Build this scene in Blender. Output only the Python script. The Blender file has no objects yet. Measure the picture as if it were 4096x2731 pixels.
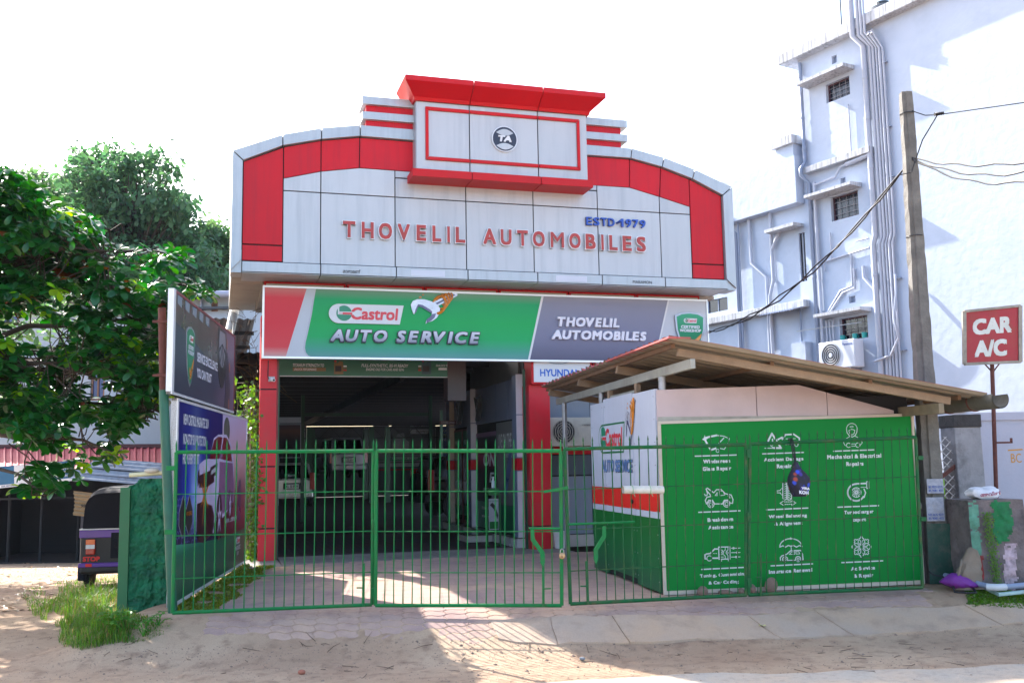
import bpy, bmesh, math, random
from mathutils import Vector, Matrix
R = math.radians
rnd = random.Random(7)
scene = bpy.context.scene
col = scene.collection

# ------------------------------------------------------------------ camera
F_PX, CXP, CYP = 3982.0, 2048.0, 1365.5
PITCH, ROLL = R(6.98), R(1.0)
CAM = Vector((0, 0, 1.6))
_r0 = Vector((1, 0, 0)); _u0 = Vector((0, -math.sin(PITCH), math.cos(PITCH))); FWD = Vector((0, math.cos(PITCH), math.sin(PITCH)))
RGT = _r0*math.cos(ROLL) - _u0*math.sin(ROLL)
UPV = _r0*math.sin(ROLL) + _u0*math.cos(ROLL)
cd = bpy.data.cameras.new('camera'); cd.sensor_width = 36.0; cd.sensor_fit = 'HORIZONTAL'
cd.lens = F_PX/4096.0*36.0; cd.clip_start = 0.05; cd.clip_end = 3000
cam = bpy.data.objects.new('camera', cd); col.objects.link(cam)
cam.matrix_world = Matrix(((RGT.x, UPV.x, -FWD.x, CAM.x), (RGT.y, UPV.y, -FWD.y, CAM.y), (RGT.z, UPV.z, -FWD.z, CAM.z), (0, 0, 0, 1)))
scene.camera = cam

# ------------------------------------------------------------------ light
SUN_AZ, SUN_EL = 40.5, 36.5            # degrees left of straight ahead, above horizon
sdir = Vector((-math.sin(R(SUN_AZ))*math.cos(R(SUN_EL)), math.cos(R(SUN_AZ))*math.cos(R(SUN_EL)), math.sin(R(SUN_EL))))
world = bpy.data.worlds.new('World'); scene.world = world; world.use_nodes = True
wn = world.node_tree; wn.nodes.clear()
_o = wn.nodes.new('ShaderNodeOutputWorld'); _b = wn.nodes.new('ShaderNodeBackground'); _s = wn.nodes.new('ShaderNodeTexSky')
_s.sky_type = 'NISHITA'; _s.sun_disc = False; _s.sun_elevation = R(SUN_EL); _s.sun_rotation = R(-SUN_AZ)
_s.air_density = 1.0; _s.dust_density = 2.2; _s.ozone_density = 1.0
_b.inputs[1].default_value = 0.15
wn.links.new(_s.outputs[0], _b.inputs[0]); wn.links.new(_b.outputs[0], _o.inputs[0])
sl = bpy.data.lights.new('sun', 'SUN'); sl.energy = 4.2; sl.angle = R(0.53); sl.color = (1.0, 0.95, 0.87)
sun = bpy.data.objects.new('sun', sl); col.objects.link(sun); sun.location = (-20, 20, 30)
sun.rotation_euler = sdir.to_track_quat('Z', 'Y').to_euler()
vs = scene.view_settings; scene.display_settings.display_device = 'sRGB'
vs.view_transform = 'Standard'; vs.look = 'None'; vs.gamma = 1.0; vs.use_curve_mapping = False
vs.exposure = 2.05

# ------------------------------------------------------------------ pixels to places
def ray(x, y): return FWD + RGT*((x-CXP)/F_PX) - UPV*((y-CYP)/F_PX)
def gz(x, y, z=0.0):
    d = ray(x, y); return CAM + d*((z-CAM.z)/d.z)
def at_depth(x, y, Y):
    d = ray(x, y); return CAM + d*(Y/d.y)
class Frame:
    """a vertical plane system: u along, v behind the plane, z up"""
    def __init__(s, O, ang):
        s.O = Vector((O[0], O[1], O[2] if len(O) > 2 else 0)); s.ang = R(ang)
        s.e = Vector((math.cos(s.ang), math.sin(s.ang), 0)); s.n = Vector((-math.sin(s.ang), math.cos(s.ang), 0))
    def on(s, x, y, v=0.0):
        d = ray(x, y); P = CAM + d*((s.O + s.n*v - CAM).dot(s.n)/d.dot(s.n)); q = P-s.O
        return (q.dot(s.e), q.z)
    def side(s, x, y, u=0.0):
        d = ray(x, y); P = CAM + d*((s.O + s.e*u - CAM).dot(s.e)/d.dot(s.e)); q = P-s.O
        return (q.dot(s.n), q.z)
    def gr(s, x, y, z=0.0):
        q = gz(x, y, z)-s.O; return (q.dot(s.e), q.dot(s.n))
    def loc(s, P): q = Vector(P)-s.O; return (q.dot(s.e), q.dot(s.n), q.z)
    def w(s, u, v, z=0.0): return s.O + s.e*u + s.n*v + Vector((0, 0, z))
FB = Frame(gz(1031, 2243), 16.5)                 # the garage building
FW = Frame((8.8, 26.0, 0), -59.0)                # the white building
FS = Frame(gz(2650, 2380), 10.5)                 # the shed
FL = Frame((-3.90, 11.54, 0), 96.42)             # the boards along the drive

# ------------------------------------------------------------------ things and parts
def tag(o, label=None, cat=None, group=None, kind=None):
    if label: o['label'] = label
    if cat: o['category'] = cat
    if group: o['group'] = group
    if kind: o['kind'] = kind
    return o
def thing(name, label, cat, loc=(0, 0, 0), rz=0.0, group=None):
    o = bpy.data.objects.new(name, None); o.empty_display_size = 0.2; col.objects.link(o)
    o.location = loc; o.rotation_euler = (0, 0, rz); return tag(o, label, cat, group)
def fthing(name, label, cat, fr, group=None): return thing(name, label, cat, fr.O, fr.ang, group)
def copy_tree(o, parent=None):
    c = o.copy(); col.objects.link(c); c.parent = parent
    for ch in list(o.children): copy_tree(ch, c)
    return c

class MB:
    def __init__(s): s.v = []; s.f = []; s.m = []; s.cur = 0
    def _add(s, vs, fs):
        b = len(s.v); s.v += [tuple(p) for p in vs]
        for f in fs: s.f.append(tuple(i+b for i in f)); s.m.append(s.cur)
        return s
    def box(s, x0, y0, z0, x1, y1, z1):
        vs = [(x0,y0,z0),(x1,y0,z0),(x1,y1,z0),(x0,y1,z0),(x0,y0,z1),(x1,y0,z1),(x1,y1,z1),(x0,y1,z1)]
        return s._add(vs, [(0,3,2,1),(4,5,6,7),(0,1,5,4),(1,2,6,5),(2,3,7,6),(3,0,4,7)])
    def prism(s, poly, y0, y1, fn=None):
        """polygon of (x, z) extruded from y0 (front) to y1 (back)"""
        n = len(poly); a = sum(poly[i][0]*poly[(i+1)%n][1]-poly[(i+1)%n][0]*poly[i][1] for i in range(n))
        if a < 0: poly = list(reversed(poly))
        fn = fn or (lambda x, y, z: (x, y, z))
        vs = [fn(x, y0, z) for x, z in poly] + [fn(x, y1, z) for x, z in poly]
        fs = [tuple(range(n)), tuple(range(2*n-1, n-1, -1))]
        for i in range(n):
            j = (i+1) % n; fs.append((i, n+i, n+j, j))
        return s._add(vs, fs)
    def prismz(s, poly, z0, z1):
        n = len(poly); a = sum(poly[i][0]*poly[(i+1)%n][1]-poly[(i+1)%n][0]*poly[i][1] for i in range(n))
        if a < 0: poly = list(reversed(poly))
        vs = [(x, y, z0) for x, y in poly] + [(x, y, z1) for x, y in poly]
        fs = [tuple(range(n-1, -1, -1)), tuple(range(n, 2*n))]
        for i in range(n):
            j = (i+1) % n; fs.append((i, j, n+j, n+i))
        return s._add(vs, fs)
    def quad(s, *p): return s._add(p, [tuple(range(len(p)))])
    def bar(s, a, b, w, h=None, up=(0, 0, 1)):
        a = Vector(a); b = Vector(b); h = h or w; d = (b-a).normalized(); up = Vector(up)
        if abs(d.dot(up)) > .98: up = Vector((0, 1, 0))
        r = d.cross(up).normalized()*(w/2); t = r.cross(d).normalized()*(h/2)
        vs = [a-r-t, a+r-t, a+r+t, a-r+t, b-r-t, b+r-t, b+r+t, b-r+t]
        return s._add(vs, [(0,3,2,1),(4,5,6,7),(0,1,5,4),(1,2,6,5),(2,3,7,6),(3,0,4,7)])
    def tube(s, pts, r, n=8, closed=False, caps=True, twist=0.0):
        pts = [Vector(p) for p in pts]; k = len(pts); rs = r if isinstance(r, (list, tuple)) else [r]*k
        rings = []; prev = None
        for i, p in enumerate(pts):
            if closed: d = pts[(i+1) % k]-pts[i-1]
            else: d = pts[min(i+1, k-1)]-pts[max(i-1, 0)]
            if d.length < 1e-9: d = Vector((0, 0, 1))
            d.normalize()
            if prev is None:
                u = d.cross(Vector((0, 0, 1)))
                if u.length < .05: u = d.cross(Vector((0, 1, 0)))
            else: u = prev - d*prev.dot(d)
            u.normalize(); prev = u; w = d.cross(u)
            rings.append([p + (u*math.cos(2*math.pi*j/n + twist*i) + w*math.sin(2*math.pi*j/n + twist*i))*rs[i] for j in range(n)])
        vs = [q for rg in rings for q in rg]; fs = []
        for i in range(k if closed else k-1):
            i2 = (i+1) % k
            for j in range(n):
                j2 = (j+1) % n; fs.append((i*n+j, i*n+j2, i2*n+j2, i2*n+j))
        if caps and not closed: fs += [tuple(range(n-1, -1, -1)), tuple(range((k-1)*n, k*n))]
        return s._add(vs, fs)
    def cyl(s, a, b, r, n=16, r2=None): return s.tube([a, b], [r, r if r2 is None else r2], n)
    def ball(s, c, r, seg=12, rings=8, sq=(1, 1, 1)):
        vs = [(c[0], c[1], c[2]-r*sq[2])]
        for i in range(1, rings):
            t = math.pi*i/rings - math.pi/2
            for j in range(seg):
                a = 2*math.pi*j/seg; vs.append((c[0]+r*sq[0]*math.cos(t)*math.cos(a), c[1]+r*sq[1]*math.cos(t)*math.sin(a), c[2]+r*sq[2]*math.sin(t)))
        vs.append((c[0], c[1], c[2]+r*sq[2])); fs = []
        for j in range(seg):
            j2 = (j+1) % seg; fs.append((0, 1+j2, 1+j)); e = 1+(rings-2)*seg; fs.append((e+j, e+j2, len(vs)-1))
            for i in range(rings-2): fs.append((1+i*seg+j, 1+i*seg+j2, 1+(i+1)*seg+j2, 1+(i+1)*seg+j))
        return s._add(vs, fs)
    def grid(s, fn, nu, nv, closeu=False):
        vs = [fn(i/(nu if closeu else nu-1), j/(nv-1)) for j in range(nv) for i in range(nu)]; fs = []
        for j in range(nv-1):
            for i in range(nu if closeu else nu-1):
                i2 = (i+1) % nu; fs.append((j*nu+i, j*nu+i2, (j+1)*nu+i2, (j+1)*nu+i))
        return s._add(vs, fs)
    def mesh(s, name, mats):
        me = bpy.data.meshes.new(name); me.from_pydata(s.v, [], s.f); me.update()
        mats = mats if isinstance(mats, (list, tuple)) else [mats]
        for m in mats: me.materials.append(m)
        if len(mats) > 1: me.polygons.foreach_set('material_index', s.m)
        return me
    def build(s, name, mats, parent=None, smooth=False, bevel=0.0, label=None, fix=False, bseg=2):
        me = s.mesh(name, mats)
        if fix:
            bm = bmesh.new(); bm.from_mesh(me); bmesh.ops.recalc_face_normals(bm, faces=bm.faces); bm.to_mesh(me); bm.free()
        return link(name, me, parent, smooth, bevel, label, bseg)
def link(name, me, parent=None, smooth=False, bevel=0.0, label=None, bseg=2):
    o = bpy.data.objects.new(name, me); col.objects.link(o); o.parent = parent
    if smooth:
        me.polygons.foreach_set('use_smooth', [True]*len(me.polygons))
        try: me.set_sharp_from_angle(angle=R(42))
        except Exception: pass
    if bevel:
        b = o.modifiers.new('bevel', 'BEVEL'); b.width = bevel; b.segments = bseg; b.limit_method = 'ANGLE'; b.angle_limit = R(40)
    if label: o['label'] = label
    return o
def clip_inset(poly, d):
    """inset a convex-ish polygon by d"""
    n = len(poly); a = sum(poly[i][0]*poly[(i+1)%n][1]-poly[(i+1)%n][0]*poly[i][1] for i in range(n))
    if a < 0: poly = list(reversed(poly))
    out = []
    for i in range(n):
        p0, p1, p2 = Vector(poly[i-1]), Vector(poly[i]), Vector(poly[(i+1) % n])
        d1 = (p1-p0).normalized(); d2 = (p2-p1).normalized(); n1 = Vector((-d1.y, d1.x)); n2 = Vector((-d2.y, d2.x))
        b = n1+n2; k = max(.3, 1+n1.dot(n2)); out.append(tuple(p1 + b*(d/k)))
    return out

# text -> mesh, fitted into a box (x0..x1, z0..z1), front at y, facing -y; fn maps (x, y, z)
_tc = {}
def text_data(body, bold=0.0, shear=0.0, depth=0.0, spacing=1.0, res=3, bev=0.0):
    key = (body, bold, shear, depth, spacing, res, bev)
    if key in _tc: return _tc[key]
    cu = bpy.data.curves.new('lettering', 'FONT'); cu.body = body; cu.size = 1.0; cu.offset = bold; cu.shear = shear
    cu.extrude = depth/2; cu.resolution_u = res; cu.space_character = spacing; cu.align_x = 'LEFT'
    if bev: cu.bevel_depth = bev; cu.bevel_resolution = 0
    ob = bpy.data.objects.new('lettering', cu); me = bpy.data.meshes.new_from_object(ob)
    vs = [tuple(v.co) for v in me.vertices]; fs = [tuple(p.vertices) for p in me.polygons]
    bpy.data.objects.remove(ob); bpy.data.meshes.remove(me); bpy.data.curves.remove(cu)
    xs = [v[0] for v in vs] or [0]; ys = [v[1] for v in vs] or [0]
    _tc[key] = (vs, fs, min(xs), max(xs), min(ys), max(ys)); return _tc[key]
def text_mb(body, x0, x1, z0, z1, y=0.0, bold=.02, shear=0.0, depth=0.0, fn=None, mb=None, spacing=1.0, xalign=None, bev=0.0, slope=0.0):
    """x1 None keeps the natural width at the given height"""
    heavy = max(0.0, bold)*.8; bold = 0.0
    vs, fs, a, b, c, d = text_data(body, bold, shear, depth/max(1e-6, abs(z1-z0)) if depth else 0.0, spacing, 3, bev)
    sz = (z1-z0)/(d-c); w = (b-a)*sz
    if x1 is None: sx = sz; x1 = x0+w
    else: sx = (x1-x0)/(b-a)
    if xalign is not None: x0 -= (w if sx == sz else x1-x0)*xalign
    fn = fn or (lambda x, yy, z: (x, yy, z)); out = []
    for p in vs:
        X = x0+(p[0]-a)*sx; Z = z0+(p[1]-c)*sz + slope*((p[0]-a)*sx); out.append(fn(X, y-p[2]*sz, Z))
    mb = mb or MB()
    if heavy > .002:      # heavier strokes: the glyph laid over itself with small shifts
        hx = heavy*sx; hz = heavy*sz; W_ = (x1-x0) or 1; H_ = (z1-z0) or 1; k = 0
        for ix, iz in ((-1, -1), (1, -1), (-1, 1), (1, 1), (0, 0)):
            o2 = []
            for p in vs:
                X = x0+hx+(p[0]-a)*sx*(W_-2*hx)/W_ + ix*hx; Z = z0+hz+(p[1]-c)*sz*(H_-2*hz)/H_ + iz*hz + slope*((p[0]-a)*sx); o2.append(fn(X, y-p[2]*sz-.00025*k, Z))
            mb._add(o2, fs); k += 1
        return mb
    mb._add(out, fs); return mb
def text(name, body, x0, x1, z0, z1, mat, parent, y=0.0, **k): return text_mb(body, x0, x1, z0, z1, y, **k).build(name, mat, parent)
def disc(cx, cz, r, n=24, a0=0.0, a1=360.0, rz=None):
    rz = rz or r; full = abs(a1-a0) >= 360
    return [(cx+r*math.cos(R(a0+(a1-a0)*i/(n if full else n-1))), cz+rz*math.sin(R(a0+(a1-a0)*i/(n if full else n-1)))) for i in range(n)]
def stroke(mb, pts, w, y, closed=False, t=.002, fn=None, dash=None):
    """flat line of width w in the (x, z) plane, for printed icons"""
    pts = [Vector(p) for p in pts]
    if closed: pts = pts+[pts[0]]
    if dash:
        out = []; on, off = dash
        for a, b in zip(pts, pts[1:]):
            L = (b-a).length; k = max(1, round(L/(on+off))); st = (b-a)/k
            for i in range(k): out.append((a+st*i, a+st*(i+on/(on+off))))
        for a, b in out: stroke(mb, [a, b], w, y, t=t, fn=fn)
        return mb
    for a, b in zip(pts, pts[1:]):
        if (b-a).length < 1e-6: continue
        d = (b-a).normalized(); e = d*(w*.42); n = Vector((-d.y, d.x))*(w/2)
        q = [a-e-n, b+e-n, b+e+n, a-e+n]; mb.prism([tuple(p) for p in q], y, y+t, fn)
    return mb

# ------------------------------------------------------------------ materials
def lin(c):
    f = lambda x: x/12.92 if x <= .04045 else ((x+.055)/1.055)**2.4
    return tuple(f(x/255.0) for x in c)
_mats = {}
def mat(name, rgb, rough=.6, metal=0.0, var=.12, scale=2.5, bump=0.0, bscale=60.0, spec=.5, coat=0.0, dirt=None, damt=.4, dscale=1.2,
        streak=False, detail=5.0, rvar=.12, hue=0.0, objrand=0.0, emit=None, trans=0.0, alpha=1.0, linear=False, bdist=.01):
    if name in _mats: return _mats[name]
    m = bpy.data.materials.new(name); m.use_nodes = True; nt = m.node_tree; N = nt.nodes; L = nt.links
    b = N['Principled BSDF']; c = rgb if linear else lin(rgb); c4 = (*c, 1)
    b.inputs['Roughness'].default_value = rough; b.inputs['Metallic'].default_value = metal
    b.inputs['Specular IOR Level'].default_value = spec; b.inputs['Coat Weight'].default_value = coat; b.inputs['Coat Roughness'].default_value = .08
    if trans: b.inputs['Transmission Weight'].default_value = trans
    tc = N.new('ShaderNodeTexCoord'); src = tc.outputs['Object']
    if objrand:
        oi = N.new('ShaderNodeObjectInfo'); add = N.new('ShaderNodeVectorMath'); add.operation = 'ADD'
        sc = N.new('ShaderNodeMath'); sc.operation = 'MULTIPLY'; sc.inputs[1].default_value = 37.0
        L.new(oi.outputs['Random'], sc.inputs[0]); L.new(src, add.inputs[0]); L.new(sc.outputs[0], add.inputs[1]); src = add.outputs[0]
    n1 = N.new('ShaderNodeTexNoise'); n1.inputs['Scale'].default_value = scale; n1.inputs['Detail'].default_value = detail; n1.inputs['Roughness'].default_value = .62
    L.new(src, n1.inputs['Vector'])
    mr = N.new('ShaderNodeMapRange'); mr.inputs['From Min'].default_value = .28; mr.inputs['From Max'].default_value = .72
    mr.inputs['To Min'].default_value = 1-var; mr.inputs['To Max'].default_value = 1+var; L.new(n1.outputs['Fac'], mr.inputs['Value'])
    hs = N.new('ShaderNodeHueSaturation'); hs.inputs['Color'].default_value = c4; L.new(mr.outputs[0], hs.inputs['Value'])
    if objrand:
        m2 = N.new('ShaderNodeMapRange'); m2.inputs['To Min'].default_value = 1-objrand; m2.inputs['To Max'].default_value = 1+objrand
        L.new(oi.outputs['Random'], m2.inputs['Value']); mm = N.new('ShaderNodeMath'); mm.operation = 'MULTIPLY'
        L.new(m2.outputs[0], mm.inputs[0]); L.new(mr.outputs[0], mm.inputs[1]); L.new(mm.outputs[0], hs.inputs['Value'])
    out = hs.outputs['Color']
    if dirt is not None:
        n2 = N.new('ShaderNodeTexNoise'); n2.inputs['Scale'].default_value = dscale; n2.inputs['Detail'].default_value = 8; n2.inputs['Roughness'].default_value = .7
        if streak:
            mp = N.new('ShaderNodeMapping'); mp.inputs['Scale'].default_value = (6, 6, .35); L.new(src, mp.inputs['Vector']); L.new(mp.outputs[0], n2.inputs['Vector'])
        else: L.new(src, n2.inputs['Vector'])
        r2 = N.new('ShaderNodeMapRange'); r2.inputs['From Min'].default_value = .48; r2.inputs['From Max'].default_value = .74; r2.inputs['To Max'].default_value = damt
        L.new(n2.outputs['Fac'], r2.inputs['Value']); mx = N.new('ShaderNodeMixRGB'); mx.inputs['Color2'].default_value = (*(dirt if linear else lin(dirt)), 1)
        L.new(r2.outputs[0], mx.inputs['Fac']); L.new(out, mx.inputs['Color1']); out = mx.outputs[0]
    L.new(out, b.inputs['Base Color'])
    if rvar:
        r3 = N.new('ShaderNodeMapRange'); r3.inputs['To Min'].default_value = max(0.02, rough-rvar); r3.inputs['To Max'].default_value = min(1, rough+rvar)
        L.new(n1.outputs['Fac'], r3.inputs['Value']); L.new(r3.outputs[0], b.inputs['Roughness'])
    if bump:
        n3 = N.new('ShaderNodeTexNoise'); n3.inputs['Scale'].default_value = bscale; n3.inputs['Detail'].default_value = 6; L.new(src, n3.inputs['Vector'])
        bp = N.new('ShaderNodeBump'); bp.inputs['Strength'].default_value = bump; bp.inputs['Distance'].default_value = bdist
        L.new(n3.outputs['Fac'], bp.inputs['Height']); L.new(bp.outputs[0], b.inputs['Normal'])
    if emit: b.inputs['Emission Color'].default_value = (*lin(emit[0]), 1); b.inputs['Emission Strength'].default_value = emit[1]
    if alpha < 1: b.inputs['Alpha'].default_value = alpha
    _mats[name] = m; return m
def grad_mat(name, stops, axis='Z', lo=0.0, hi=1.0, rough=.5, spec=.25, noise=.05, coat=0.0):
    """printed colour ramp along one local axis"""
    if name in _mats: return _mats[name]
    m = bpy.data.materials.new(name); m.use_nodes = True; nt = m.node_tree; N = nt.nodes; L = nt.links; b = N['Principled BSDF']
    b.inputs['Roughness'].default_value = rough; b.inputs['Specular IOR Level'].default_value = spec; b.inputs['Coat Weight'].default_value = coat
    tc = N.new('ShaderNodeTexCoord'); sx = N.new('ShaderNodeSeparateXYZ'); L.new(tc.outputs['Object'], sx.inputs[0])
    mr = N.new('ShaderNodeMapRange'); mr.inputs['From Min'].default_value = lo; mr.inputs['From Max'].default_value = hi
    L.new(sx.outputs['XYZ'.index(axis)], mr.inputs['Value']); cr = N.new('ShaderNodeValToRGB'); e = cr.color_ramp.elements
    while len(e) < len(stops): e.new(.5)
    for k, (p, c) in enumerate(stops): e[k].position = p; e[k].color = (*lin(c), 1)
    L.new(mr.outputs[0], cr.inputs[0]); ns = N.new('ShaderNodeTexNoise'); ns.inputs['Scale'].default_value = 1.7; ns.inputs['Detail'].default_value = 6
    L.new(tc.outputs['Object'], ns.inputs['Vector']); r2 = N.new('ShaderNodeMapRange'); r2.inputs['To Min'].default_value = 1-noise*2; r2.inputs['To Max'].default_value = 1+noise*2
    L.new(ns.outputs['Fac'], r2.inputs['Value']); hs = N.new('ShaderNodeHueSaturation'); L.new(cr.outputs[0], hs.inputs['Color']); L.new(r2.outputs[0], hs.inputs['Value'])
    L.new(hs.outputs[0], b.inputs['Base Color']); _mats[name] = m; return m
def leaf_mat(name, rgb, back=None, rough=.4, transl=.45, var=.3, yellow=None):
    if name in _mats: return _mats[name]
    m = bpy.data.materials.new(name); m.use_nodes = True; nt = m.node_tree; N = nt.nodes; L = nt.links; b = N['Principled BSDF']; out = N['Material Output']
    tc = N.new('ShaderNodeTexCoord'); ge = N.new('ShaderNodeNewGeometry'); hs = N.new('ShaderNodeHueSaturation'); hs.inputs['Color'].default_value = (*lin(rgb), 1)
    mr = N.new('ShaderNodeMapRange'); mr.inputs['To Min'].default_value = 1-var; mr.inputs['To Max'].default_value = 1+var
    L.new(ge.outputs['Random Per Island'], mr.inputs['Value']); L.new(mr.outputs[0], hs.inputs['Value'])
    m3 = N.new('ShaderNodeMapRange'); m3.inputs['To Min'].default_value = .475; m3.inputs['To Max'].default_value = .515
    sc = N.new('ShaderNodeMath'); sc.operation = 'MULTIPLY'; sc.inputs[1].default_value = 7.13; fr = N.new('ShaderNodeMath'); fr.operation = 'FRACT'
    L.new(ge.outputs['Random Per Island'], sc.inputs[0]); L.new(sc.outputs[0], fr.inputs[0]); L.new(fr.outputs[0], m3.inputs['Value']); L.new(m3.outputs[0], hs.inputs['Hue'])
    L.new(hs.outputs[0], b.inputs['Base Color']); b.inputs['Roughness'].default_value = rough; b.inputs['Specular IOR Level'].default_value = .45
    tr = N.new('ShaderNodeBsdfTranslucent'); h2 = N.new('ShaderNodeHueSaturation'); h2.inputs['Saturation'].default_value = 1.12; h2.inputs['Value'].default_value = 2.4
    h2.inputs['Hue'].default_value = .478; L.new(hs.outputs[0], h2.inputs['Color']); L.new(h2.outputs[0], tr.inputs['Color'])
    mx = N.new('ShaderNodeMixShader'); mx.inputs[0].default_value = transl; L.new(b.outputs[0], mx.inputs[1]); L.new(tr.outputs[0], mx.inputs[2]); L.new(mx.outputs[0], out.inputs['Surface'])
    _mats[name] = m; return m
# ================================================================== ground
from mathutils import noise as mnoise
def smooth(a, b, x):
    t = max(0.0, min(1.0, (x-a)/(b-a))); return t*t*(3-2*t)
GATE_L = [(-60, 11.5), (-3.95, 11.5), (-1.67, 11.74), (.55, 11.52), (2.75, 12.12), (5.1, 12.5), (7.5, 12.7), (60, 12.7)]
def gate_y(x):
    for (a, ya), (b, yb) in zip(GATE_L, GATE_L[1:]):
        if x <= b: return ya+(yb-ya)*(x-a)/(b-a)
    return 12.7
def gh0(x, y):
    d = gate_y(x)-y; plat = -.36*smooth(.1, 1.45, d)
    xb = -.31*max(0.0, y-15.0); wx = smooth(-5.3+xb, -4.15+xb, x); yard = -.34-.056*max(0.0, min(y, 31.0)-17.0)
    if x > 5.4: plat -= .12*smooth(5.4, 7.0, x)*smooth(1.2, -.3, -d if d < 0 else 0)
    return wx*plat + (1-wx)*yard
def gh(x, y):
    z = gh0(x, y)
    d = gate_y(x)-y
    rough = max(smooth(.5, 1.6, d), 1-smooth(-5.3, -4.3, x+.31*max(0.0, y-15.0)))
    return z + rough*(.018*mnoise.noise((x*.9, y*.9, 0)) + .012*mnoise.noise((x*2.7, y*3.1, 3)) + .006*mnoise.noise((x*9, y*8, 5)))
def coords(dense0, dense1, step, far):
    a = []; x = dense0
    while x < dense1+1e-6: a.append(x); x += step
    s = step; lo = []; x = dense0
    while x > -far: s *= 1.35; x -= s; lo.append(x)
    s = step; hi = []; x = dense1
    while x < far: s *= 1.35; x += s; hi.append(x)
    return lo[::-1]+a+hi
def soil_mat(name, c1, c2, c3, bump=.5, s1=.55, s2=7.0, rough=.95, grit=140.0, track=False):
    m = bpy.data.materials.new(name); m.use_nodes = True; N = m.node_tree.nodes; L = m.node_tree.links; b = N['Principled BSDF']
    ge = N.new('ShaderNodeNewGeometry'); P = ge.outputs['Position']
    def nz(sc, det=7, vec=P, ro=.6):
        n = N.new('ShaderNodeTexNoise'); n.inputs['Scale'].default_value = sc; n.inputs['Detail'].default_value = det; n.inputs['Roughness'].default_value = ro; L.new(vec, n.inputs['Vector']); return n.outputs['Fac']
    def mr(v, a, bb, lo=0, hi=1):
        n = N.new('ShaderNodeMapRange'); n.inputs['From Min'].default_value = a; n.inputs['From Max'].default_value = bb; n.inputs['To Min'].default_value = lo; n.inputs['To Max'].default_value = hi; L.new(v, n.inputs['Value']); return n.outputs[0]
    def mix(f, a, bb):
        n = N.new('ShaderNodeMixRGB'); L.new(f, n.inputs['Fac'])
        for k, q in ((1, a), (2, bb)):
            if isinstance(q, tuple): n.inputs[k].default_value = (*q, 1)
            else: L.new(q, n.inputs[k])
        return n.outputs[0]
    big = nz(s1); mid = nz(s2); fine = nz(grit, 3)
    c = mix(mr(big, .36, .62), lin(c1), lin(c2)); c = mix(mr(mid, .5, .72, 0, .75), c, lin(c3))
    vo = N.new('ShaderNodeTexVoronoi'); vo.inputs['Scale'].default_value = 34; L.new(P, vo.inputs['Vector'])
    c = mix(mr(vo.outputs['Distance'], .16, .05, 0, .35), c, tuple(.55*q for q in lin(c3)))
    hs = N.new('ShaderNodeHueSaturation'); L.new(c, hs.inputs['Color']); L.new(mr(fine, .25, .75, .8, 1.2), hs.inputs['Value']); L.new(hs.outputs[0], b.inputs['Base Color'])
    b.inputs['Roughness'].default_value = rough; b.inputs['Specular IOR Level'].default_value = .2
    ad = N.new('ShaderNodeMath'); ad.operation = 'MULTIPLY_ADD'; L.new(mid, ad.inputs[0]); ad.inputs[1].default_value = 2.5; L.new(fine, ad.inputs[2])
    bp = N.new('ShaderNodeBump'); bp.inputs['Strength'].default_value = bump; bp.inputs['Distance'].default_value = .02; L.new(ad.outputs[0], bp.inputs['Height']); L.new(bp.outputs[0], b.inputs['Normal'])
    _mats[name] = m; return m
m_soil = soil_mat('sandy_soil', (196, 168, 141), (176, 145, 120), (134, 106, 88), 1.0, .5, 5.5)
m_road = soil_mat('dusty_asphalt', (178, 166, 152), (190, 168, 146), (154, 141, 129), .5, 1.4, 12)
m_slab = soil_mat('dusty_concrete', (176, 156, 140), (188, 158, 132), (156, 132, 115), .6, .8, 3.5)
m_pave = soil_mat('dusty_paver', (158, 132, 126), (182, 152, 132), (142, 116, 110), .4, .7, 4)

xs = coords(-9.0, 7.6, .085, 1500); ys = coords(7.8, 18.0, .085, 1500)
g = MB(); nx = len(xs)
g.v = [(x, y, gh(x, y) - .003*smooth(gate_y(x)-1.4, gate_y(x)-.9, y)*smooth(-4.6, -4.2, x)*smooth(5.3, 5.1, x) - (.5 if FB.loc((x, y, 0))[1] > -.9 and FB.loc((x, y, 0))[0] > -.2 else 0)) for y in ys for x in xs]
g.f = [(j*nx+i, j*nx+i+1, (j+1)*nx+i+1, (j+1)*nx+i) for j in range(len(ys)-1) for i in range(nx-1)]; g.m = [0]*len(g.f)
tag(g.build('ground', m_soil, None, True), kind='structure')

def sheet(name, poly_fn, nu, nv, m, lift=.006, parent=None):
    mb = MB(); mb.grid(lambda a, b: (lambda p: (p[0], p[1], gh(*p)+lift))(poly_fn(a, b)), nu, nv); return mb.build(name, m, parent, True)
# road along the bottom of the view
def road_fn(a, b):
    x = -40+90*a; e = 9.42+.043*(x-1.2) + .05*math.sin(x*1.7) + .04*math.sin(x*4.1+1) - .7*smooth(1.4, -2.5, x)
    return (x, e-7.0*b)
tag(sheet('road', road_fn, 420, 40, m_road, .008), kind='structure')

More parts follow.
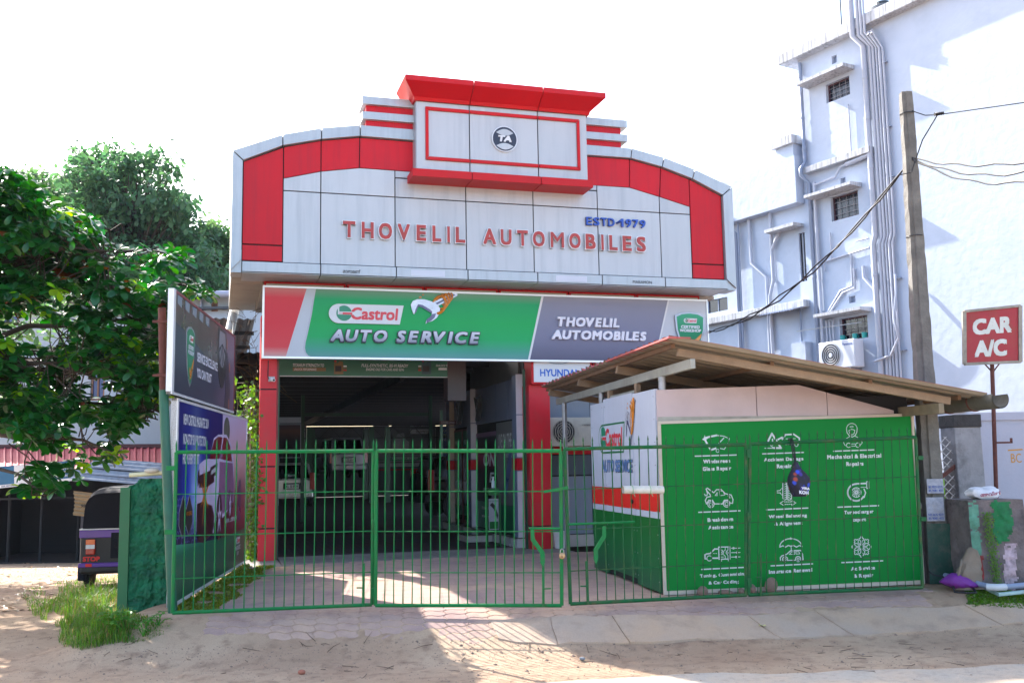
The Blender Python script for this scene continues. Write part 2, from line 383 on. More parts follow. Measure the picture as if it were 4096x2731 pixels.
# concrete slabs of the apron, outside the gate on the right
apron = tag(bpy.data.objects.new('apron', None), kind='structure'); col.objects.link(apron)
def ground_hit(x, y):
    d = ray(x, y); a, b = 5.0, 60.0
    for _ in range(60):
        m_ = (a+b)/2; P = CAM+d*(m_/d.y)
        if P.z > gh0(P.x, P.y): a = m_
        else: b = m_
    P = CAM+d*(a/d.y); return Vector((P.x, P.y, gh0(P.x, P.y)))
def line_pt(p, q, t): return (p[0]+(q[0]-p[0])*t, p[1]+(q[1]-p[1])*t)
slab_top = [(1960, 2482), (2200, 2470), (2445, 2466), (2700, 2462), (2985, 2462), (3260, 2447), (3560, 2434), (3860, 2424), (4200, 2420)]
slab_bot = [(1990, 2560), (2230, 2582), (2525, 2578), (2850, 2560), (3130, 2556), (3420, 2548), (3720, 2530), (4010, 2502), (4330, 2490)]
def gpt(x, y):
    P = ground_hit(x, y); return (P.x, P.y)
ST = [gpt(*p) for p in slab_top]; SB = [gpt(*p) for p in slab_bot]
for i in range(len(ST)-1):
    a, b, c, d = ST[i], ST[i+1], SB[i+1], SB[i]
    def fn(s, t, a=a, b=b, c=c, d=d):
        s = .006+.988*s; p = line_pt(a, b, s); q = line_pt(d, c, s); w = line_pt(p, q, .02+.96*t)
        return (w[0]+.02*mnoise.noise((w[0]*3, w[1]*3, 9)), w[1]+.03*mnoise.noise((w[0]*4, w[1]*2, 4)))
    lift = .010+.006*((i*7) % 3)
    mb = MB(); nu, nv = 12, 8
    top = [[(lambda p: (p[0], p[1], gh0(*p)+lift))(fn(u/(nu-1), v/(nv-1))) for u in range(nu)] for v in range(nv)]
    mb.grid(lambda s, t: top[round(t*(nv-1))][round(s*(nu-1))], nu, nv)
    rim = top[0] + [r[-1] for r in top[1:]] + top[-1][::-1][1:] + [r[0] for r in top[::-1]][1:-1]
    for k in range(len(rim)):
        p, q = rim[k], rim[(k+1) % len(rim)]; mb.quad(p, (p[0], p[1], p[2]-.06), (q[0], q[1], q[2]-.06), q)
    mb.build('slab', m_slab, apron)

# wavy interlocking pavers of the drive
drive = tag(bpy.data.objects.new('driveway', None), kind='structure'); col.objects.link(drive)
PW, PD = .235, .135
def paver_outline():
    k = 7; top = []
    wx = lambda t: .022*math.sin(2*math.pi*t); wy = lambda t: .016*math.sin(2*math.pi*t)
    gap = .0022; pts = []
    for i in range(k): t = i/k; pts.append((-PW/2+PW*t + wy(0), -PD/2 + wx(t)))
    for i in range(k): t = i/k; pts.append((PW/2 + wy(t), -PD/2+PD*t + wx(1)))
    for i in range(k): t = 1-i/k; pts.append((-PW/2+PW*t, PD/2 + wx(t)))
    for i in range(k): t = 1-i/k; pts.append((-PW/2 + wy(t), -PD/2+PD*t))
    s = .981
    return [(x*s, y*(1-(1-s)*1.7)) for x, y in pts]
PO = paver_outline()
pm = MB(); inner = [(x*.965, y*.94) for x, y in PO]; n = len(PO)
pm._add([(x, y, 0) for x, y in inner] + [(x, y, -.004) for x, y in PO] + [(x, y, -.05) for x, y in PO],
        [tuple(range(n))] + [(n+i, n+(i+1) % n, (i+1) % n, i) for i in range(n)] + [(2*n+i, 2*n+(i+1) % n, n+(i+1) % n, n+i) for i in range(n)])
paver_me = pm.mesh('paver', m_pave)
spots = []
ang = FB.ang*.35; ca, sa = math.cos(ang), math.sin(ang)
for j in range(-14, 66):
    for i in range(-24, 36):
        lx = i*PW; ly = j*PD; x = -.5+lx*ca-ly*sa; y = 11.9+lx*sa+ly*ca
        if not (-3.75+.0 < x < 4.9): continue
        lim = gate_y(x) - (1.05 - .35*smooth(-.5, 2.5, x)) + .12*math.sin(x*2.3)
        if y < lim: continue
        u, v, _ = FB.loc((x, y, 0))
        if v > -.95 or x < -4.2: continue
        lu, lv, _ = FL.loc((x, y, 0))
        if lv > -.55-.25*mnoise.noise((x*1.4, y*1.2, 0)): continue
        su, sv, _ = FS.loc((x, y, 0))
        if 0.1 < su < 3.4 and .15 < sv < 2.9: continue
        if su > 1.6 and sv > -.1: continue
        spots.append((x, y))
spots.sort(key=lambda p: p[0]**2+p[1]**2)
rest = MB()
for k, (x, y) in enumerate(spots):
    z = gh0(x, y) + .0022 + .0016*mnoise.noise((x*3, y*3, 1)) - .016*smooth(.30, 1.15, gate_y(x)-y)*(.6+.8*mnoise.noise((x*1.1, y*1.5, 7))); e = .06
    nrm = Vector((-(gh0(x+e, y)-gh0(x-e, y))/(2*e), -(gh0(x, y+e)-gh0(x, y-e))/(2*e), 1)).normalized()
    q = Vector((0, 0, 1)).rotation_difference(nrm)
    tl = Matrix.Translation((x, y, z)) @ q.to_matrix().to_4x4() @ Matrix.Rotation(ang + rnd.uniform(-.006, .006), 4, 'Z')
    if k < 300:
        o = bpy.data.objects.new('paver', paver_me); col.objects.link(o); o.parent = drive; o.matrix_local = tl
    else: rest._add([tl @ Vector(p) for p in pm.v], pm.f)
if rest.v: tag(rest.build('paver_field', m_pave, drive), kind='stuff')

# tyre tread marks pressed into the dust
trk = MB(); rk = random.Random(17)
for row, (x0, x1, yy) in enumerate(((-1.6, 1.6, 9.35), (-1.5, 1.2, 9.05), (-3.6, -1.2, 8.95))):
    x = x0
    while x < x1:
        x += rk.uniform(.07, .12)
        if rk.random() < .22: continue
        y = yy+.06*math.sin(x*1.3)+rk.gauss(0, .015); L = rk.uniform(.10, .19); sk_ = rk.uniform(.3, .7)*(1 if row != 1 else -1); h = rk.uniform(.004, .010); w = rk.uniform(.02, .036); n = 6; vs_ = []; fs_ = []
        for i in range(n+1):
            f = i/n; px, py = x+sk_*L*f*f, y+L*(f-.5); hh = h*math.sin(math.pi*f); zz = gh(px, py)
            vs_ += [(px-w, py, zz-.004), (px, py, zz+hh), (px+w, py, zz-.004)]
        for i in range(n): fs_ += [(i*3, i*3+1, i*3+4, i*3+3), (i*3+1, i*3+2, i*3+5, i*3+4)]
        trk._add(vs_, fs_)
tag(trk.build('tyre_tracks', m_soil, None, True), kind='structure')
# ================================================================== garage building, outside
m_acp = mat('silver_panel', (174, 179, 185), .42, .15, .05, .9, .12, 1.3, dirt=(128, 134, 146), damt=.4, dscale=.8, streak=True, objrand=.05, bdist=.03)
m_frame = mat('silver_frame', (164, 171, 178), .38, .3, .08, 1.5, 0, dirt=(118, 122, 130), damt=.4, dscale=1.2, streak=True)
m_red = mat('red_panel', (188, 3, 30), .5, 0, .08, 1.3, .12, 1.5, spec=.3, dirt=(140, 20, 40), damt=.55, dscale=1.2, streak=True, objrand=.06, bdist=.03)
m_red2 = mat('red_trim', (182, 3, 18), .5, 0, .08, 2, spec=.3, dirt=(170, 14, 30), damt=.4, dscale=2.5)
m_joint = mat('black_joint', (16, 16, 22), .7, 0, .1)
m_soffit = mat('soffit_panel', (150, 146, 140), .6, 0, .08, 1.5, dirt=(90, 86, 80), damt=.4)
m_cream = mat('cream_board', (178, 170, 158), .5, 0, .08)
m_white = mat('white_print', (206, 209, 214), .45, 0, .03)
m_letter = mat('faded_red_letter', (160, 48, 44), .45, 0, .25, 6)
m_ledge = mat('letter_edge', (206, 208, 212), .35, .2, .05)
m_blue = mat('blue_letter', (20, 70, 170), .4, 0, .1)
m_navy = mat('emblem_navy', (28, 34, 58), .4, 0, .1)
m_dark = mat('dark_backing', (26, 26, 31), .8, 0, .15)
m_black = mat('black_print', (18, 18, 22), .5, 0, .1)

bld = fthing('garage_building', 'red and silver panelled car workshop with arched signboard front', 'building', FB)
V0 = -.80
outer = [(-.55, 7.03), (.295, 7.38), (.963, 7.55), (1.645, 7.66), (6.90, 7.62), (7.575, 7.485), (8.232, 7.29), (9.04, 6.985)]
inner = [(-.365, 6.86), (.297, 7.17), (.963, 7.335), (1.645, 7.445), (6.87, 7.415), (7.525, 7.285), (8.17, 7.09), (8.815, 6.80)]
redb = [(.315, 6.60), (.963, 6.77), (1.64, 6.88), (6.85, 6.85), (7.478, 6.705), (8.125, 6.54)]
# core behind the panels
core = [(-.53, 4.93)] + [(u+.01 if u < 0 else u-.01 if u > 8.9 else u, z-.015) for u, z in outer] + [(9.02, 4.93)]
MB().prism(core, V0+.03, V0+.35).build('wall_backing', m_joint, bld)
MB().box(-.53, V0+.36, 4.95, 9.02, 3.4, 6.6).build('parapet_core', m_soffit, bld)
def panel(name, poly, v, th, m, inset=.009, **k):
    return MB().prism(clip_inset(poly, inset), v, v+th).build(name, m, bld, bevel=k.get('bevel', .004))
# silver frame
for i in range(7):
    if i == 3:
        panel('frame_panel', [outer[3], (2.62, 7.655), (2.62, 7.44), inner[3]], V0-.07, .12, m_frame)
        panel('frame_panel', [(5.88, 7.625), outer[4], inner[4], (5.88, 7.412)], V0-.07, .12, m_frame)
    else: panel('frame_panel', [outer[i], outer[i+1], inner[i+1], inner[i]], V0-.07, .12, m_frame)
panel('frame_panel', [outer[0], inner[0], (-.365, 5.115), (-.55, 4.92)], V0-.07, .12, m_frame)
panel('frame_panel', [inner[7], outer[7], (9.04, 4.92), (8.815, 5.11)], V0-.07, .12, m_frame)
band = [-.365, .963, 2.29, 3.60, 4.93, 6.21, 7.51, 8.85]
for a, b in zip(band, band[1:]):
    panel('frame_panel', [(a, 5.105), (b, 5.105), (b, 4.915), (a, 4.915)], V0-.06, .11, m_frame)
    MB().prism([(a+.008, 4.913), (b-.008, 4.913), (b-.008, 4.905), (a+.008, 4.905)], V0-.04, -.03).build('soffit_strip', m_frame, bld)
for a, b in ((-.545, -.37), (8.855, 9.035)):
    MB().box(a, V0-.05, 4.902, b, V0+.4, 4.912).build('soffit_strip', m_frame, bld); MB().prism([(a, 4.915), (b, 4.915), (b, 5.3), (a, 5.3)], V0-.03, V0).build('corner_fill', m_frame, bld)
# red panels
RT = [(-.365, 6.86)] + inner[1:4]
panel('red_panel', [(-.365, 5.41), (.315, 5.41), (.315, 7.165), (-.365, 6.86)], V0, .03, m_red)
panel('red_panel', [(-.365, 5.12), (.315, 5.12), (.315, 5.402), (-.365, 5.402)], V0, .03, m_red)
panel('red_panel', [(.315, 6.60), (.963, 6.77), inner[2], (.315, 7.17)], V0, .05, m_red)
panel('red_panel', [(.963, 6.77), (1.64, 6.88), inner[3], inner[2]], V0, .05, m_red)
panel('red_panel', [(1.64, 6.88), (2.62, 6.875), (2.62, 7.44), inner[3]], V0, .05, m_red)
panel('red_panel', [(5.88, 6.845), (6.85, 6.85), inner[4], (5.88, 7.412)], V0, .05, m_red)
panel('red_panel', [(6.85, 6.85), (7.478, 6.705), inner[5], inner[4]], V0, .05, m_red)
panel('red_panel', [(7.478, 6.705), (8.125, 6.54), (8.125, 7.10), inner[5]], V0, .05, m_red)
panel('red_panel', [(8.125, 5.41), (8.815, 5.41), (8.815, 6.80), (8.125, 7.105)], V0, .03, m_red)
panel('red_panel', [(8.125, 5.115), (8.815, 5.115), (8.815, 5.402), (8.125, 5.402)], V0, .03, m_red)
# white panels
J = [.315, .963, 2.281, 3.593, 4.888, 6.178, 7.475, 8.125]
for a, b in zip(J, J[1:]): panel('wall_panel', [(a, 5.11), (b, 5.11), (b, 6.39), (a, 6.39)], V0+.012, .03, m_acp)
panel('wall_panel', [(.315, 6.39), (.963, 6.39), (.963, 6.78), (.315, 6.61)], V0+.012, .03, m_acp)
panel('wall_panel', [(.963, 6.39), (2.281, 6.39), (2.281, 6.885), (1.64, 6.89), (.963, 6.78)], V0+.012, .03, m_acp)
panel('wall_panel', [(2.281, 6.75), (2.7, 6.75), (2.7, 6.885), (2.281, 6.885)], V0+.012, .03, m_acp)
for a, b in zip(J[2:5], J[3:6]): panel('wall_panel', [(a, 6.39), (b, 6.39), (b, 6.745), (a, 6.745)], V0+.012, .03, m_acp)
panel('wall_panel', [(5.8, 6.75), (6.178, 6.75), (6.178, 6.86), (5.8, 6.86)], V0+.012, .03, m_acp)
panel('wall_panel', [(6.178, 6.39), (7.475, 6.39), (7.475, 6.715), (6.85, 6.86), (6.178, 6.86)], V0+.012, .03, m_acp)
panel('wall_panel', [(7.475, 6.39), (8.125, 6.39), (8.125, 6.55), (7.475, 6.715)], V0+.012, .03, m_acp)
# centre block
VB = -1.10
MB().box(2.625, VB+.02, 6.70, 5.865, V0+.3, 8.14).build('block_core', m_joint, bld)
BJ = [2.61, 3.60, 4.908, 5.885]
for a, b in zip(BJ, BJ[1:]): panel('block_panel', [(a, 6.80), (b, 6.80), (b, 8.15), (a, 8.15)], VB, .02, m_acp)
MB().box(2.608, VB+.022, 6.80, 2.622, V0, 8.14).build('block_side', m_frame, bld); MB().box(5.868, VB+.022, 6.80, 5.883, V0, 8.14).build('block_side', m_frame, bld)
fo = (2.78, 7.02, 5.73, 8.005); t = .062
def frame_piece(poly): return MB().prism(poly, VB-.035, VB).build('red_moulding', m_red2, bld, bevel=.006)
xsF = [fo[0], 3.60, 4.908, fo[2]]
for k in range(3):
    a, b = xsF[k]+(.008 if k else 0), xsF[k+1]-(.008 if k < 2 else 0)
    ia = a+t if k == 0 else a; ib = b-t if k == 2 else b
    frame_piece([(a, fo[3]), (b, fo[3]), (ib, fo[3]-t), (ia, fo[3]-t)]); frame_piece([(a, fo[1]), (b, fo[1]), (ib, fo[1]+t), (ia, fo[1]+t)])
frame_piece([(fo[0], fo[1]+.006), (fo[0]+t-.006, fo[1]+t), (fo[0]+t-.006, fo[3]-t), (fo[0], fo[3]-.006)])
frame_piece([(fo[2], fo[1]+.006), (fo[2]-t+.006, fo[1]+t), (fo[2]-t+.006, fo[3]-t), (fo[2], fo[3]-.006)])
# cornice, in pieces with dark joints
def cornice_piece(u0, u1, endl, endr, name='cornice'):
    prof = [(VB-.05, 8.10), (VB-.08, 8.155), (VB-.38, 8.335), (VB-.38, 8.43), (V0+.3, 8.44), (V0+.3, 8.10)]
    ext = [.04, .06, .34, .34, .34, .04]
    mb = MB(); n = len(prof)
    a = [(u0-(ext[i] if endl else 0)*.72, prof[i][0], prof[i][1]) for i in range(n)]; b = [(u1+(ext[i] if endr else 0)*.72, prof[i][0], prof[i][1]) for i in range(n)]
    mb._add(a+b, [tuple(range(n)), tuple(range(2*n-1, n-1, -1))] + [(i, n+i, n+(i+1) % n, (i+1) % n) for i in range(n)])
    return mb.build(name, m_red2, bld, fix=True)
cb = [2.60, 3.60, 4.908, 5.89]
for k in range(3): cornice_piece(cb[k]+(.008 if k else 0), cb[k+1]-(.008 if k < 2 else 0), k == 0, k == 2)
MB().box(2.65, VB-.02, 8.1, 5.83, V0+.25, 8.40).build('cornice_core', m_joint, bld)
# ledge under the block
lb = [2.50, 3.585, 4.885, 5.905]
for a, b in zip(lb, lb[1:]): MB().box(a+.006, VB-.22, 6.65, b-.006, V0+.01, 6.79).build('ledge', m_red2, bld, bevel=.006)
MB().box(2.52, VB-.2, 6.67, 5.89, V0+.01, 6.785).build('ledge_core', m_joint, bld)
# stepped fins
for (a, b, ru0, ru1) in ((1.68, 2.62, 1.755, 2.62), (5.87, 6.80, 5.87, 6.69)):
    dz = .0 if a < 3 else -.035
    for z0, z1 in ((8.045, 8.19), (7.765, 7.905)): MB().box(a, V0-.10, z0+dz, b, V0+.45, z1+dz).build('fin', m_frame, bld, bevel=.005)
    MB().box(ru0, V0-.02, 7.60, ru1, V0+.4, 8.1).build('fin_riser', m_red, bld)
# emblem
ec, er = (4.256, 7.51), .243
em = MB().prism(disc(ec[0], ec[1], er, 40), VB-.035, VB).build('emblem', m_ledge, bld)
MB().prism(disc(ec[0], ec[1], er*.93, 40), VB-.04, VB-.02).build('emblem_disc', m_navy, em)
def lens(cx, cz, w, up, dn, k=14):
    return [(cx-w+2*w*i/k, cz+up*math.sin(math.pi*i/k)) for i in range(k+1)] + [(cx+w-2*w*i/k, cz-dn*math.sin(math.pi*i/k)) for i in range(1, k)]
MB().prism(lens(ec[0], ec[1]+.115, .165, .07, .055), VB-.045, VB-.03).build('emblem_curve', m_acp, em)
MB().prism(lens(ec[0], ec[1]-.135, .165, .055, .07), VB-.045, VB-.03).build('emblem_curve', m_acp, em)
text('emblem_letters', 'TA', ec[0]-.125, ec[0]+.125, ec[1]-.055, ec[1]+.062, m_white, em, VB-.043, bold=.05, shear=.15, depth=.008)
# raised letters
LU = [('T', 1.331, 1.575), ('H', 1.661, 1.90), ('O', 1.967, 2.228), ('V', 2.304, 2.55), ('E', 2.645, 2.845), ('L', 2.935, 3.125), ('I', 3.21, 3.283), ('L', 3.366, 3.57),
      ('A', 3.885, 4.151), ('U', 4.216, 4.45), ('T', 4.535, 4.765), ('O', 4.838, 5.095), ('M', 5.185, 5.475), ('O', 5.556, 5.806), ('B', 5.883, 6.11), ('I', 6.199, 6.272), ('L', 6.362, 6.556), ('E', 6.635, 6.845), ('S', 6.928, 7.14)]
for ch, a, b in LU:
    z0 = 5.585-.012*(a-1.33)/5.8
    hv = .02 if ch == 'M' else .05
    o = text('sign_letter', ch, a, b, z0, z0+.318, m_ledge, bld, V0-.022, bold=hv, depth=.04)
    text('letter_face', ch, a+.012, b-.012, z0+.012, z0+.306, m_letter, o, V0-.054, bold=hv*.7, depth=.004)
x = 5.925
for ch, w in zip('ESTD-1979', (.118, .122, .118, .13, .05, .045, .118, .118, .118)):
    hz = (6.058, 6.215) if ch != '-' else (6.122, 6.148)
    text('date_letter', ch, x, x+w, *hz, m_blue, bld, V0-.02, bold=.0 if ch in '-1' else .022, depth=.03); x += w+(.045 if ch in 'D-1' else .030)
text('place_name', 'മാരാമൺ', 1.345, 1.655, 4.955, 5.025, m_black, bld, V0-.064, bold=.02)
text('place_name', 'MARAMON', 6.827, 7.222, 4.962, 5.02, m_black, bld, V0-.064, bold=.015)
m_patch = mat('painted_patch', (190, 196, 208), .5, 0, .04)
for u0 in (2.55, 5.28): MB().box(u0, V0-.0635, 4.95, u0+.62, V0-.06, 5.06).build('painted_patch', m_patch, bld)
# soffit behind, on the left over the side
for k in range(4):
    v0 = V0+.06+k*1.04; MB().box(-.53, v0+.01, 4.909, .02, v0+1.03, 4.93).build('soffit_panel', m_soffit, bld)
MB().box(.02, .02, 4.86, 9.0, 3.4, 4.93).build('soffit_panel', m_soffit, bld)
# old light boxes under the soffit: red frames with cream faces
lbx = [.03, 1.50, 2.95, 4.38, 5.80, 7.22, 8.62]
for a, b in zip(lbx, lbx[1:]):
    o = MB().box(a+.012, -.10, 4.2, b-.012, .25, 4.90).build('light_box', m_red2, bld)
    MB().box(a+.05, -.106, 4.2, b-.05, -.09, 4.862).build('light_box_face', m_cream, o)
# pillars
m_pil = mat('red_pillar_panel', (198, 8, 32), .5, 0, .08, 1.6, dirt=(150, 60, 60), damt=.35, dscale=4)
def pillar(u0, u1, zt, cuts, v1=.34):
    o = MB().box(u0+.006, .008, 0, u1-.006, v1-.01, zt).build('pillar', m_joint, bld)
    zs = [-.02]+cuts+[zt]
    for a, b in zip(zs, zs[1:]): MB().box(u0, 0, a+.012, u1, v1, b-.012).build('pillar_panel', m_pil, o, bevel=.004)
    return o
pil = pillar(.0, .285, 4.3, [.55, 1.62, 2.98])
MB().box(.288, .05, 0, .318, .3, 3.5).build('pillar_edge', mat('dark_red_steel', (120, 18, 18), .5), bld)
MB().box(.319, .12, 0, .345, .2, 3.5).build('shutter_guide', mat('green_steel', (12, 70, 45), .5), bld)
pillar(4.985, 5.40, 3.10, [.42], .45)
MB().box(4.92, .12, 0, 4.95, .2, 3.4).build('shutter_guide', mat('green_steel', (12, 70, 45)), bld)
# small signs on the lower right of the front: white light box with blue letters
o = MB().box(4.99, -.16, 3.09, 6.22, .3, 3.75).build('light_box', m_red2, bld)
MB().box(5.035, -.166, 3.125, 6.18, -.15, 3.7).build('light_box_face', m_white, o)
text('lettering', 'HYUNDAI', 5.16, 5.90, 3.235, 3.375, mat('blue_print', (10, 90, 190), .4), o, -.170, bold=.03)
ring = [(5.53+.30*math.cos(R(a)), 3.60+.12*math.sin(R(a))) for a in range(0, 360, 12)]
stroke(MB(), ring, .022, -.169, True).build('oval_mark', mat('grey_blue_print', (150, 170, 190), .4), o)
o = MB().box(6.25, -.16, 3.09, 8.6, .3, 3.75).build('light_box', m_red2, bld)
MB().box(6.30, -.166, 3.125, 8.55, -.15, 3.7).build('light_box_face', m_white, o)
text('lettering', 'TA', 6.50, 6.75, 3.44, 3.58, m_black, o, -.170, bold=.05)
# wall to the right of the right pillar, behind the shed
m_sidewall = mat('grey_blue_panel', (120, 130, 146), .45, .1, .06, 1.5)
m_slate = mat('slate_panel', (70, 82, 94), .4, 0, .06)
for a, b in ((5.42, 6.4), (6.42, 7.6), (7.62, 8.9)):
    MB().box(a, .5, .22, b, .54, 1.33).build('wall_panel', m_sidewall, bld); MB().box(a, .5, 1.36, b, .54, 1.74).build('wall_panel', m_slate, bld)
    MB().box(a, .495, 1.76, b, .54, 2.02).build('red_stripe', m_red, bld); MB().box(a, .5, 2.04, b, .54, 3.12).build('wall_panel', m_sidewall, bld)
MB().box(5.40, .545, 0, 8.95, 3.3, 4.9).build('wall_core', m_dark, bld)
MB().box(5.41, .42, -.02, 8.95, .54, .2).build('plinth', mat('plinth_tile', (176, 172, 168), .35), bld)

# ------------------------------------------------------------------ big sign board
VS = -.25
sb = fthing('sign_board', 'long green, red and grey sign board with raised silver letters over the entrance', 'sign', FB)
Z0, Z1, U0, U1 = 3.506, 4.80, .015, 8.706
m_al = mat('aluminium_trim', (214, 216, 220), .35, .5, .06)
MB().box(U0+.02, VS+.002, Z0+.02, U1-.02, VS+.13, Z1-.02).build('backing', m_cream, sb)
for nm, bx in (('trim', (U0, VS-.015, Z0, U1, VS+.14, Z0+.035)), ('trim', (U0, VS-.015, Z1-.035, U1, VS+.14, Z1)), ('trim', (U0, VS-.014, Z0+.036, U0+.03, VS+.139, Z1-.036)), ('trim', (U1-.03, VS-.014, Z0+.036, U1, VS+.139, Z1-.036))):
    MB().box(*bx).build(nm, m_al, sb)
a0, a1, b0, b1 = U0+.032, U1-.032, Z0+.037, Z1-.037
def prn(name, poly, m, dy, th=.002): return MB().prism(poly, VS-.001-dy, VS-.001-dy+th).build(name, m, sb)
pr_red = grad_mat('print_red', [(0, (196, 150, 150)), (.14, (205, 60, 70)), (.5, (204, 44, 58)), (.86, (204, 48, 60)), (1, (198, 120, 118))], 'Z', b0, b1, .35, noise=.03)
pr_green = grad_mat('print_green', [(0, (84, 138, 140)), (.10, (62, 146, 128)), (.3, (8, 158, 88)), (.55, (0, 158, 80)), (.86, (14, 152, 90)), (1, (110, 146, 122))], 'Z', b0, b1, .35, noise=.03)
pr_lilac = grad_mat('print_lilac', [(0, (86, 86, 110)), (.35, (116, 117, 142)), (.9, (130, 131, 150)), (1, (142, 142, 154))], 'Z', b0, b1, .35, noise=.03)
m_pw = mat('print_white', (180, 186, 196), .4, 0, .03)
prn('print_ground', [(a0, b0), (a1, b0), (a1, b1), (a0, b1)], m_pw, 0)
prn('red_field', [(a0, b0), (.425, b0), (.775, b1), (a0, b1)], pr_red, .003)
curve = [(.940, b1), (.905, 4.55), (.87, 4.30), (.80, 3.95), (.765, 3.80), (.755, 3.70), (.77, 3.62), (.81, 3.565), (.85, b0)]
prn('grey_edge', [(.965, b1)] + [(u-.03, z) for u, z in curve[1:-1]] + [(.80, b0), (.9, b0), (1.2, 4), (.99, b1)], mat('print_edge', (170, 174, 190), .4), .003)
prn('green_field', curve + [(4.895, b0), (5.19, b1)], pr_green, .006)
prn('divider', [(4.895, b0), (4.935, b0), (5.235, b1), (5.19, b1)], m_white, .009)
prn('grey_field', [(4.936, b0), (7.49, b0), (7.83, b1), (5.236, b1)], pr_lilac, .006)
prn('divider', [(7.49, b0), (7.52, b0), (7.865, b1), (7.83, b1)], m_white, .009)
# oil maker's plate
m_cr = mat('castrol_red', (206, 52, 66), .4, 0, .03); m_cg = mat('castrol_green', (18, 128, 96), .35, 0, .05)
def oil_logo(name, x0, x1, z0, z1, y, parent, th=.03, fn=None, plate=m_white, outline=None, shear=.10):
    h = z1-z0; w = x1-x0; rr = h/2
    pl = [(x1-.03*w*0, z1-.03*h)] + [(x0+rr*.95*1-rr*math.cos(R(a)), z0+rr+rr*math.sin(R(a))) for a in range(90, -91, -15)] + [(x1-.055*w, z0)]
    pl = [(x1, z1)] + pl[1:]
    if outline:
        g = MB().prism(pl, y-th, y, fn).build(name, outline, parent); pp = clip_inset(pl, -0.0); k = .055*h
        cx = (x0+x1)/2; pl = [(cx+(u-cx)*(1-2.2*k/w), z0+rr+(z-z0-rr)*(1-2.2*k/h)) for u, z in pl]
        MB().prism(pl, y-th-.003, y-th, fn).build('plate_face', plate, g); y2 = y-th-.004
    else:
        g = MB().prism(pl, y-th, y, fn).build(name, plate, parent); y2 = y-th-.001
    cx, cz, r = x0+.195*w, z0+.52*h, .40*h; rx = min(r, .12*w)
    MB().prism(disc(cx, cz, r, 24, rz=r) if rx == r else disc(cx, cz, rx, 24, rz=r), y2-.002, y2, fn).build('ball_mark', m_cg, g)
    MB().prism([(cx-.62*rx, cz+.20*r), (cx+1.25*rx, cz+.20*r), (cx+1.25*rx, cz-.18*r), (cx-.8*rx, cz-.18*r), (cx-.8*rx, cz+.9*r), (cx-.62*rx, cz+.9*r)], y2-.004, y2-.002, fn).build('ball_band', plate, g)
    MB().prism([(cx-.2*rx, cz+.10*r), (cx+1.05*rx, cz+.10*r), (cx+1.05*rx, cz-.16*r), (cx-.2*rx, cz-.16*r)], y2-.005, y2-.0042, fn).build('ball_bar', m_cr, g)
    for q in range(6):
        MB().prism([(cx-(.26+.14*(q % 3))*rx, cz-.12*r+.13*r*(q//3)), (cx-(.34+.14*(q % 3))*rx, cz-.12*r+.13*r*(q//3)), (cx-(.34+.14*(q % 3))*rx, cz-.06*r+.13*r*(q//3)), (cx-(.26+.14*(q % 3))*rx, cz-.06*r+.13*r*(q//3))], y2-.005, y2-.0042, fn).build('ball_dot', m_cr, g) if h > .25 else None
    text_mb('Castrol', x0+.285*w, x1-.075*w, z0+.2*h, z0+.84*h, y2-.002, bold=.034, shear=shear, fn=fn).build('lettering', m_cr, g)
    return g
oil_logo('oil_plate', 1.174, 2.52, 4.15, 4.50, VS-.012, sb, .035)
# raised chrome letters
m_chrome = grad_mat('chrome_face', [(0, (120, 124, 142)), (.5, (176, 178, 194)), (1, (206, 208, 218))], 'Z', 3.80, 4.05, .3, noise=.05)
m_cedge = mat('chrome_edge', (52, 50, 72), .4, .3, .1)
def raised_word(word, x0, x1, z0, z1, m1, m2, d, gapf, edge, shear, bold, y=VS-.012):
    ws = []
    for ch in word:
        vs_, fs_, a, b, c, dd = text_data(ch, bold, shear, 0.0, 1.0, 3); ws.append(b-a)
    tot = sum(ws)+gapf*(len(word)-1); k = (x1-x0)/tot; x = x0
    for ch, w in zip(word, ws):
        if edge:
            o = text('sign_letter', ch, x, x+w*k, z0, z1, m2, sb, y-d/2, bold=bold+.012, shear=shear, depth=d)
            text('letter_face', ch, x+.014, x+w*k-.014, z0+.022, z1-.012, m1, o, y-d-.016, bold=bold-.014, shear=shear, depth=.004)
        else:
            o = text('sign_letter', ch, x, x+w*k, z0, z1, m1, sb, y-d/2, bold=bold, shear=shear, depth=d)
        x += (w+gapf)*k
raised_word('AUTO', 1.176, 2.225, 3.80, 4.045, m_chrome, m_cedge, .045, .03, True, .22, .055)
raised_word('SERVICE', 2.366, 3.96, 3.80, 4.045, m_chrome, m_cedge, .045, .03, True, .22, .055)
m_wl = mat('white_letter', (214, 214, 226), .4, 0, .03)
raised_word('THOVELIL', 5.485, 6.755, 4.185, 4.365, m_wl, m_wl, .045, .04, False, .16, .05)
raised_word('AUTOMOBILES', 5.36, 7.32, 3.935, 4.112, m_wl, m_wl, .045, .04, False, .16, .05)
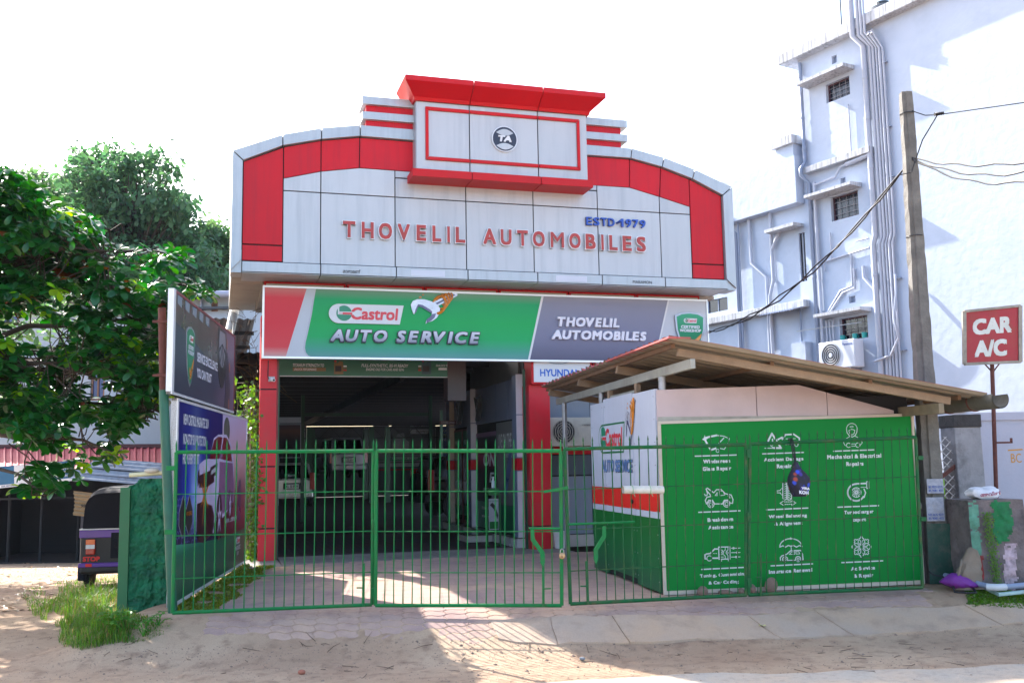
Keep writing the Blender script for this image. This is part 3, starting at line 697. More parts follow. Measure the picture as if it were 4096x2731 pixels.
# spanner with an oil coil
m_sp1 = mat('spanner_light', (186, 190, 204), .3, .3, .25, 5); m_sp2 = mat('spanner_dark', (84, 84, 112), .3, .3, .3, 6); m_oil = mat('oil_orange', (196, 120, 30), .3, 0, .3, 9, coat=.4)
def spanner(parent, T, y, th=.025, fn=None, coil=.028):
    """T maps photo-like icon coords (0..1 right, 0..1 up) to the board"""
    P = lambda pts: [T(*p) for p in pts]
    head = [(.02, .44), (.0, .58), (.045, .70), (.14, .755), (.28, .76), (.44, .70), (.56, .60), (.62, .48), (.60, .33), (.55, .20), (.46, .10), (.33, .03), (.31, .0),
            (.325, .12), (.40, .20), (.445, .30), (.44, .38), (.35, .44), (.24, .545), (.16, .58), (.125, .52), (.11, .38), (.07, .29), (.05, .31)]
    o = MB().prism(P(head), y-th, y, fn).build('spanner_head', m_sp1, parent)
    sh = [(.62, .48), (.60, .33), (.55, .20), (.46, .10), (.33, .03), (.325, .12), (.40, .20), (.47, .30), (.50, .42), (.36, .52), (.24, .60), (.14, .62), (.09, .52), (.07, .29), (.11, .38), (.125, .50), (.16, .56), (.24, .53), (.35, .43), (.44, .37), (.445, .30), (.40, .2)]
    MB().prism(P([(.33, .02), (.325, .13), (.40, .21), (.455, .31), (.53, .33), (.50, .2), (.43, .1)]), y-th-.003, y-th, fn).build('spanner_shade', m_sp2, o)
    MB().prism(P([(.07, .29), (.10, .45), (.15, .60), (.24, .585), (.40, .45), (.45, .385), (.44, .33), (.35, .40), (.24, .50), (.165, .535), (.135, .46), (.115, .36)]), y-th-.003, y-th, fn).build('spanner_shade', m_sp2, o)
    h = MB().prism(P([(.46, .66), (.58, .57), (.99, .90), (1.0, .96), (.93, 1.0), (.86, .985)]), y-th+.004, y+.002, fn).build('spanner_handle', m_sp1, parent)
    MB().prism(P([(.52, .645), (.56, .61), (.95, .92), (.91, .955)]), y-th+.001, y-th+.004, fn).build('handle_groove', m_sp2, h)
    for k, (cx, cz, rx, rz) in enumerate(((.60, .60, .19, .30), (.68, .70, .16, .25), (.75, .78, .13, .20), (.815, .85, .10, .15))):
        pts = []
        for i in range(20):
            a = R(100 - i*340/19); dx = rx*math.cos(a)*.75; dz = rz*math.sin(a)
            q = T(cx + dx*.80 + dz*.25, cz - dx*.55 + dz*.85); sgn = -1 if math.sin(a+.9) > -.35 else 1
            yy = y-th-.012 if sgn < 0 else y+.006
            pts.append((q[0], yy, q[1]))
        pts = [fn(*p) for p in pts] if fn else pts
        MB().tube(pts, coil*(1-.17*k), 6).build('oil_ring', m_oil, parent, True)
    for cx, cz, r in ((.20, .82, .028), (.26, .90, .02)): MB().prism([T(*p) for p in disc(cx, cz, r, 12)], y-th, y, fn).build('oil_drop', m_oil, parent)
spanner(sb, lambda a, b: (2.655+a*.885, 4.175+b*.60), VS-.012)
# certified workshop shield
m_shg = grad_mat('shield_green', [(0, (16, 90, 66)), (.5, (18, 128, 88)), (1, (60, 160, 120))], 'Z', 3.7, 4.52, .3)
def shield_poly(cx, zt, w, h):
    return [(cx, zt), (cx+.3*w, zt-.025*h), (cx+.5*w, zt-.09*h), (cx+.47*w, zt-.42*h), (cx+.36*w, zt-.70*h), (cx+.16*w, zt-.92*h), (cx, zt-h), (cx-.16*w, zt-.92*h), (cx-.36*w, zt-.70*h), (cx-.47*w, zt-.42*h), (cx-.5*w, zt-.09*h), (cx-.3*w, zt-.025*h)]
def shield(parent, cx, zt, w, h, y, fn=None, th=.03):
    o = MB().prism(shield_poly(cx, zt, w, h), y-th, y, fn).build('shield', mat('shield_rim', (150, 154, 166), .3, .5, .15), parent)
    MB().prism(shield_poly(cx, zt-.035*h, w*.88, h*.92), y-th-.003, y-th, fn).build('shield_face', m_shg if fn is None else mat('shield_face_green', (20, 120, 84), .35), o)
    yy = y-th-.004
    oil_logo('oil_plate', cx-.21*w, cx+.23*w, zt-.26*h, zt-.15*h, yy, o, .004, fn)
    for t_, a, b in (('CERTIFIED', .315, .385), ('WORKSHOP', .40, .47)):
        text_mb(t_, cx-(.31 if t_[0] == 'C' else .35)*w, cx+(.31 if t_[0] == 'C' else .35)*w, zt-b*h, zt-a*h, yy, bold=.04, shear=.12, fn=fn).build('lettering', m_wl, o)
    MB().prism([(cx-.14*w, zt-.68*h), (cx-.02*w, zt-.75*h), (cx+.36*w, zt-.50*h), (cx+.33*w, zt-.60*h), (cx+.05*w, zt-.85*h), (cx-.05*w, zt-.88*h), (cx-.10*w, zt-.78*h)], yy-.003, yy, fn).build('oil_tick', m_oil, o)
    return o
shield(sb, 8.285, 4.535, .66, .86, VS-.012)
# ================================================================== garage building, inside
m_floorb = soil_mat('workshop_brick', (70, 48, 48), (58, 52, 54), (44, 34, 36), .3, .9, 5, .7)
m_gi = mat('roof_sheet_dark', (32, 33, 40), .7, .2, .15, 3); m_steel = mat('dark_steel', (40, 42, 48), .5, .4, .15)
m_concrete = mat('drain_concrete', (128, 119, 113), .85, 0, .15, 5, .4, 40, dirt=(110, 98, 88), damt=.6)
m_grn = mat('lift_green', (14, 66, 44), .45, 0, .1)
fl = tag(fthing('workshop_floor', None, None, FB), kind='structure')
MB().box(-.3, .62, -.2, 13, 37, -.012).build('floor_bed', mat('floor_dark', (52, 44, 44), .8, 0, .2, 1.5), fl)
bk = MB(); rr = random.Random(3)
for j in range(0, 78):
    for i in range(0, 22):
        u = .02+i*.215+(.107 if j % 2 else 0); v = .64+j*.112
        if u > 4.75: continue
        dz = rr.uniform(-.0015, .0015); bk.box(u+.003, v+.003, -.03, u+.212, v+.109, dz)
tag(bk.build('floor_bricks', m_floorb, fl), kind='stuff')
# drain with concrete gratings across the entrance
MB().box(-.45, -1.15, -.25, 5.6, .62, -.1).build('drain_bed', m_dark, fl)
MB().box(-.4, -1.13, -.1, 5.55, -.78, -.002).build('kerb', m_concrete, fl, bevel=.01); MB().box(-.4, .38, -.1, 5.55, .615, -.001).build('kerb', m_concrete, fl, bevel=.01)
MB().box(-.4, -.777, -.1, .34, .377, -.003).build('kerb', m_concrete, fl); MB().box(4.96, -.777, -.1, 5.55, .377, -.003).build('kerb', m_concrete, fl)
for k in range(5):
    a = .36+k*.92; g_ = MB()
    for q in range(5): g_.box(a+.03, -.77+q*.232, -.08, a+.88, -.77+q*.232+.13, .002)
    g_.box(a, -.77, -.09, a+.028, .37, .004); g_.box(a+.882, -.77, -.09, a+.91, .37, .004)
    dc = g_.build('drain_cover', m_concrete, fl)
    for q in range(4): MB().box(a+.03, -.77+q*.232+.131, -.05, a+.88, -.77+q*.232+.231, -.004).build('slot_shade', m_joint, dc)  # black strips fill the gaps, standing in for shade inside the slots
# roof inside
rf = MB()
def corr(mb, u0, u1, v0, v1, z0, z1, pitch=.12, amp=.012, along='v'):
    """corrugated sheet whose ribs run along v (or u)"""
    n = int((u1-u0)/pitch*4)+1 if along == 'v' else int((v1-v0)/pitch*4)+1
    prof = [0, amp, 0, -amp]
    if along == 'v': mb.grid(lambda s, t: (u0+(u1-u0)*s, v0+(v1-v0)*t, z0+(z1-z0)*t+prof[round(s*(n-1)) % 4]), n, 2)
    else: mb.grid(lambda s, t: (u0+(u1-u0)*s, v0+(v1-v0)*t, z0+(z1-z0)*t+prof[round(t*(n-1)) % 4]), 2, n)
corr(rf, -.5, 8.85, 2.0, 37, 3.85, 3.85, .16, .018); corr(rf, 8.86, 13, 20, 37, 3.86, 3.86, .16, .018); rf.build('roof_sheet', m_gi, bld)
for k in range(24): MB().box(-.5, 3.0+k*1.4, 3.72, 8.8 if k < 13 else 13, 3.06+k*1.4, 3.83).build('purlin', m_steel, bld)
for u in (3.2,): MB().box(u, 4, 3.5, u+.1, 36, 3.71).build('roof_beam', m_steel, bld)
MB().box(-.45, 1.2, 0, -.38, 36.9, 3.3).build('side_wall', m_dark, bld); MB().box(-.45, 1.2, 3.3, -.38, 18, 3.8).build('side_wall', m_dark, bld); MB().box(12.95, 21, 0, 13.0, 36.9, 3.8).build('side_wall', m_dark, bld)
# back wall with a bright gap under the roof
VBK = 36.0
def on_rect(v, x0, y0, x1, y1, th=.03):
    a = FB.on(x0, y1, v); b = FB.on(x1, y0, v); return (min(a[0], b[0]), v, min(a[1], b[1]), max(a[0], b[0]), v+th, max(a[1], b[1]))
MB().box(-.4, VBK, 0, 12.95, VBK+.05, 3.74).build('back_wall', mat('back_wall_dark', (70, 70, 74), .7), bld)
tr = MB()
for k in range(11):
    a = 1.0+k*1.1; tr.bar((a, VBK-2, 3.05), (a+.55, VBK-2, 3.6), .03); tr.bar((a+.55, VBK-2, 3.6), (a+1.1, VBK-2, 3.05), .03)
tr.bar((0, VBK-2, 3.05), (13, VBK-2, 3.05), .05); tr.bar((0, VBK-2, 3.6), (13, VBK-2, 3.6), .05); tr.build('roof_truss', m_steel, bld)
m_p1 = grad_mat('poster_dusk', [(0, (20, 22, 26)), (.6, (34, 32, 38)), (.85, (96, 62, 50)), (1, (70, 58, 66))], 'Z', 1.6, 3.2); m_p2 = mat('poster_slate', (52, 60, 66), .4, 0, .3, 1.5); m_p3 = mat('poster_blue', (52, 84, 150), .4, 0, .3, 2)
m_pg = mat('poster_green', (10, 96, 66), .4, 0, .1); m_dw = mat('dim_white', (150, 152, 158), .5)
m_txt = mat('print_text_grey', (206, 210, 214), .5)
def poster(rect, m, name='poster'):
    o = MB().box(*rect).build(name, m_dw, bld); r = rect
    MB().box(r[0]+.03, r[1]-.006, r[2]+.03, r[3]-.03, r[1]-.001, r[5]-.03).build('poster_print', m, o); return o, r
poster(on_rect(20, 1100, 1695, 1205, 1832), m_p1); MB().box(*on_rect(20.2, 1100, 1668, 1207, 1692)).build('wall_sheet', m_dw, bld)
o, r = poster(on_rect(VBK-.1, 1216, 1708, 1458, 1880), m_p2)
o, r = poster(on_rect(VBK-.1, 1492, 1702, 1556, 1845), m_p2)
o, r = poster(on_rect(VBK-.1, 1566, 1690, 1742, 1822), m_p2)
w_ = r[3]-r[0]; h_ = r[5]-r[2]
text('lettering', 'DUALOCK TECHNOLOGY FOR', r[0]+.42*w_, r[3]-.08*w_, r[5]-.14*h_, r[5]-.06*h_, m_txt, o, r[1]-.012, bold=.02, shear=.15)
MB().box(r[0]+.42*w_, r[1]-.010, r[5]-.34*h_, r[3]-.07*w_, r[1]-.007, r[5]-.2*h_).build('print_bar', m_txt, o)
text('lettering', 'NON-STOP PROTECTION', r[0]+.55*w_, r[3]-.1*w_, r[5]-.31*h_, r[5]-.235*h_, m_black, o, r[1]-.014, bold=.02, shear=.15)
carp = [(0, .1), (.02, .3), (.1, .38), (.22, .62), (.5, .66), (.62, .42), (.74, .36), (.76, .12)]
MB().prism([(r[0]+.02*w_+x*.5*w_, r[2]+.1*h_+z*.9*h_) for x, z in carp], r[1]-.012, r[1]-.007).build('print_car', mat('poster_car', (120, 126, 134), .4, 0, .3, 4), o)
o, r = poster(on_rect(VBK-.1, 1500, 1824, 1690, 1846), m_pg)
text('lettering', 'FULL-SYNTHETIC, BS-VI READY', r[0]+.35*(r[3]-r[0]), r[3]-.1*(r[3]-r[0]), r[2]+.35*(r[5]-r[2]), r[2]+.8*(r[5]-r[2]), m_txt, o, r[1]-.012, shear=.15)
o, r = poster(on_rect(VBK-.1, 1770, 1705, 1850, 1840), m_p3)
text('lettering', 'CASTROL MAG', r[0]+.05, r[0]+1.1, r[5]-.3, r[5]-.15, m_txt, o, r[1]-.012); text('lettering', 'TOP SUV PRO', r[0]+.05, r[0]+1.1, r[5]-.55, r[5]-.4, m_txt, o, r[1]-.012); text('lettering', 'VERY START', r[0]+.05, r[0]+1.1, r[5]-.8, r[5]-.65, m_txt, o, r[1]-.012)
MB().box(*on_rect(VBK-.08, 1455, 1846, 1900, 1868, .02)).build('wall_band', m_dw, bld); MB().box(*on_rect(VBK-.08, 1455, 1869, 1900, 1882, .02)).build('red_stripe', m_red, bld)
# green oil banner hung inside over the entrance
ob = fthing('oil_banner', 'dark green engine oil banner hung inside above the entrance', 'banner', FB)
VO = 1.0; zb, zt = 3.315, 3.70
MB().box(.36, VO, zb, 3.62, VO+.03, zt).build('banner_sheet', mat('banner_green', (14, 92, 66), .4, 0, .06), ob); MB().box(.36, VO-.004, zb-.014, 3.62, VO+.034, zb-.001).build('banner_rail', m_txt, ob)
def ob_t(b_, x0, y0, x1, y1, m=m_txt, shear=.18, bold=.012):
    a = FB.on(x0, y1, VO); b = FB.on(x1, y0, VO); text('lettering', b_, a[0], b[0], a[1], b[1], m, ob, VO-.003, bold=bold, shear=shear)
ob_t('TITANIUM STRENGTH TO', 1171, 1455, 1296, 1466); ob_t('FULL-SYNTHETIC, BS-VI READY', 1446, 1457, 1633, 1469); ob_t('ENGINE OILS FOR CARS AND SUVs', 1464, 1473, 1616, 1482); ob_t('DUALOCK TE', 1744, 1458, 1790, 1466)
m_gold = mat('gold_print', (112, 84, 40), .4)
def ob_r(x0, y0, x1, y1, m, nm='print_bar', d=.002):
    a = FB.on(x0, y1, VO); b = FB.on(x1, y0, VO); MB().box(a[0], VO-.001-d, a[1], b[0], VO-.001, b[1]).build(nm, m, ob)
ob_r(1171, 1471, 1303, 1483, m_gold); ob_t('UNLOCK PERFORMANCE', 1176, 1473, 1266, 1481); ob_r(1754, 1471, 1787, 1480, m_txt)
for x0, m_c in ((1336, m_gold), (1687, mat('can_teal', (14, 60, 66), .4))):
    a = FB.on(x0, 1496, VO); b = FB.on(x0+37, 1443, VO); w_, h_ = b[0]-a[0], b[1]-a[1]
    can = [(0, 0), (1, 0), (1, .62), (.96, .95), (.55, .98), (.5, .86), (.3, .80), (.26, 1.0), (.04, 1.0), (0, .7)]
    o = MB().prism([(a[0]+x*w_, a[1]+z*h_) for x, z in can], VO-.006, VO-.001).build('oil_can_print', m_c, ob)
    MB().box(a[0]+.02*w_, VO-.009, a[1]+.92*h_, a[0]+.24*w_, VO-.0065, a[1]+1.04*h_).build('can_cap', m_red, o); MB().box(a[0]+.12*w_, VO-.009, a[1]+.2*h_, a[0]+.8*w_, VO-.0065, a[1]+.62*h_).build('can_label', m_black, o)
    for q in range(3): ob_r(x0+(38 if x0 < 1500 else -14), 1462+q*8, x0+(51 if x0 < 1500 else -2), 1467+q*8, (m_txt, m_gold, m_red)[q], 'grade_mark')
# lift posts
for x in (1236, 1487, 1552):
    a = FB.on(x, 1990, 26); MB().box(a[0]-.11, 26, 0, a[0]+.11, 26.3, 3.3).build('post', m_grn, bld)
for x, v in ((1725, 12), (1210, 12), (1768, 20)):
    a = FB.on(x, 1900, v); MB().box(a[0]-.05, v, 0, a[0]+.05, v+.1, 3.72).build('post', m_grn, bld)
a = FB.on(1207, 1660, 12); b = FB.on(1728, 1660, 12); MB().box(a[0], 12.1, 3.1, b[0], 12.16, 3.2).build('roof_beam', m_grn, bld)

# ------------------------------------------------------------------ customer lounge along the right
m_slate2 = mat('lounge_slate', (108, 120, 146), .45, .1, .06); m_colw = mat('column_white', (196, 192, 200), .4); m_colc = mat('column_cream', (176, 160, 142), .5)
UL = 5.02
MB().box(UL+.03, .55, 0, 8.9, 7.2, 3.6).build('lounge_core', m_dark, bld)
MB().box(4.83, .43, -.02, 5.1, 7.0, .17).build('lounge_plinth', mat('white_tile', (186, 184, 184), .3), bld, bevel=.006); MB().box(4.80, .42, .172, 5.1, 7.0, .19).build('plinth_coping', mat('granite_dark', (70, 62, 60), .25), bld)
def column(v, u0, u1, m1, d=.28):
    o = MB().box(u0, v, .19, u1, v+d, 3.31).build('column', m_slate2, bld)
    for a, b, mm in ((.19, 1.45, m1), (1.72, 2.53, m1), (2.55, 3.33, m1)): MB().box(u0, v-.02, a, u1, v-.002, b).build('column_face', mm, o)
    MB().box(u0-.006, v-.022, 1.47, u1, v+d, 1.70).build('red_band', m_red, o)
column(.47, 4.86, 5.07, m_colw); column(4.3, 4.90, 5.07, m_colw, .35); column(6.5, 4.90, 5.07, m_colc, .35)
for v0, v1 in ((.78, 1.6), (1.62, 2.5), (2.52, 4.28), (4.68, 5.6), (5.62, 6.48)): MB().box(UL, v0, 2.50, UL+.028, v1, 3.30).build('lounge_panel', m_slate2, bld)
MB().box(UL-.005, .8, 3.31, UL+.025, 4.75, 3.85).build('lounge_sheet', mat('grey_sheet', (96, 98, 98), .4, .3, .15, 3, streak=True, dirt=(60, 62, 60)), bld)
MB().box(3.63, 1.02, 2.85, 4.0, 1.4, 3.8).build('shutter_box', mat('brown_panel', (64, 50, 50), .5), bld)
# glazing with posters, seen end on (facing -u): map (a, y, z) -> v = -a
fnS = lambda a, y, z: (y, -a, z)      # a runs right in the photo: towards smaller v
def sd_rect(name, v0, v1, z0, z1, m, off=0.0, th=.004, parent=None): return MB().box(UL-off-th, min(v0, v1), z0, UL-off, max(v0, v1), z1).build(name, m, parent or bld)
m_pgrey = mat('poster_grey', (104, 108, 108), .45, 0, .15, 2); m_pdk = grad_mat('poster_night', [(0, (14, 12, 18)), (.35, (24, 14, 26)), (.55, (150, 34, 84)), (.62, (32, 26, 38)), (.8, (40, 34, 50)), (.83, (120, 96, 126)), (1, (130, 106, 136))], 'Z', .9, 2.5)
m_glass = mat('door_glass', (30, 38, 40), .1, 0, .1)
p1_ = sd_rect('poster', .78, 2.5, .75, 2.46, m_pgrey, .0); p2_ = sd_rect('poster', 2.53, 4.25, .78, 2.3, m_pdk, .0)
sd_rect('print_strip', .78, 2.5, .2, .745, m_pg); sd_rect('print_strip', 2.53, 4.25, .2, .775, m_pg)
def st(b_, v1, v0, z0, z1, parent, m=m_txt, **k): text_mb(b_, -v1, -v0, z0, z1, UL-.006, fn=fnS, **k).build('lettering', m, parent)
st('LIVE ON THE', 2.35, 1.35, 1.92, 2.22, p1_, bold=.02); st('UNLOCK EXPERIENCE', 1.75, 1.3, 1.72, 1.80, p1_)
st('ON', 3.6, 2.6, 1.55, 1.85, p2_, bold=.03, shear=.15); st('E!', 3.1, 2.55, 1.2, 1.42, p2_, bold=.03, shear=.15); st('UNLOCK EXP', 3.65, 2.55, .98, 1.08, p2_, shear=.15); st('PERN', 2.95, 2.55, .84, .93, p2_, shear=.15)
st('www.castrol.com', 3.8, 2.9, .42, .5, p2_); st('STRONGER UNDER PRESSURE', 3.8, 2.6, .6, .66, p2_)
MB().prism([fnS(a, 0, z)[1:] for a, z in [(-1.95, 1.0), (-1.75, .95), (-1.4, 1.55), (-1.35, 1.95), (-1.5, 1.9)]], UL-.012, UL-.007, lambda x, y, z: (y, x, z)).build('print_bottle', mat('print_bottle', (70, 84, 130), .3, 0, .4, 5), p1_)
for v0, v1, t_ in ((4.72, 5.5, 'EDGE'), (5.55, 6.4, 'MAGNATEC')):
    d_ = sd_rect('door', v0, v1, .2, 2.45, mat('door_red', (90, 16, 22), .4), 0, .02); sd_rect('door_glass', v0+.06, v1-.06, .28, 1.95, m_glass, .021, .004, d_); sd_rect('door_fanlight', v0+.06, v1-.06, 2.02, 2.4, m_pg, .021, .004, d_)
    text_mb(t_, -v1+.2, -v0-.2, 2.08, 2.18, UL-.03, fn=fnS).build('lettering', m_txt, d_)
    sd_rect('print_bar', v0+.1, v1-.1, 1.0, 1.2, m_txt, .026, .003, d_); sd_rect('print_strip', v0+.06, v1-.06, .4, .62, m_pg, .026, .003, d_)
for v in (3.62, 5.45):   # polished steel emblem plaques
    pl = MB().grid(lambda s, t, v=v: (UL-.12+.03*math.sin(s*7+t*3), v-.3+.6*s, 2.62+.5*t-.06*math.sin(s*math.pi)), 12, 8).build('plaque', mat('polished_steel', (190, 196, 200), .12, .9, .3, 6), bld, True)
sg = MB().box(*on_rect(6.3, 1759, 1682, 1823, 1698, .02)).build('lounge_sign', mat('maroon_board', (70, 16, 24), .4), bld)
a = FB.on(1763, 1695, 6.3); b = FB.on(1818, 1685, 6.3); text('lettering', 'CUSTOMER LOUNGE', a[0], b[0], a[1], b[1], m_wl, sg, 6.297, bold=.02)
MB().box(4.28, 2.2, -.01, 4.82, 3.1, .13).build('step', mat('step_side', (176, 170, 166), .5), bld); MB().box(4.26, 2.18, .131, 4.82, 3.12, .16).build('step_tread', mat('granite_dark', (70, 62, 60)), bld)
# hand sanitiser stand
hs_ = thing('sanitiser_stand', 'thin green foot-operated sanitiser stand with white poster by the lounge', 'stand', FB.w(4.52, 1.0, 0), FB.ang)
m_hg = mat('stand_green', (10, 90, 36), .5)
MB().bar((-.13, 0, 0), (-.13, 0, 1.0), .03).bar((.13, 0, 0), (.13, 0, 1.0), .03).bar((-.13, 0, 1.0), (.13, 0, 1.0), .03).bar((.1, -.15, .02), (.1, .15, .02), .03).bar((-.13, -.15, .02), (-.13, .15, .02), .03).build('frame', m_hg, hs_)
MB().box(-.1, -.02, .32, .1, .0, .92).build('poster_panel', m_dw, hs_); MB().box(-.09, -.024, .34, .09, -.021, .48).build('poster_foot', m_hg, hs_)
MB().prism([(-.08, .8), (0, .72), (.07, .52), (.09, .6), (.02, .8), (-.03, .85)], -.026, -.021).build('poster_figure', m_black, hs_)
text('lettering', 'STAY PROTECTED', -.09, .09, .86, .89, m_hg, hs_, -.022)
MB().box(-.12, -.08, 1.0, .1, .06, 1.12).build('tray', m_hg, hs_); MB().cyl((0, 0, 1.13), (0, 0, 1.27), .035, 12).build('bottle', mat('clear_bottle', (170, 190, 200), .1), hs_); MB().cyl((0, 0, 1.271), (0, 0, 1.33), .018, 10).cyl((0, -.05, 1.34), (0, .02, 1.34), .01, 8).build('pump', m_white, hs_)
# CCTV camera on the left pillar
cc = fthing('security_camera', 'small white security camera on the left red pillar', 'camera', FB)
a = FB.on(1086, 1516, 0)
MB().box(a[0]-.055, -.012, a[1]-.045, a[0]+.055, 0, a[1]+.045).build('mount_plate', mat('camera_grey', (170, 172, 176), .4), cc); MB().cyl((a[0], -.013, a[1]), (a[0]+.012, -.10, a[1]-.018), .03, 14).cyl((a[0]+.012, -.10, a[1]-.018), (a[0]+.03, -.22, a[1]-.035), .028, 14).build('body', m_white, cc, True)
MB().cyl((a[0]+.03, -.221, a[1]-.035), (a[0]+.0305, -.226, a[1]-.0355), .02, 12).build('lens', m_black, cc)
tag(MB().tube([FB.w(a[0]-.05, -.012, a[1]), FB.w(a[0]-.062, -.012, a[1]+.05), FB.w(a[0]-.06, -.012, 3.5)], .009, 6).build('camera_cable', m_black), 'black cable running up the left red pillar to the camera', 'cable')

# ------------------------------------------------------------------ vehicles in the workshop
m_tyre = mat('tyre_rubber', (22, 22, 23), .85, 0, .1); m_rim = mat('wheel_rim', (120, 122, 126), .35, .7, .1); m_autog = mat('car_glass', (12, 14, 18), .08, 0, .05, spec=.8)
m_tail = mat('tail_lamp', (150, 10, 14), .2, 0, .1, coat=.5); m_plate = mat('number_plate', (205, 206, 200), .4)
def suv(name, label, P, rz, paint, L=4.4, W=1.75, H=1.85, plate=None, rack=False, spare=False, group=None, low=.28):
    t = thing(name, label, 'car', P, rz, group); w = W/2     # local: x across, y forward (rear faces -y)
    zb, zs = low+.12, low+.82
    def body(s, v):      # lower shell cross-section loft along length
        y = L*v; taper = 1-.10*max(0, 1-v*6)**2-.14*max(0, (v-.86)*7)**2; a = 2*math.pi*s
        n = 6.0; c, d = math.cos(a), math.sin(a); k = (abs(c)**n+abs(d)**n)**(-1/n)
        top = zs - (.12*smooth(.68, 1.0, v)); return (w*taper*k*c, y, (zb+top)/2+(top-zb)/2*k*d)
    b = MB(); b.grid(body, 40, 14, True); b._add([body(i/40, 0) for i in range(40)], [tuple(range(40))]); b._add([body(i/40, 1) for i in range(40)], [tuple(range(39, -1, -1))]); b.build('body', paint, t, True)
    y0, y1, yr0, yr1 = .06, L*.74, .28, L*.60
    def ring(z, ya, yb, hw, r=.12): return [(-hw+r*0, ya, z), (hw, ya, z), (hw, yb, z), (-hw, yb, z)]
    c1 = ring(zs-.02, y0, y1, w*.97); c2 = ring(H-.05, yr0, yr1, w*.78)
    cb_ = MB(); cb_._add(c1+c2, [(0, 1, 5, 4), (1, 2, 6, 5), (2, 3, 7, 6), (3, 0, 4, 7), (4, 5, 6, 7)]); o = cb_.build('cabin', paint, t, True, bevel=.09, bseg=3)
    def facep(i, a, b_, ua, ub, off=.012):
        p = [Vector(q) for q in (c1+c2)]; A, Bq, Cq, D = [(0, 1, 5, 4), (1, 2, 6, 5), (2, 3, 7, 6), (3, 0, 4, 7)][i]
        f = lambda s, q: (p[A]*(1-s)+p[Bq]*s)*(1-q)+(p[D]*(1-s)+p[Cq]*s)*q
        nn = (f(1, 0)-f(0, 0)).cross(f(0, 1)-f(0, 0)).normalized()*off
        return [f(ua, a)+nn, f(ub, a)+nn, f(ub, b_)+nn, f(ua, b_)+nn], nn
    for i, cuts in ((0, [(.08, .92)]), (1, [(.04, .30), (.33, .60), (.63, .93)]), (3, [(.07, .37), (.40, .67), (.70, .96)]), (2, [(.05, .95)])):
        for ua, ub in cuts:
            q, nn = facep(i, .12, .86, ua, ub); r_ = [a_-nn*.5 for a_ in q]
            MB()._add(q+r_, [(0, 1, 2, 3), (0, 4, 5, 1), (1, 5, 6, 2), (2, 6, 7, 3), (3, 7, 4, 0)]).build('window', m_autog, t)
    MB().box(-w*.96, -.12, zb-.02, w*.96, .10, zb+.24).build('bumper', paint if not spare else m_steel, t, bevel=.05); MB().box(-w*.96, L-.12, zb-.02, w*.96, L+.08, zb+.24).build('bumper', paint if not spare else m_steel, t, bevel=.05)
    for s in (-1, 1):
        MB().box(s*w*.92-.09, -.03, zb+.30, s*w*.92+.05*s+.05, .16, zs+.28).build('tail_lamp', m_tail, t, bevel=.02)
        for yy in (L*.2, L*.8):
            wt = tyre = MB().tube([(s*w*.82, yy, .36), (s*w*.82+.02*s, yy, .36), (s*w*.99, yy, .36), (s*w, yy, .36)], [.31, .36, .36, .31], 20).build('wheel', m_tyre, t, True)
            MB().tube([(s*w*.97, yy, .36), (s*(w+.012), yy, .36)], [.22, .2], 16).build('rim', m_rim, wt)
        MB().box(s*(w+.02)-.0, L*.70, zs+.02, s*(w+.2), L*.70+.1, zs+.17).build('mirror', paint, t, bevel=.03)
    if plate:
        MB().box(-.34, -.03, zb+.33, .34, .05, zb+.58).build('plate_recess', m_black, t, bevel=.02)
        pl = MB().box(-.26, -.045, zb+.36, .26, -.032, zb+.53).build('number_plate', m_plate, t); text('plate_number', plate, -.23, .23, zb+.39, zb+.50, m_black, pl, -.048, bold=.02)
    if rack:
        MB().bar((-w*.7, .35, H+.05), (-w*.7, L*.58, H+.05), .05).bar((w*.7, .35, H+.05), (w*.7, L*.58, H+.05), .05).build('roof_rail', m_steel, t)
    if spare:
        MB().tube([(0, -.22, 1.0), (0, -.20, 1.0), (0, -.04, 1.0), (0, -.02, 1.0)], [.3, .36, .36, .3], 20).build('spare_wheel', m_tyre, t, True)
    MB().bar((-.45, -.0, zs+.06), (.1, .02, zs+.16), .02).build('wiper', m_black, t)
    return t
m_silver = mat('silver_paint', (176, 178, 178), .3, .6, .05, coat=.6); m_wpaint = mat('white_paint', (116, 118, 126), .3, .1, .05, coat=.6); m_dkpaint = mat('dark_maroon_paint', (40, 24, 26), .3, .2, .1, coat=.5)
a = FB.on(1168, 2000, 23.0); s1 = suv('parked_car', 'silver estate car seen from behind, parked on the floor inside behind the left pillar', FB.w(a[0], 23.0, 0), FB.ang, m_silver, 4.4, 1.72, 1.83, 'KL 30 8994', True)
st_ = MB().box(-.30, .035, 1.22, .12, .04, 1.34).build('rear_sticker', m_pg, s1); text('lettering', 'Castrol', -.16, .10, 1.24, 1.31, m_wl, st_, .03, bold=.03)
a = FB.on(1395, 1880, 29.0); suv('lifted_car', 'pale car with red tail lamps raised on a lift deep inside', FB.w(a[0], 29.0, 1.05), FB.ang+R(6), m_wpaint, 4.4, 1.75, 1.95, 'KL 25 6362')
lf = thing('car_lift', 'dark green two-post lift arms under the raised car', 'lift', FB.w(a[0], 29.0, 0), FB.ang+R(6))
for s in (-1, 1): MB().box(s*1.35-.14, 1.9, 0, s*1.35+.14, 2.2, 3.4).build('lift_post', m_grn, lf); MB().bar((s*1.3, 2.05, 1.33), (s*.4, 1.2, 1.33), .12).bar((s*1.3, 2.05, 1.33), (s*.4, 3.0, 1.33), .12).build('lift_arm', m_grn, lf)
jp = FB.gr(1690, 2075); suv('parked_jeep', 'dark hard-top off-roader standing sideways beyond the lounge', FB.w(jp[0]+.1, jp[1]+.9, 0), FB.ang-R(82), m_dkpaint, 4.0, 1.7, 1.9, None, False, True, None, .36)
tag(bpy.data.objects['parked_jeep'], None, None)
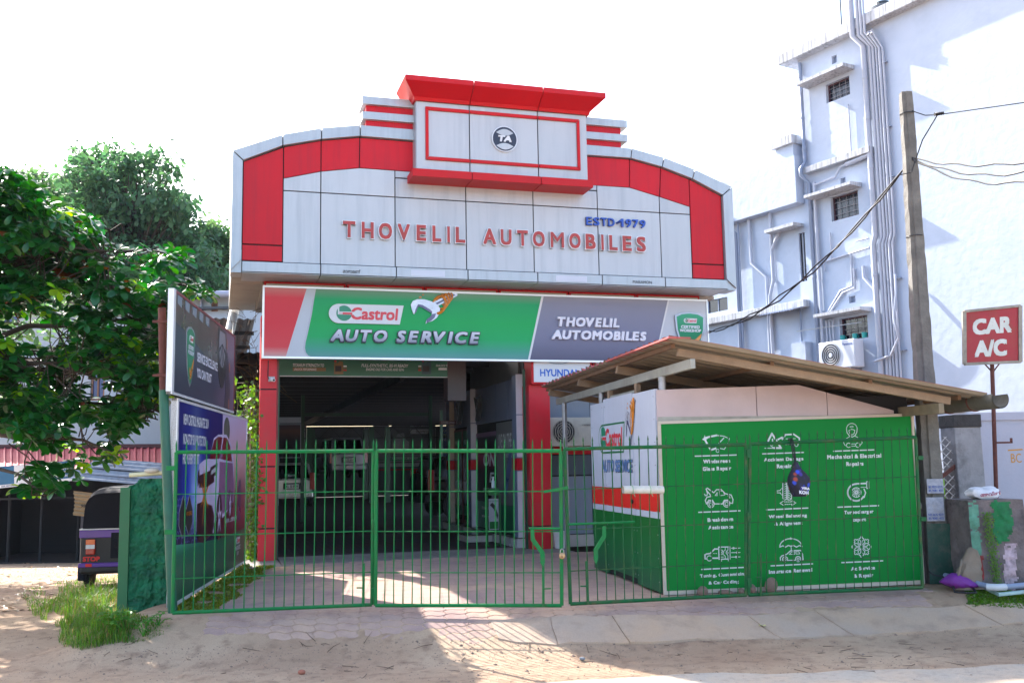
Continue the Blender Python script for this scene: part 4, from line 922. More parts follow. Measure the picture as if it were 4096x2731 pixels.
# ================================================================== gate
m_gate = mat('gate_green', (0, 108, 52), .5, 0, .14, 5, dirt=(70, 74, 44), damt=.5, dscale=7, spec=.25); m_gate2 = mat('gate_green_dusty', (4, 84, 42), .5, 0, .16, 5, dirt=(104, 80, 54), damt=.6, dscale=6, spec=.25)
def leaf(name, label, pxs, nbar, m, rails=(.265, .525, .79), group='green bar gate leaves across the drive', lean=0.0):
    """pxs: bottom-left, bottom-right, top-left, top-right corners in the photograph"""
    bl, br, tl, tr_ = pxs; A = gz(*bl, .06); Bq = gz(*br, .06); d = Vector((Bq.x-A.x, Bq.y-A.y, 0)); W = d.length; ang_ = math.degrees(math.atan2(d.y, d.x))
    fr = Frame((A.x, A.y, 0), ang_); t = fthing(name, label, 'gate', fr, group)
    c = [fr.on(*p, 0) for p in (bl, br, tl, tr_)]      # (u, z)
    P = lambda s, q: (c[0][0]*(1-s)*(1-q)+c[1][0]*s*(1-q)+c[2][0]*(1-s)*q+c[3][0]*s*q, 0, c[0][1]*(1-s)*(1-q)+c[1][1]*s*(1-q)+c[2][1]*(1-s)*q+c[3][1]*s*q)
    for nm, a, b in (('bottom_rail', (0, 0), (1, 0)), ('top_rail', (0, 1), (1, 1)), ('stile', (0, 0), (0, 1)), ('stile', (1, 0), (1, 1))):
        MB().tube([P(*a), P(*b)], .021, 8).build(nm, m, t, True)
    for q in rails: 
        pts = [Vector(P(i/16, 1-q))+Vector((0, -.012, 0)) for i in range(17)]; MB().tube(pts, .007, 4, twist=.9).build('rail', m, t)
    for i in range(1, nbar):
        s = i/nbar; a = Vector(P(s, 0)); b = Vector(P(s, 1)); up = (b-a).normalized(); j = rnd.uniform(-.004, .004)
        pts = [a+(b-a)*k/7+Vector((j*math.sin(k), 0, 0)) for k in range(8)]+[b+up*.05, b+up*.09, b+up*.135]; rs = [.0072]*8+[.008, .009, .001]
        MB().tube(pts, rs, 4, twist=.8, caps=False).build('bar', m, t)
    for s in (0, 1):
        b = Vector(P(s, 1)); MB().tube([b, b+Vector((0, 0, .08)), b+Vector((0, 0, .135))], [.009, .010, .001], 4).build('spike', m, t)
    return t, fr, P
l1 = leaf('gate_leaf', 'leftmost gate leaf, green twisted bars, hinged at the rough green pillar', ((690, 2450), (1488, 2417), (705, 1808), (1494, 1803)), 20, m_gate)
l2 = leaf('gate_leaf', 'second gate leaf from the green pillar, ending at the brass padlock', ((1502, 2420), (2247, 2420), (1506, 1803), (2243, 1803)), 20, m_gate)
l3 = leaf('gate_leaf', 'gate leaf carrying the white plastic pipe, third from the green pillar', ((2282, 2414), (2985, 2378), (2258, 1795), (2983, 1778)), 20, m_gate2)
l4 = leaf('gate_leaf', 'rightmost gate leaf with the cloth bag, in front of the green board', ((2995, 2378), (3690, 2348), (3000, 1776), (3662, 1748)), 20, m_gate2)
def hw(lf, s, q, mb, nm, m=m_gate): return mb.build(nm, m, lf[0], bevel=0)
def box_at(lf, s, q, w, h, d=.05, dx=0.0, m=m_gate, nm='hinge'):
    p = lf[2](s, q); return MB().box(p[0]-w/2+dx, -d, p[2]-h/2, p[0]+w/2+dx, d*.4, p[2]+h/2).build(nm, m, lf[0], bevel=.004)
for q in (.94, .52, .08): box_at(l1, 1, q, .055, .10, dx=.02); box_at(l3, 1, q, .05, .10, dx=.02, m=m_gate2)
for q in (.90, .50): box_at(l1, 0, q, .10, .05, .03, dx=-.05)
for q in (.86, .45): box_at(l4, 1, q, .07, .05, .03, dx=.04, m=m_gate2)
# bolts: sliding bolt plates, drop bolts
for lf, s0, s1, q in ((l2, .83, 1.0, .495), (l3, .0, .36, .51)):
    a, b = lf[2](s0, q), lf[2](s1, q); MB().tube([(a[0], -.03, a[2]), (b[0], -.03, b[2])], .013, 8).build('sliding_bolt', m_gate, lf[0])
for lf, s, sg in ((l2, .84, 1), (l3, .20, -1)):
    p = lf[2](s, .49); x, z = p[0], p[2]; g_ = [(0, 0), (.04, 0), (.045, -.10), (.15, -.25), (.15, -.36), (.125, -.41), (.10, -.36), (.10, -.26), (0, -.12)]
    MB().prism([(x+sg*a, z+b) for a, b in g_], -.05, -.04).build('bolt_handle', m_gate, lf[0])
for lf, s, m_ in ((l1, .955, m_gate), (l2, .905, m_gate), (l3, .09, m_gate2), (l4, .06, m_gate2)):
    p, q = lf[2](s, .0), lf[2](s, .27); MB().tube([(p[0], -.03, p[2]-.01), (q[0], -.03, q[2])], .014, 8).bar((q[0], -.04, q[2]-.27), (q[0]+(.08 if lf is l2 else -.08), -.05, q[2]-.265), .014).build('drop_bolt', m_, lf[0])
a, b = l2[2](.92, .73), l3[2](.02, .75)
MB().prism([(a[0]-.02, a[2]-.01), (a[0]+.25, a[2]+.03), (a[0]+.25, a[2]+.065), (a[0]-.02, a[2]+.02)], -.05, -.04).build('latch_arm', m_gate, l2[0])
# brass padlock
m_brass = mat('worn_brass', (170, 140, 104), .4, .6, .2, 20)
P = l2[1].w(*(lambda p: (p[0]+.012, -.05))(l2[2](1, .32))); pk = thing('padlock', 'round worn brass padlock hanging between the two middle gate leaves', 'padlock', (P.x, P.y, l2[2](1, .32)[2]), l2[1].ang)
MB().tube([(0, -.02, 0), (0, -.015, 0), (0, .015, 0), (0, .02, 0)], [.028, .034, .034, .028], 18).build('lock_body', m_brass, pk, True); MB().tube([(.02*math.cos(R(a)), 0, .03+.045*math.sin(R(a))) for a in range(0, 181, 15)], .006, 8).build('shackle', mat('steel_shackle', (150, 150, 150), .3, .8), pk, True); MB().prism([(-.006, -.02), (.006, -.02), (.004, .004), (-.004, .004)], -.0225, -.0205).build('keyhole', m_black, pk)
# plastic pipe tied to the third leaf
m_pvc = mat('old_pvc', (196, 192, 182), .5, 0, .15, 6, dirt=(140, 130, 112), damt=.5, dscale=9)
F3 = l3[1]; a = F3.on(2492, 1958, -.07); b = F3.on(2652, 1958, -.07)
pv = fthing('plastic_pipe', 'short off-white plastic pipe tied across the bars of the gate', 'pipe', F3)
pp_ = MB(); n = 16; pp_.grid(lambda s, t: (a[0]+(b[0]-a[0])*t, -.07+.044*math.cos(2*math.pi*s), a[1]+(b[1]-a[1])*t+.044*math.sin(2*math.pi*s)), n, 2, True); pp_.grid(lambda s, t: (b[0]-(b[0]-a[0])*t, -.07+.038*math.cos(2*math.pi*s), b[1]-(b[1]-a[1])*t+.038*math.sin(2*math.pi*s)), n, 2, True).build('pipe_wall', m_pvc, pv, True)
for t_ in (.22, .66): MB().tube([(a[0]+(b[0]-a[0])*t_, -.07+.047*math.cos(R(q)), a[1]+(b[1]-a[1])*t_+.047*math.sin(R(q))) for q in range(0, 360, 20)], .004, 5, True).tube([(a[0]+(b[0]-a[0])*t_, -.11, a[1]-.03), (a[0]+(b[0]-a[0])*t_+.02, -.12, a[1]-.08)], .004, 5).build('tie_string', mat('green_string', (120, 160, 120), .8), pv)
# cloth bag on the fourth leaf
F4 = l4[1]; hb = fthing('drawstring_bag', 'dark printed drawstring bag hanging by its cords from the gate', 'bag', F4)
m_bagd = mat('bag_black', (18, 17, 24), .7, 0, .2, 20, .3, 60)
top = F4.on(3170, 1762, -.06); bot = F4.on(3190, 1985, -.06); cx = (top[0]+bot[0])/2; Hb = top[1]-bot[1]
zt_, zb_ = bot[1]+Hb*.62, bot[1]
def bagf(s, t):
    a = 2*math.pi*s; z = zb_+(zt_-zb_)*t; wd = (.125*math.sin(math.pi*min(1, .18+t*.62)**1.0))*(1-.78*smooth(.45, 1.0, t))+.012; dp = wd*.62
    k = 1+.08*math.sin(3*a+4*t)+.05*math.sin(7*a+9*t)
    return (bot[0]+(cx-bot[0])*t*1.0+wd*k*math.cos(a)+.02*(1-t), -.085+dp*k*math.sin(a), z)
bb = MB(); bb.grid(bagf, 28, 18, True); bb._add([bagf(i/28, 0) for i in range(28)], [tuple(range(27, -1, -1))])
# printed side in several hues
m_bagp = bpy.data.materials.new('bag_print'); m_bagp.use_nodes = True; N = m_bagp.node_tree.nodes; L = m_bagp.node_tree.links; tc = N.new('ShaderNodeTexCoord'); vo = N.new('ShaderNodeTexVoronoi'); vo.inputs['Scale'].default_value = 15; L.new(tc.outputs['Object'], vo.inputs['Vector'])
cr = N.new('ShaderNodeValToRGB'); cr.color_ramp.interpolation = 'CONSTANT'; e = cr.color_ramp.elements; e[0].position = 0; e[0].color = (*lin((40, 70, 190)), 1); e[1].position = .9; e[1].color = (*lin((20, 20, 60)), 1)
for p_, c_ in ((.3, (26, 22, 66)), (.5, (150, 60, 40)), (.62, (60, 40, 130)), (.78, (190, 160, 30))): q_ = e.new(p_); q_.color = (*lin(c_), 1)
sx_ = N.new('ShaderNodeSeparateColor'); L.new(vo.outputs['Color'], sx_.inputs[0]); L.new(sx_.outputs[0], cr.inputs[0])
mrb = N.new('ShaderNodeMapRange'); mrb.inputs['From Min'].default_value = .28; mrb.inputs['From Max'].default_value = .5; L.new(vo.outputs['Distance'], mrb.inputs['Value']); mxb = N.new('ShaderNodeMixRGB'); mxb.inputs[2].default_value = (*lin((20, 17, 38)), 1); L.new(mrb.outputs[0], mxb.inputs[0]); L.new(cr.outputs[0], mxb.inputs[1])
L.new(mxb.outputs[0], N['Principled BSDF'].inputs['Base Color']); N['Principled BSDF'].inputs['Roughness'].default_value = .7
bb.build('bag_body', m_bagp, hb, True)
for dx in (-.03, .0, .025): MB().tube([(cx+dx*.3+.0, -.085, zt_-.02), (cx+dx*.6-.01, -.07, zt_+(top[1]-zt_)*.5), (top[0]+dx*.6, -.045, top[1]-.0), (top[0]+dx*.6, .0, top[1]+.03), (top[0]+dx*.6, .03, top[1]-.05)], .006, 6).build('cord', m_bagd, hb, True)
MB().tube([bagf(.5, .02), bagf(.52, .4), bagf(.55, .75), (cx-.02, -.10, zt_)], .008, 6).build('cord', m_bagd, hb, True)
text('bag_lettering', 'VIRA', bot[0]+.0, bot[0]+.10, zb_+.085, zb_+.115, m_wl, hb, -.175, bold=.05, slope=-.1); text('bag_lettering', 'KOH', bot[0]-.03, bot[0]+.085, zb_+.035, zb_+.075, m_wl, hb, -.172, bold=.05, slope=-.1)
# gate posts: leaning pipe on the left; stones at the foot on the right
m_bpipe = mat('green_steel_pipe', (14, 84, 66), .45, .1, .2, 6, dirt=(60, 50, 40), damt=.4); m_rust = mat('rusty_steel', (92, 52, 46), .8, .2, .3, 12, .3, 60)
p0 = gz(697, 2492, -.12); b1 = at_depth(654, 1560, p0.y+.02); b2 = at_depth(648, 1232, p0.y+.02); mid = at_depth(672, 2000, p0.y)
gp = thing('gate_post', 'tall steel pipe post, green below and rusty above, holding the left gate', 'post', p0)
rel = lambda q: tuple(Vector(q)-p0)
MB().tube([(0, 0, -.2), rel(mid), rel(b1)], .055, 12).build('lower_pipe', m_bpipe, gp, True); MB().tube([rel(b1), rel(b2)], .046, 12).build('upper_pipe', m_rust, gp, True)
for (x, y) in ((655, 1285), (655, 1500)):
    q = Vector(rel(at_depth(x, y, p0.y-.03))); MB().bar(q-Vector((.13, 0, 0)), q+Vector((.13, .0, 0)), .012, .03).build('bracket', m_rust, gp)
# rough green masonry pillar
m_mas = mat('green_rough_plaster', (2, 98, 64), .75, 0, .35, 5, 1.0, 26, dirt=(6, 58, 50), damt=.8, dscale=4, bdist=.03)
A = gz(480, 2470, -.17); Bq = gz(650, 2500, -.17); d = Bq-A; fr = Frame((A.x, A.y, -.3), 4.0); mp_ = fthing('masonry_pillar', 'squat rough-plastered green masonry pillar beside the left gate post', 'pillar', fr)
Wp = .56; Hp = fr.on(560, 1915, 0)[1]
def pilf(s, t):
    k = [(0, 0), (Wp, 0), (Wp, .42), (0, .42)]; q = s*4; i = int(q) % 4; f = q-int(q); a, b = k[i], k[(i+1) % 4]
    x = a[0]+(b[0]-a[0])*f; y = a[1]+(b[1]-a[1])*f; z = t*Hp
    if t > .9 and x < .18: z -= .10*smooth(.9, 1, t)*smooth(.18, .05, x)
    n = Vector((x-Wp/2, (y-.21)*1.3, 0)); n.normalize()
    w_ = .030*mnoise.noise((x*6, y*6, z*6))+.030*mnoise.noise((x*14, y*14, z*11))+.024*mnoise.noise((x*32, y*32, z*30)); w_ -= .05*smooth(.93, 1, t)
    if x < .09 and y < .02: w_ = .02
    return (x+n.x*w_, y+n.y*w_, z)
pb = MB(); pb.grid(pilf, 176, 130, True); pb._add([pilf(i/176, 1) for i in range(176)], [tuple(range(176))]); pb.build('plaster', m_mas, mp_, True)
MB().box(-.03, -.04, -.05, .09, .02, Hp-.10).build('corner_board', mat('green_board', (6, 92, 52), .5, 0, .1, 6), mp_, bevel=.004)
tag(MB().tube([fr.w(.02, .15, Hp+.05), fr.w(.62, .13, Hp+.08)], .03, 10).build('cream_pipe', mat('cream_pvc', (200, 196, 160), .4), None, True), 'cream plastic pipe lying on top of the rough green pillar', 'pipe')
st2 = MB().ball((0, 0, 0), .05, 10, 6, (1.9, 1, .7)).build('stone_chip', mat('pale_stone', (190, 182, 168), .9, 0, .2)); st2.location = fr.w(.30, .1, Hp+.10); tag(st2, 'small pale lump of mortar on the rough green pillar', 'stone')
# tall plaster pier behind the pipe post, dark and weathered
fp = Frame((A.x+.60, A.y+.10, -.3), 4.0); pr_ = fthing('boundary_pier', 'tall weathered dark pier behind the green pillar', 'pier', fp)
zt1 = fp.on(665, 1590, 0)[1]
MB().box(-.04, .0, 0, .11, .3, zt1+.05).build('pier_shaft', mat('weathered_pier', (58, 66, 58), .95, 0, .4, 8, .8, 30, dirt=(8, 84, 62), damt=.7, dscale=2, bdist=.02), pr_)

# ------------------------------------------------------------------ two advertising boards along the drive
def fL(x, y, z): return (x, y, z)
lbm = mat('board_trim', (206, 208, 212), .4, .3, .06)
b1_ = fthing('advert_board', 'lower advert board with white car on blue, along the left of the drive', 'billboard', FL)
U0, U1, ZA, ZB = .0, 5.30, .05, 2.42; y0 = -.0
MB().box(U0, .0, ZA, U1, .06, ZB).build('board_backing', mat('board_back', (120, 110, 96), .8), b1_)
for bx in ((U0, -.012, ZA, U1, .062, ZA+.04), (U0, -.012, ZB-.03, U1, .062, ZB), (U0, -.013, ZA+.04, U0+.07, .063, ZB-.03), (U1-.03, -.013, ZA+.04, U1, .063, ZB-.03)): MB().box(*bx).build('board_trim', lbm, b1_)
def pL(nm, poly, m, dy=.002, par=b1_): return MB().prism(poly, -dy-.002, -dy).build(nm, m, par)
m_bblue = bpy.data.materials.new('print_blue'); m_bblue.use_nodes = True
def two_axis(m, f):
    N = m.node_tree.nodes; L = m.node_tree.links; b = N['Principled BSDF']; tc = N.new('ShaderNodeTexCoord'); sx = N.new('ShaderNodeSeparateXYZ'); L.new(tc.outputs['Object'], sx.inputs[0]); f(N, L, b, sx)
def f_blue(N, L, b, sx):
    mr = N.new('ShaderNodeMapRange'); mr.inputs['From Min'].default_value = .1; mr.inputs['From Max'].default_value = 2.9; L.new(sx.outputs[0], mr.inputs['Value']); cr = N.new('ShaderNodeValToRGB'); e = cr.color_ramp.elements
    e[0].color = (*lin((14, 18, 84)), 1); e[1].color = (*lin((52, 10, 40)), 1)
    for p, c in ((.22, (30, 60, 180)), (.36, (150, 180, 235)), (.5, (70, 90, 190)), (.62, (40, 20, 90)), (.8, (74, 8, 30))): q = e.new(p); q.color = (*lin(c), 1)
    L.new(mr.outputs[0], cr.inputs[0]); m2 = N.new('ShaderNodeMapRange'); m2.inputs['From Min'].default_value = 1.0; m2.inputs['From Max'].default_value = 2.2; m2.inputs['To Max'].default_value = .9; L.new(sx.outputs[2], m2.inputs['Value'])
    m3 = N.new('ShaderNodeMapRange'); m3.inputs['From Min'].default_value = 1.3; m3.inputs['From Max'].default_value = .75; L.new(sx.outputs[2], m3.inputs['Value'])
    mx = N.new('ShaderNodeMixRGB'); mx.inputs[2].default_value = (*lin((20, 20, 92)), 1); L.new(m2.outputs[0], mx.inputs[0]); L.new(cr.outputs[0], mx.inputs[1])
    my = N.new('ShaderNodeMixRGB'); my.inputs[2].default_value = (*lin((30, 16, 56)), 1); L.new(m3.outputs[0], my.inputs[0]); L.new(mx.outputs[0], my.inputs[1]); L.new(my.outputs[0], b.inputs['Base Color']); b.inputs['Roughness'].default_value = .5; b.inputs['Specular IOR Level'].default_value = .2
two_axis(m_bblue, f_blue)
m_street = grad_mat('print_street', [(0, (70, 20, 36)), (.35, (120, 70, 86)), (.6, (186, 150, 156)), (1, (176, 168, 205))], 'Z', .6, 2.4, .3)
m_bgreen = grad_mat('print_board_green', [(0, (6, 74, 56)), (.8, (10, 100, 72)), (1, (60, 150, 120))], 'Z', .08, .75, .35)
pL('blue_field', [(U0+.07, ZA+.04), (3.0, ZA+.04), (3.0, ZB-.03), (U0+.07, ZB-.03)], m_bblue); pL('street_field', [(3.0, ZA+.04), (U1-.03, ZA+.04), (U1-.03, ZB-.03), (3.0, ZB-.03)], m_street)
pL('green_field', [(U0+.07, ZA+.04), (U1-.03, ZA+.04), (U1-.03, .62), (3.4, .60), (1.5, .66), (U0+.07, .74)], m_bgreen, .004)
for k, t_ in enumerate(('NEW CASTROL MAGNATEC SUV', 'NON-STOP SUV PROTECTION', 'FROM EVERY START')):
    text('lettering', t_, .36, (1.92, 1.76, 1.32)[k], 2.13-k*.235, 2.26-k*.235, m_white, b1_, -.006, bold=.025)
m_cw = mat('print_car_white', (176, 166, 196), .5, 0, .2, 1.2, spec=.2); m_cd = mat('print_car_dark', (44, 12, 28), .3, 0, .3, 2); m_cr2 = mat('print_car_maroon', (96, 10, 34), .3, 0, .2, 2)
# car on the board: (u, z)
pL('print_car', [(1.25, .82), (1.22, 1.1), (1.26, 1.42), (1.35, 1.66), (1.7, 1.72), (2.05, 1.74), (2.32, 2.02), (2.65, 2.08), (3.3, 2.10), (3.7, 1.98), (4.0, 1.72), (4.08, 1.35), (4.02, 1.05), (3.6, .98), (3.2, .84), (2.4, .72), (1.7, .68)], m_cw, .005)
pL('print_windscreen', [(2.02, 1.73), (2.32, 1.99), (2.66, 2.05), (2.98, 2.05), (2.75, 1.74)], m_cr2, .007); pL('print_side_window', [(2.86, 1.74), (3.06, 2.05), (3.35, 2.05), (3.66, 1.93), (3.85, 1.70)], m_cr2, .007)
pL('print_bumper', [(1.25, .82), (1.24, 1.16), (1.6, 1.18), (2.25, 1.10), (2.45, .95), (2.35, .72), (1.7, .64), (1.35, .68)], m_cd, .007); pL('print_grille', [(1.36, 1.36), (1.38, 1.52), (2.35, 1.60), (2.4, 1.42), (1.9, 1.36)], m_cd, .007)
m_cs = mat('print_car_shade', (120, 84, 116), .5, 0, .3, 1.5, spec=.2)
pL('print_car_side', [(2.78, 1.70), (3.9, 1.68), (4.05, 1.35), (4.0, 1.08), (3.6, 1.0), (3.1, .95), (2.75, 1.2)], m_cs, .006); pL('print_lamp', [(2.02, 1.46), (2.1, 1.62), (2.62, 1.68), (2.58, 1.52)], m_cd, .008); pL('print_lamp_glint', [(2.12, 1.52), (2.18, 1.58), (2.5, 1.63), (2.48, 1.56)], m_dw, .010); pL('print_lamp', [(1.26, 1.38), (1.27, 1.56), (1.36, 1.6), (1.36, 1.42)], m_cd, .008)
pL('print_mirror', [(2.78, 1.74), (2.8, 1.84), (2.98, 1.86), (3.0, 1.76)], m_cs, .011); pL('print_sill', [(2.4, .86), (3.2, .90), (4.0, 1.1), (4.02, 1.02), (3.2, .80), (2.45, .70)], m_cd, .007)
pL('print_tree', disc(3.35, 2.16, .26, 16, rz=.20), mat('print_foliage', (84, 84, 76), .5, 0, .5, 9, spec=.2), .004)
for cx, cz, rx, rz in ((2.82, .92, .22, .33), (3.72, 1.05, .13, .24)):
    w_ = pL('print_wheel', disc(cx, cz, rx, 20, rz=rz), m_cd, .008)
    for q in range(5):
        a = R(90+72*q); pL('print_spoke', [(cx+.05*math.cos(a+.9)*1, cz+.06*math.sin(a+.9)), (cx+rx*.82*math.cos(a), cz+rz*.82*math.sin(a)), (cx+.05*math.cos(a-.9), cz+.06*math.sin(a-.9))], m_cw, .010)
for k in range(8):
    a = R(20+k*45); pL('print_oil_splash', [(1.72+.03*math.cos(a+1.5), 1.25+.04*math.sin(a+1.5)), (1.72+.3*math.cos(a), 1.25+.42*math.sin(a)), (1.72+.03*math.cos(a-1.5), 1.25+.04*math.sin(a-1.5))], m_oil, .011)
for k, (cx, m_) in enumerate(((.42, m_black), (.78, m_black))):
    hx = [(cx, .80), (cx+.19, .95), (cx+.19, 1.10), (cx, 1.28), (cx-.19, 1.10), (cx-.19, .95)]; pL('print_badge_edge', [(cx+(x-cx)*1.06, 1.03+(z-1.03)*1.06) for x, z in hx], m_dw, .006); pL('print_badge', hx, m_, .008)
text('lettering', 'FORCEFIELD', .62, .94, 1.04, 1.09, m_oil, b1_, -.011, bold=.03)
pL('print_bottle', [(4.5, .78), (4.5, 1.32), (4.56, 1.42), (4.7, 1.42), (4.76, 1.32), (4.76, .78)], mat('print_bottle_blue', (30, 44, 90), .3, 0, .3, 4), .006)
text('lettering', 'NON-STOP PROTECTION FROM EVERY START', 3.4, 4.4, .80, .86, m_txt, b1_, -.006)
oil_logo('oil_plate', 4.35, 4.72, .42, .52, -.004, b1_, .003); text('lettering', 'MAGNATEC', 4.3, 4.78, .32, .39, m_white, b1_, -.006, bold=.03); text('lettering', 'SUV', 4.46, 4.62, .24, .30, m_white, b1_, -.006, bold=.03)
mb = MB()
rh = random.Random(5)
for i in range(16):
    for j in range(9):
        cx = .12+i*.105+(.052 if j % 2 else 0); cz = .62+j*.075
        if cz > 1.35-.0*cx or rh.random() < .25: continue
        stroke(mb, [(cx+.05*math.cos(R(a)), cz+.043*math.sin(R(a))) for a in range(30, 400, 60)][:rh.randint(3, 6)], .006, -.0055, t=.001)
mb.build('print_mesh', mat('print_mesh_blue', (96, 96, 170), .4), b1_)
b2_ = fthing('advert_board', 'upper grey advert board reading service excellence, above the white car board', 'billboard', FL)
U0, U1, ZA, ZB = -.40, 3.80, 2.44, 3.64; Y2 = -.02
def p2L(nm, poly, m, dy=.002): return MB().prism(poly, Y2-dy-.002, Y2-dy).build(nm, m, b2_)
MB().box(U0, Y2, ZA, U1, Y2+.05, ZB).build('board_backing', mat('board_back', (120, 110, 96)), b2_)
for bx, m_ in (((U0, Y2-.012, ZA, U1, Y2+.052, ZA+.03), lbm), ((U0, Y2-.012, ZB-.03, U1, Y2+.052, ZB), mat('maroon_trim', (120, 50, 60), .4)), ((U0-.01, Y2-.013, ZA+.03, U0+.09, Y2+.055, ZB), lbm), ((U1-.03, Y2-.013, ZA+.03, U1, Y2+.053, ZB-.03), mat('maroon_trim', (120, 50, 60)))): MB().box(*bx).build('board_trim', m_, b2_)
m_bg = grad_mat('print_greyboard', [(0, (54, 58, 72)), (.6, (62, 66, 84)), (.85, (96, 84, 104)), (1, (110, 92, 112))], 'X', -.4, 3.8, .35)
p2L('grey_field', [(U0+.09, ZA+.03), (U1-.03, ZA+.03), (U1-.03, ZB-.03), (U0+.09, ZB-.03)], m_bg)
p2L('print_car_underside', [(U0+.09, 3.28), (.5, 3.22), (1.6, 3.06), (2.6, 2.92), (2.75, 3.61), (U0+.09, 3.61)], mat('print_dark_red', (52, 34, 40), .3, 0, .4, 2), .004)
for k in range(5): p2L('print_window_light', [(-.2+k*.42, 3.50), (.02+k*.42, 3.48), (.04+k*.42, 3.60), (-.2+k*.42, 3.60)], mat('print_pale', (110, 124, 140), .3), .006)
p2L('print_tyre', disc(2.72, 3.30, .36, 24, rz=.56, a0=150, a1=390), mat('print_tyre', (40, 40, 46), .4), .006); p2L('print_rim', disc(2.72, 3.38, .25, 20, rz=.34, a0=150, a1=390), mat('print_rim', (120, 118, 128), .4), .008)
for q in range(5): a = R(200+35*q); p2L('print_spoke', [(2.70, 3.38), (2.72+.24*math.cos(a-.09), 3.38+.32*math.sin(a-.09)), (2.72+.24*math.cos(a+.09), 3.38+.32*math.sin(a+.09))], m_black, .010)
p2L('print_figure', [(2.95, 2.47), (3.05, 2.75), (3.0, 3.05), (3.12, 3.3), (3.2, 3.3), (3.3, 3.0), (3.42, 2.85), (3.4, 2.47)], mat('print_figure', (60, 52, 66), .4, 0, .4, 6), .006)
for cx, cz in ((3.35, 3.1), (3.1, 3.42), (3.32, 2.55)): p2L('print_hand', disc(cx, cz, .05, 10, rz=.08), mat('print_skin', (150, 100, 90), .5), .008)
shield(b2_, .55, 3.33, .48, .74, Y2-.004, lambda x, y, z: (x, y, z), .006)
text('lettering', 'SERVICE EXCELLENCE', .98, 2.38, 2.95, 3.07, m_wl, b2_, Y2-.006, bold=.03); text('lettering', 'YOU CAN TRUST', .98, 1.95, 2.75, 2.87, m_wl, b2_, Y2-.006, bold=.03)
for u in (3.55,): MB().bar((u, .1, 0), (u, .1, 3.6), .06).build('board_post', m_rust, b2_)
# ================================================================== shed with the service board
m_shw = mat('white_sheet_panel', (178, 185, 200), .5, 0, .06, 2, dirt=(160, 160, 170), damt=.35, dscale=5, streak=True); m_shr = mat('painted_red', (206, 24, 14), .45, 0, .06); m_shg2 = grad_mat('painted_green', [(0, (24, 82, 56)), (.35, (4, 96, 48)), (1, (2, 98, 24))], 'Z', 0, 1.1, .45)
m_pinkish = mat('old_white_ply', (182, 164, 166), .6, 0, .08, 2, .15, 30, dirt=(168, 150, 146), damt=.4, dscale=3); m_brd = mat('board_green', (0, 122, 46), .55, 0, .07, 1.2, spec=.15, dirt=(8, 108, 46), damt=.3); m_cbeam = mat('painted_channel', (150, 150, 142), .5, .2, .2, 5, dirt=(104, 88, 70), damt=.5)
m_wood = mat('weathered_timber', (142, 120, 98), .75, 0, .2, 6, .3, 40, dirt=(110, 84, 60), damt=.5); m_postg = mat('galvanised_pipe', (150, 152, 158), .4, .6, .2, 8); m_pinkr = mat('pink_roof_sheet', (176, 84, 82), .55, .1, .15, 4, dirt=(130, 70, 62), damt=.4); m_under = mat('roof_underside', (140, 128, 112), .6, .1, .12, 4, dirt=(140, 122, 102), damt=.5)
sh = fthing('service_shed', 'small sheet-metal shed with green service board, white side and sloping pink roof', 'shed', FS)
SW, SD, SH = 3.43, 3.08, 2.48
MB().box(.03, .03, .02, SW-.03, SD, SH-.1).build('shed_core', m_dark, sh)
# side panels (facing -u): white, red band, white line, green
for v0, v1, zt in ((0.0, .935, SH), (.945, 2.34, SH+.02), (2.35, SD, SH-.02)):
    def sp(nm, z0, z1, m, off=0.0): MB().box(-.012-off, v0+.004, z0, .028, v1-.004, z1).build(nm, m, sh)
    sp('side_panel', 1.242, zt, m_shw); sp('red_band', .985, 1.24, m_shr); sp('white_line', .905, .983, m_shw); sp('green_panel', .03 if v0 != .945 else .10, .903, m_shg2)
rv = MB()
for v in (.05, .88, 1.0, 2.28, 2.42, 3.0):
    for k in range(9): rv.cyl((-.0125, v, .15+k*.28), (-.019, v, .15+k*.28), .008, 6)
rv.build('rivets', m_postg, sh)
fnSS = lambda a, y, z: (y, -a, z)
def sdt(b_, v1, v0, z0, z1, m, y=-.016, **k): return text_mb(b_, -v1, -v0, z0, z1, y, fn=fnSS, **k).build('lettering', m, sh)
oil_logo('oil_plate', -2.62, -1.30, 1.72, 2.14, -.0125, sh, .003, fnSS, m_shw, mat('logo_green', (14, 104, 56), .4))
sdt('AUTO SERVICE', 2.50, .98, 1.45, 1.63, mat('navy_outline', (28, 36, 78), .4), -.0145, bold=.05, shear=.15); sdt('AUTO SERVICE', 2.485, 1.0, 1.46, 1.622, mat('letter_blue', (96, 132, 186), .4), -.019, bold=.022, shear=.15)
spanner(sh, lambda a, b: (-1.26+a*.52, 1.72+b*.72), -.0125, .003, fnSS, .014)
lk = MB().cyl((-.02, 1.02, 1.08), (-.04, 1.02, 1.08), .03, 12).build('shed_padlock', m_steel, sh)
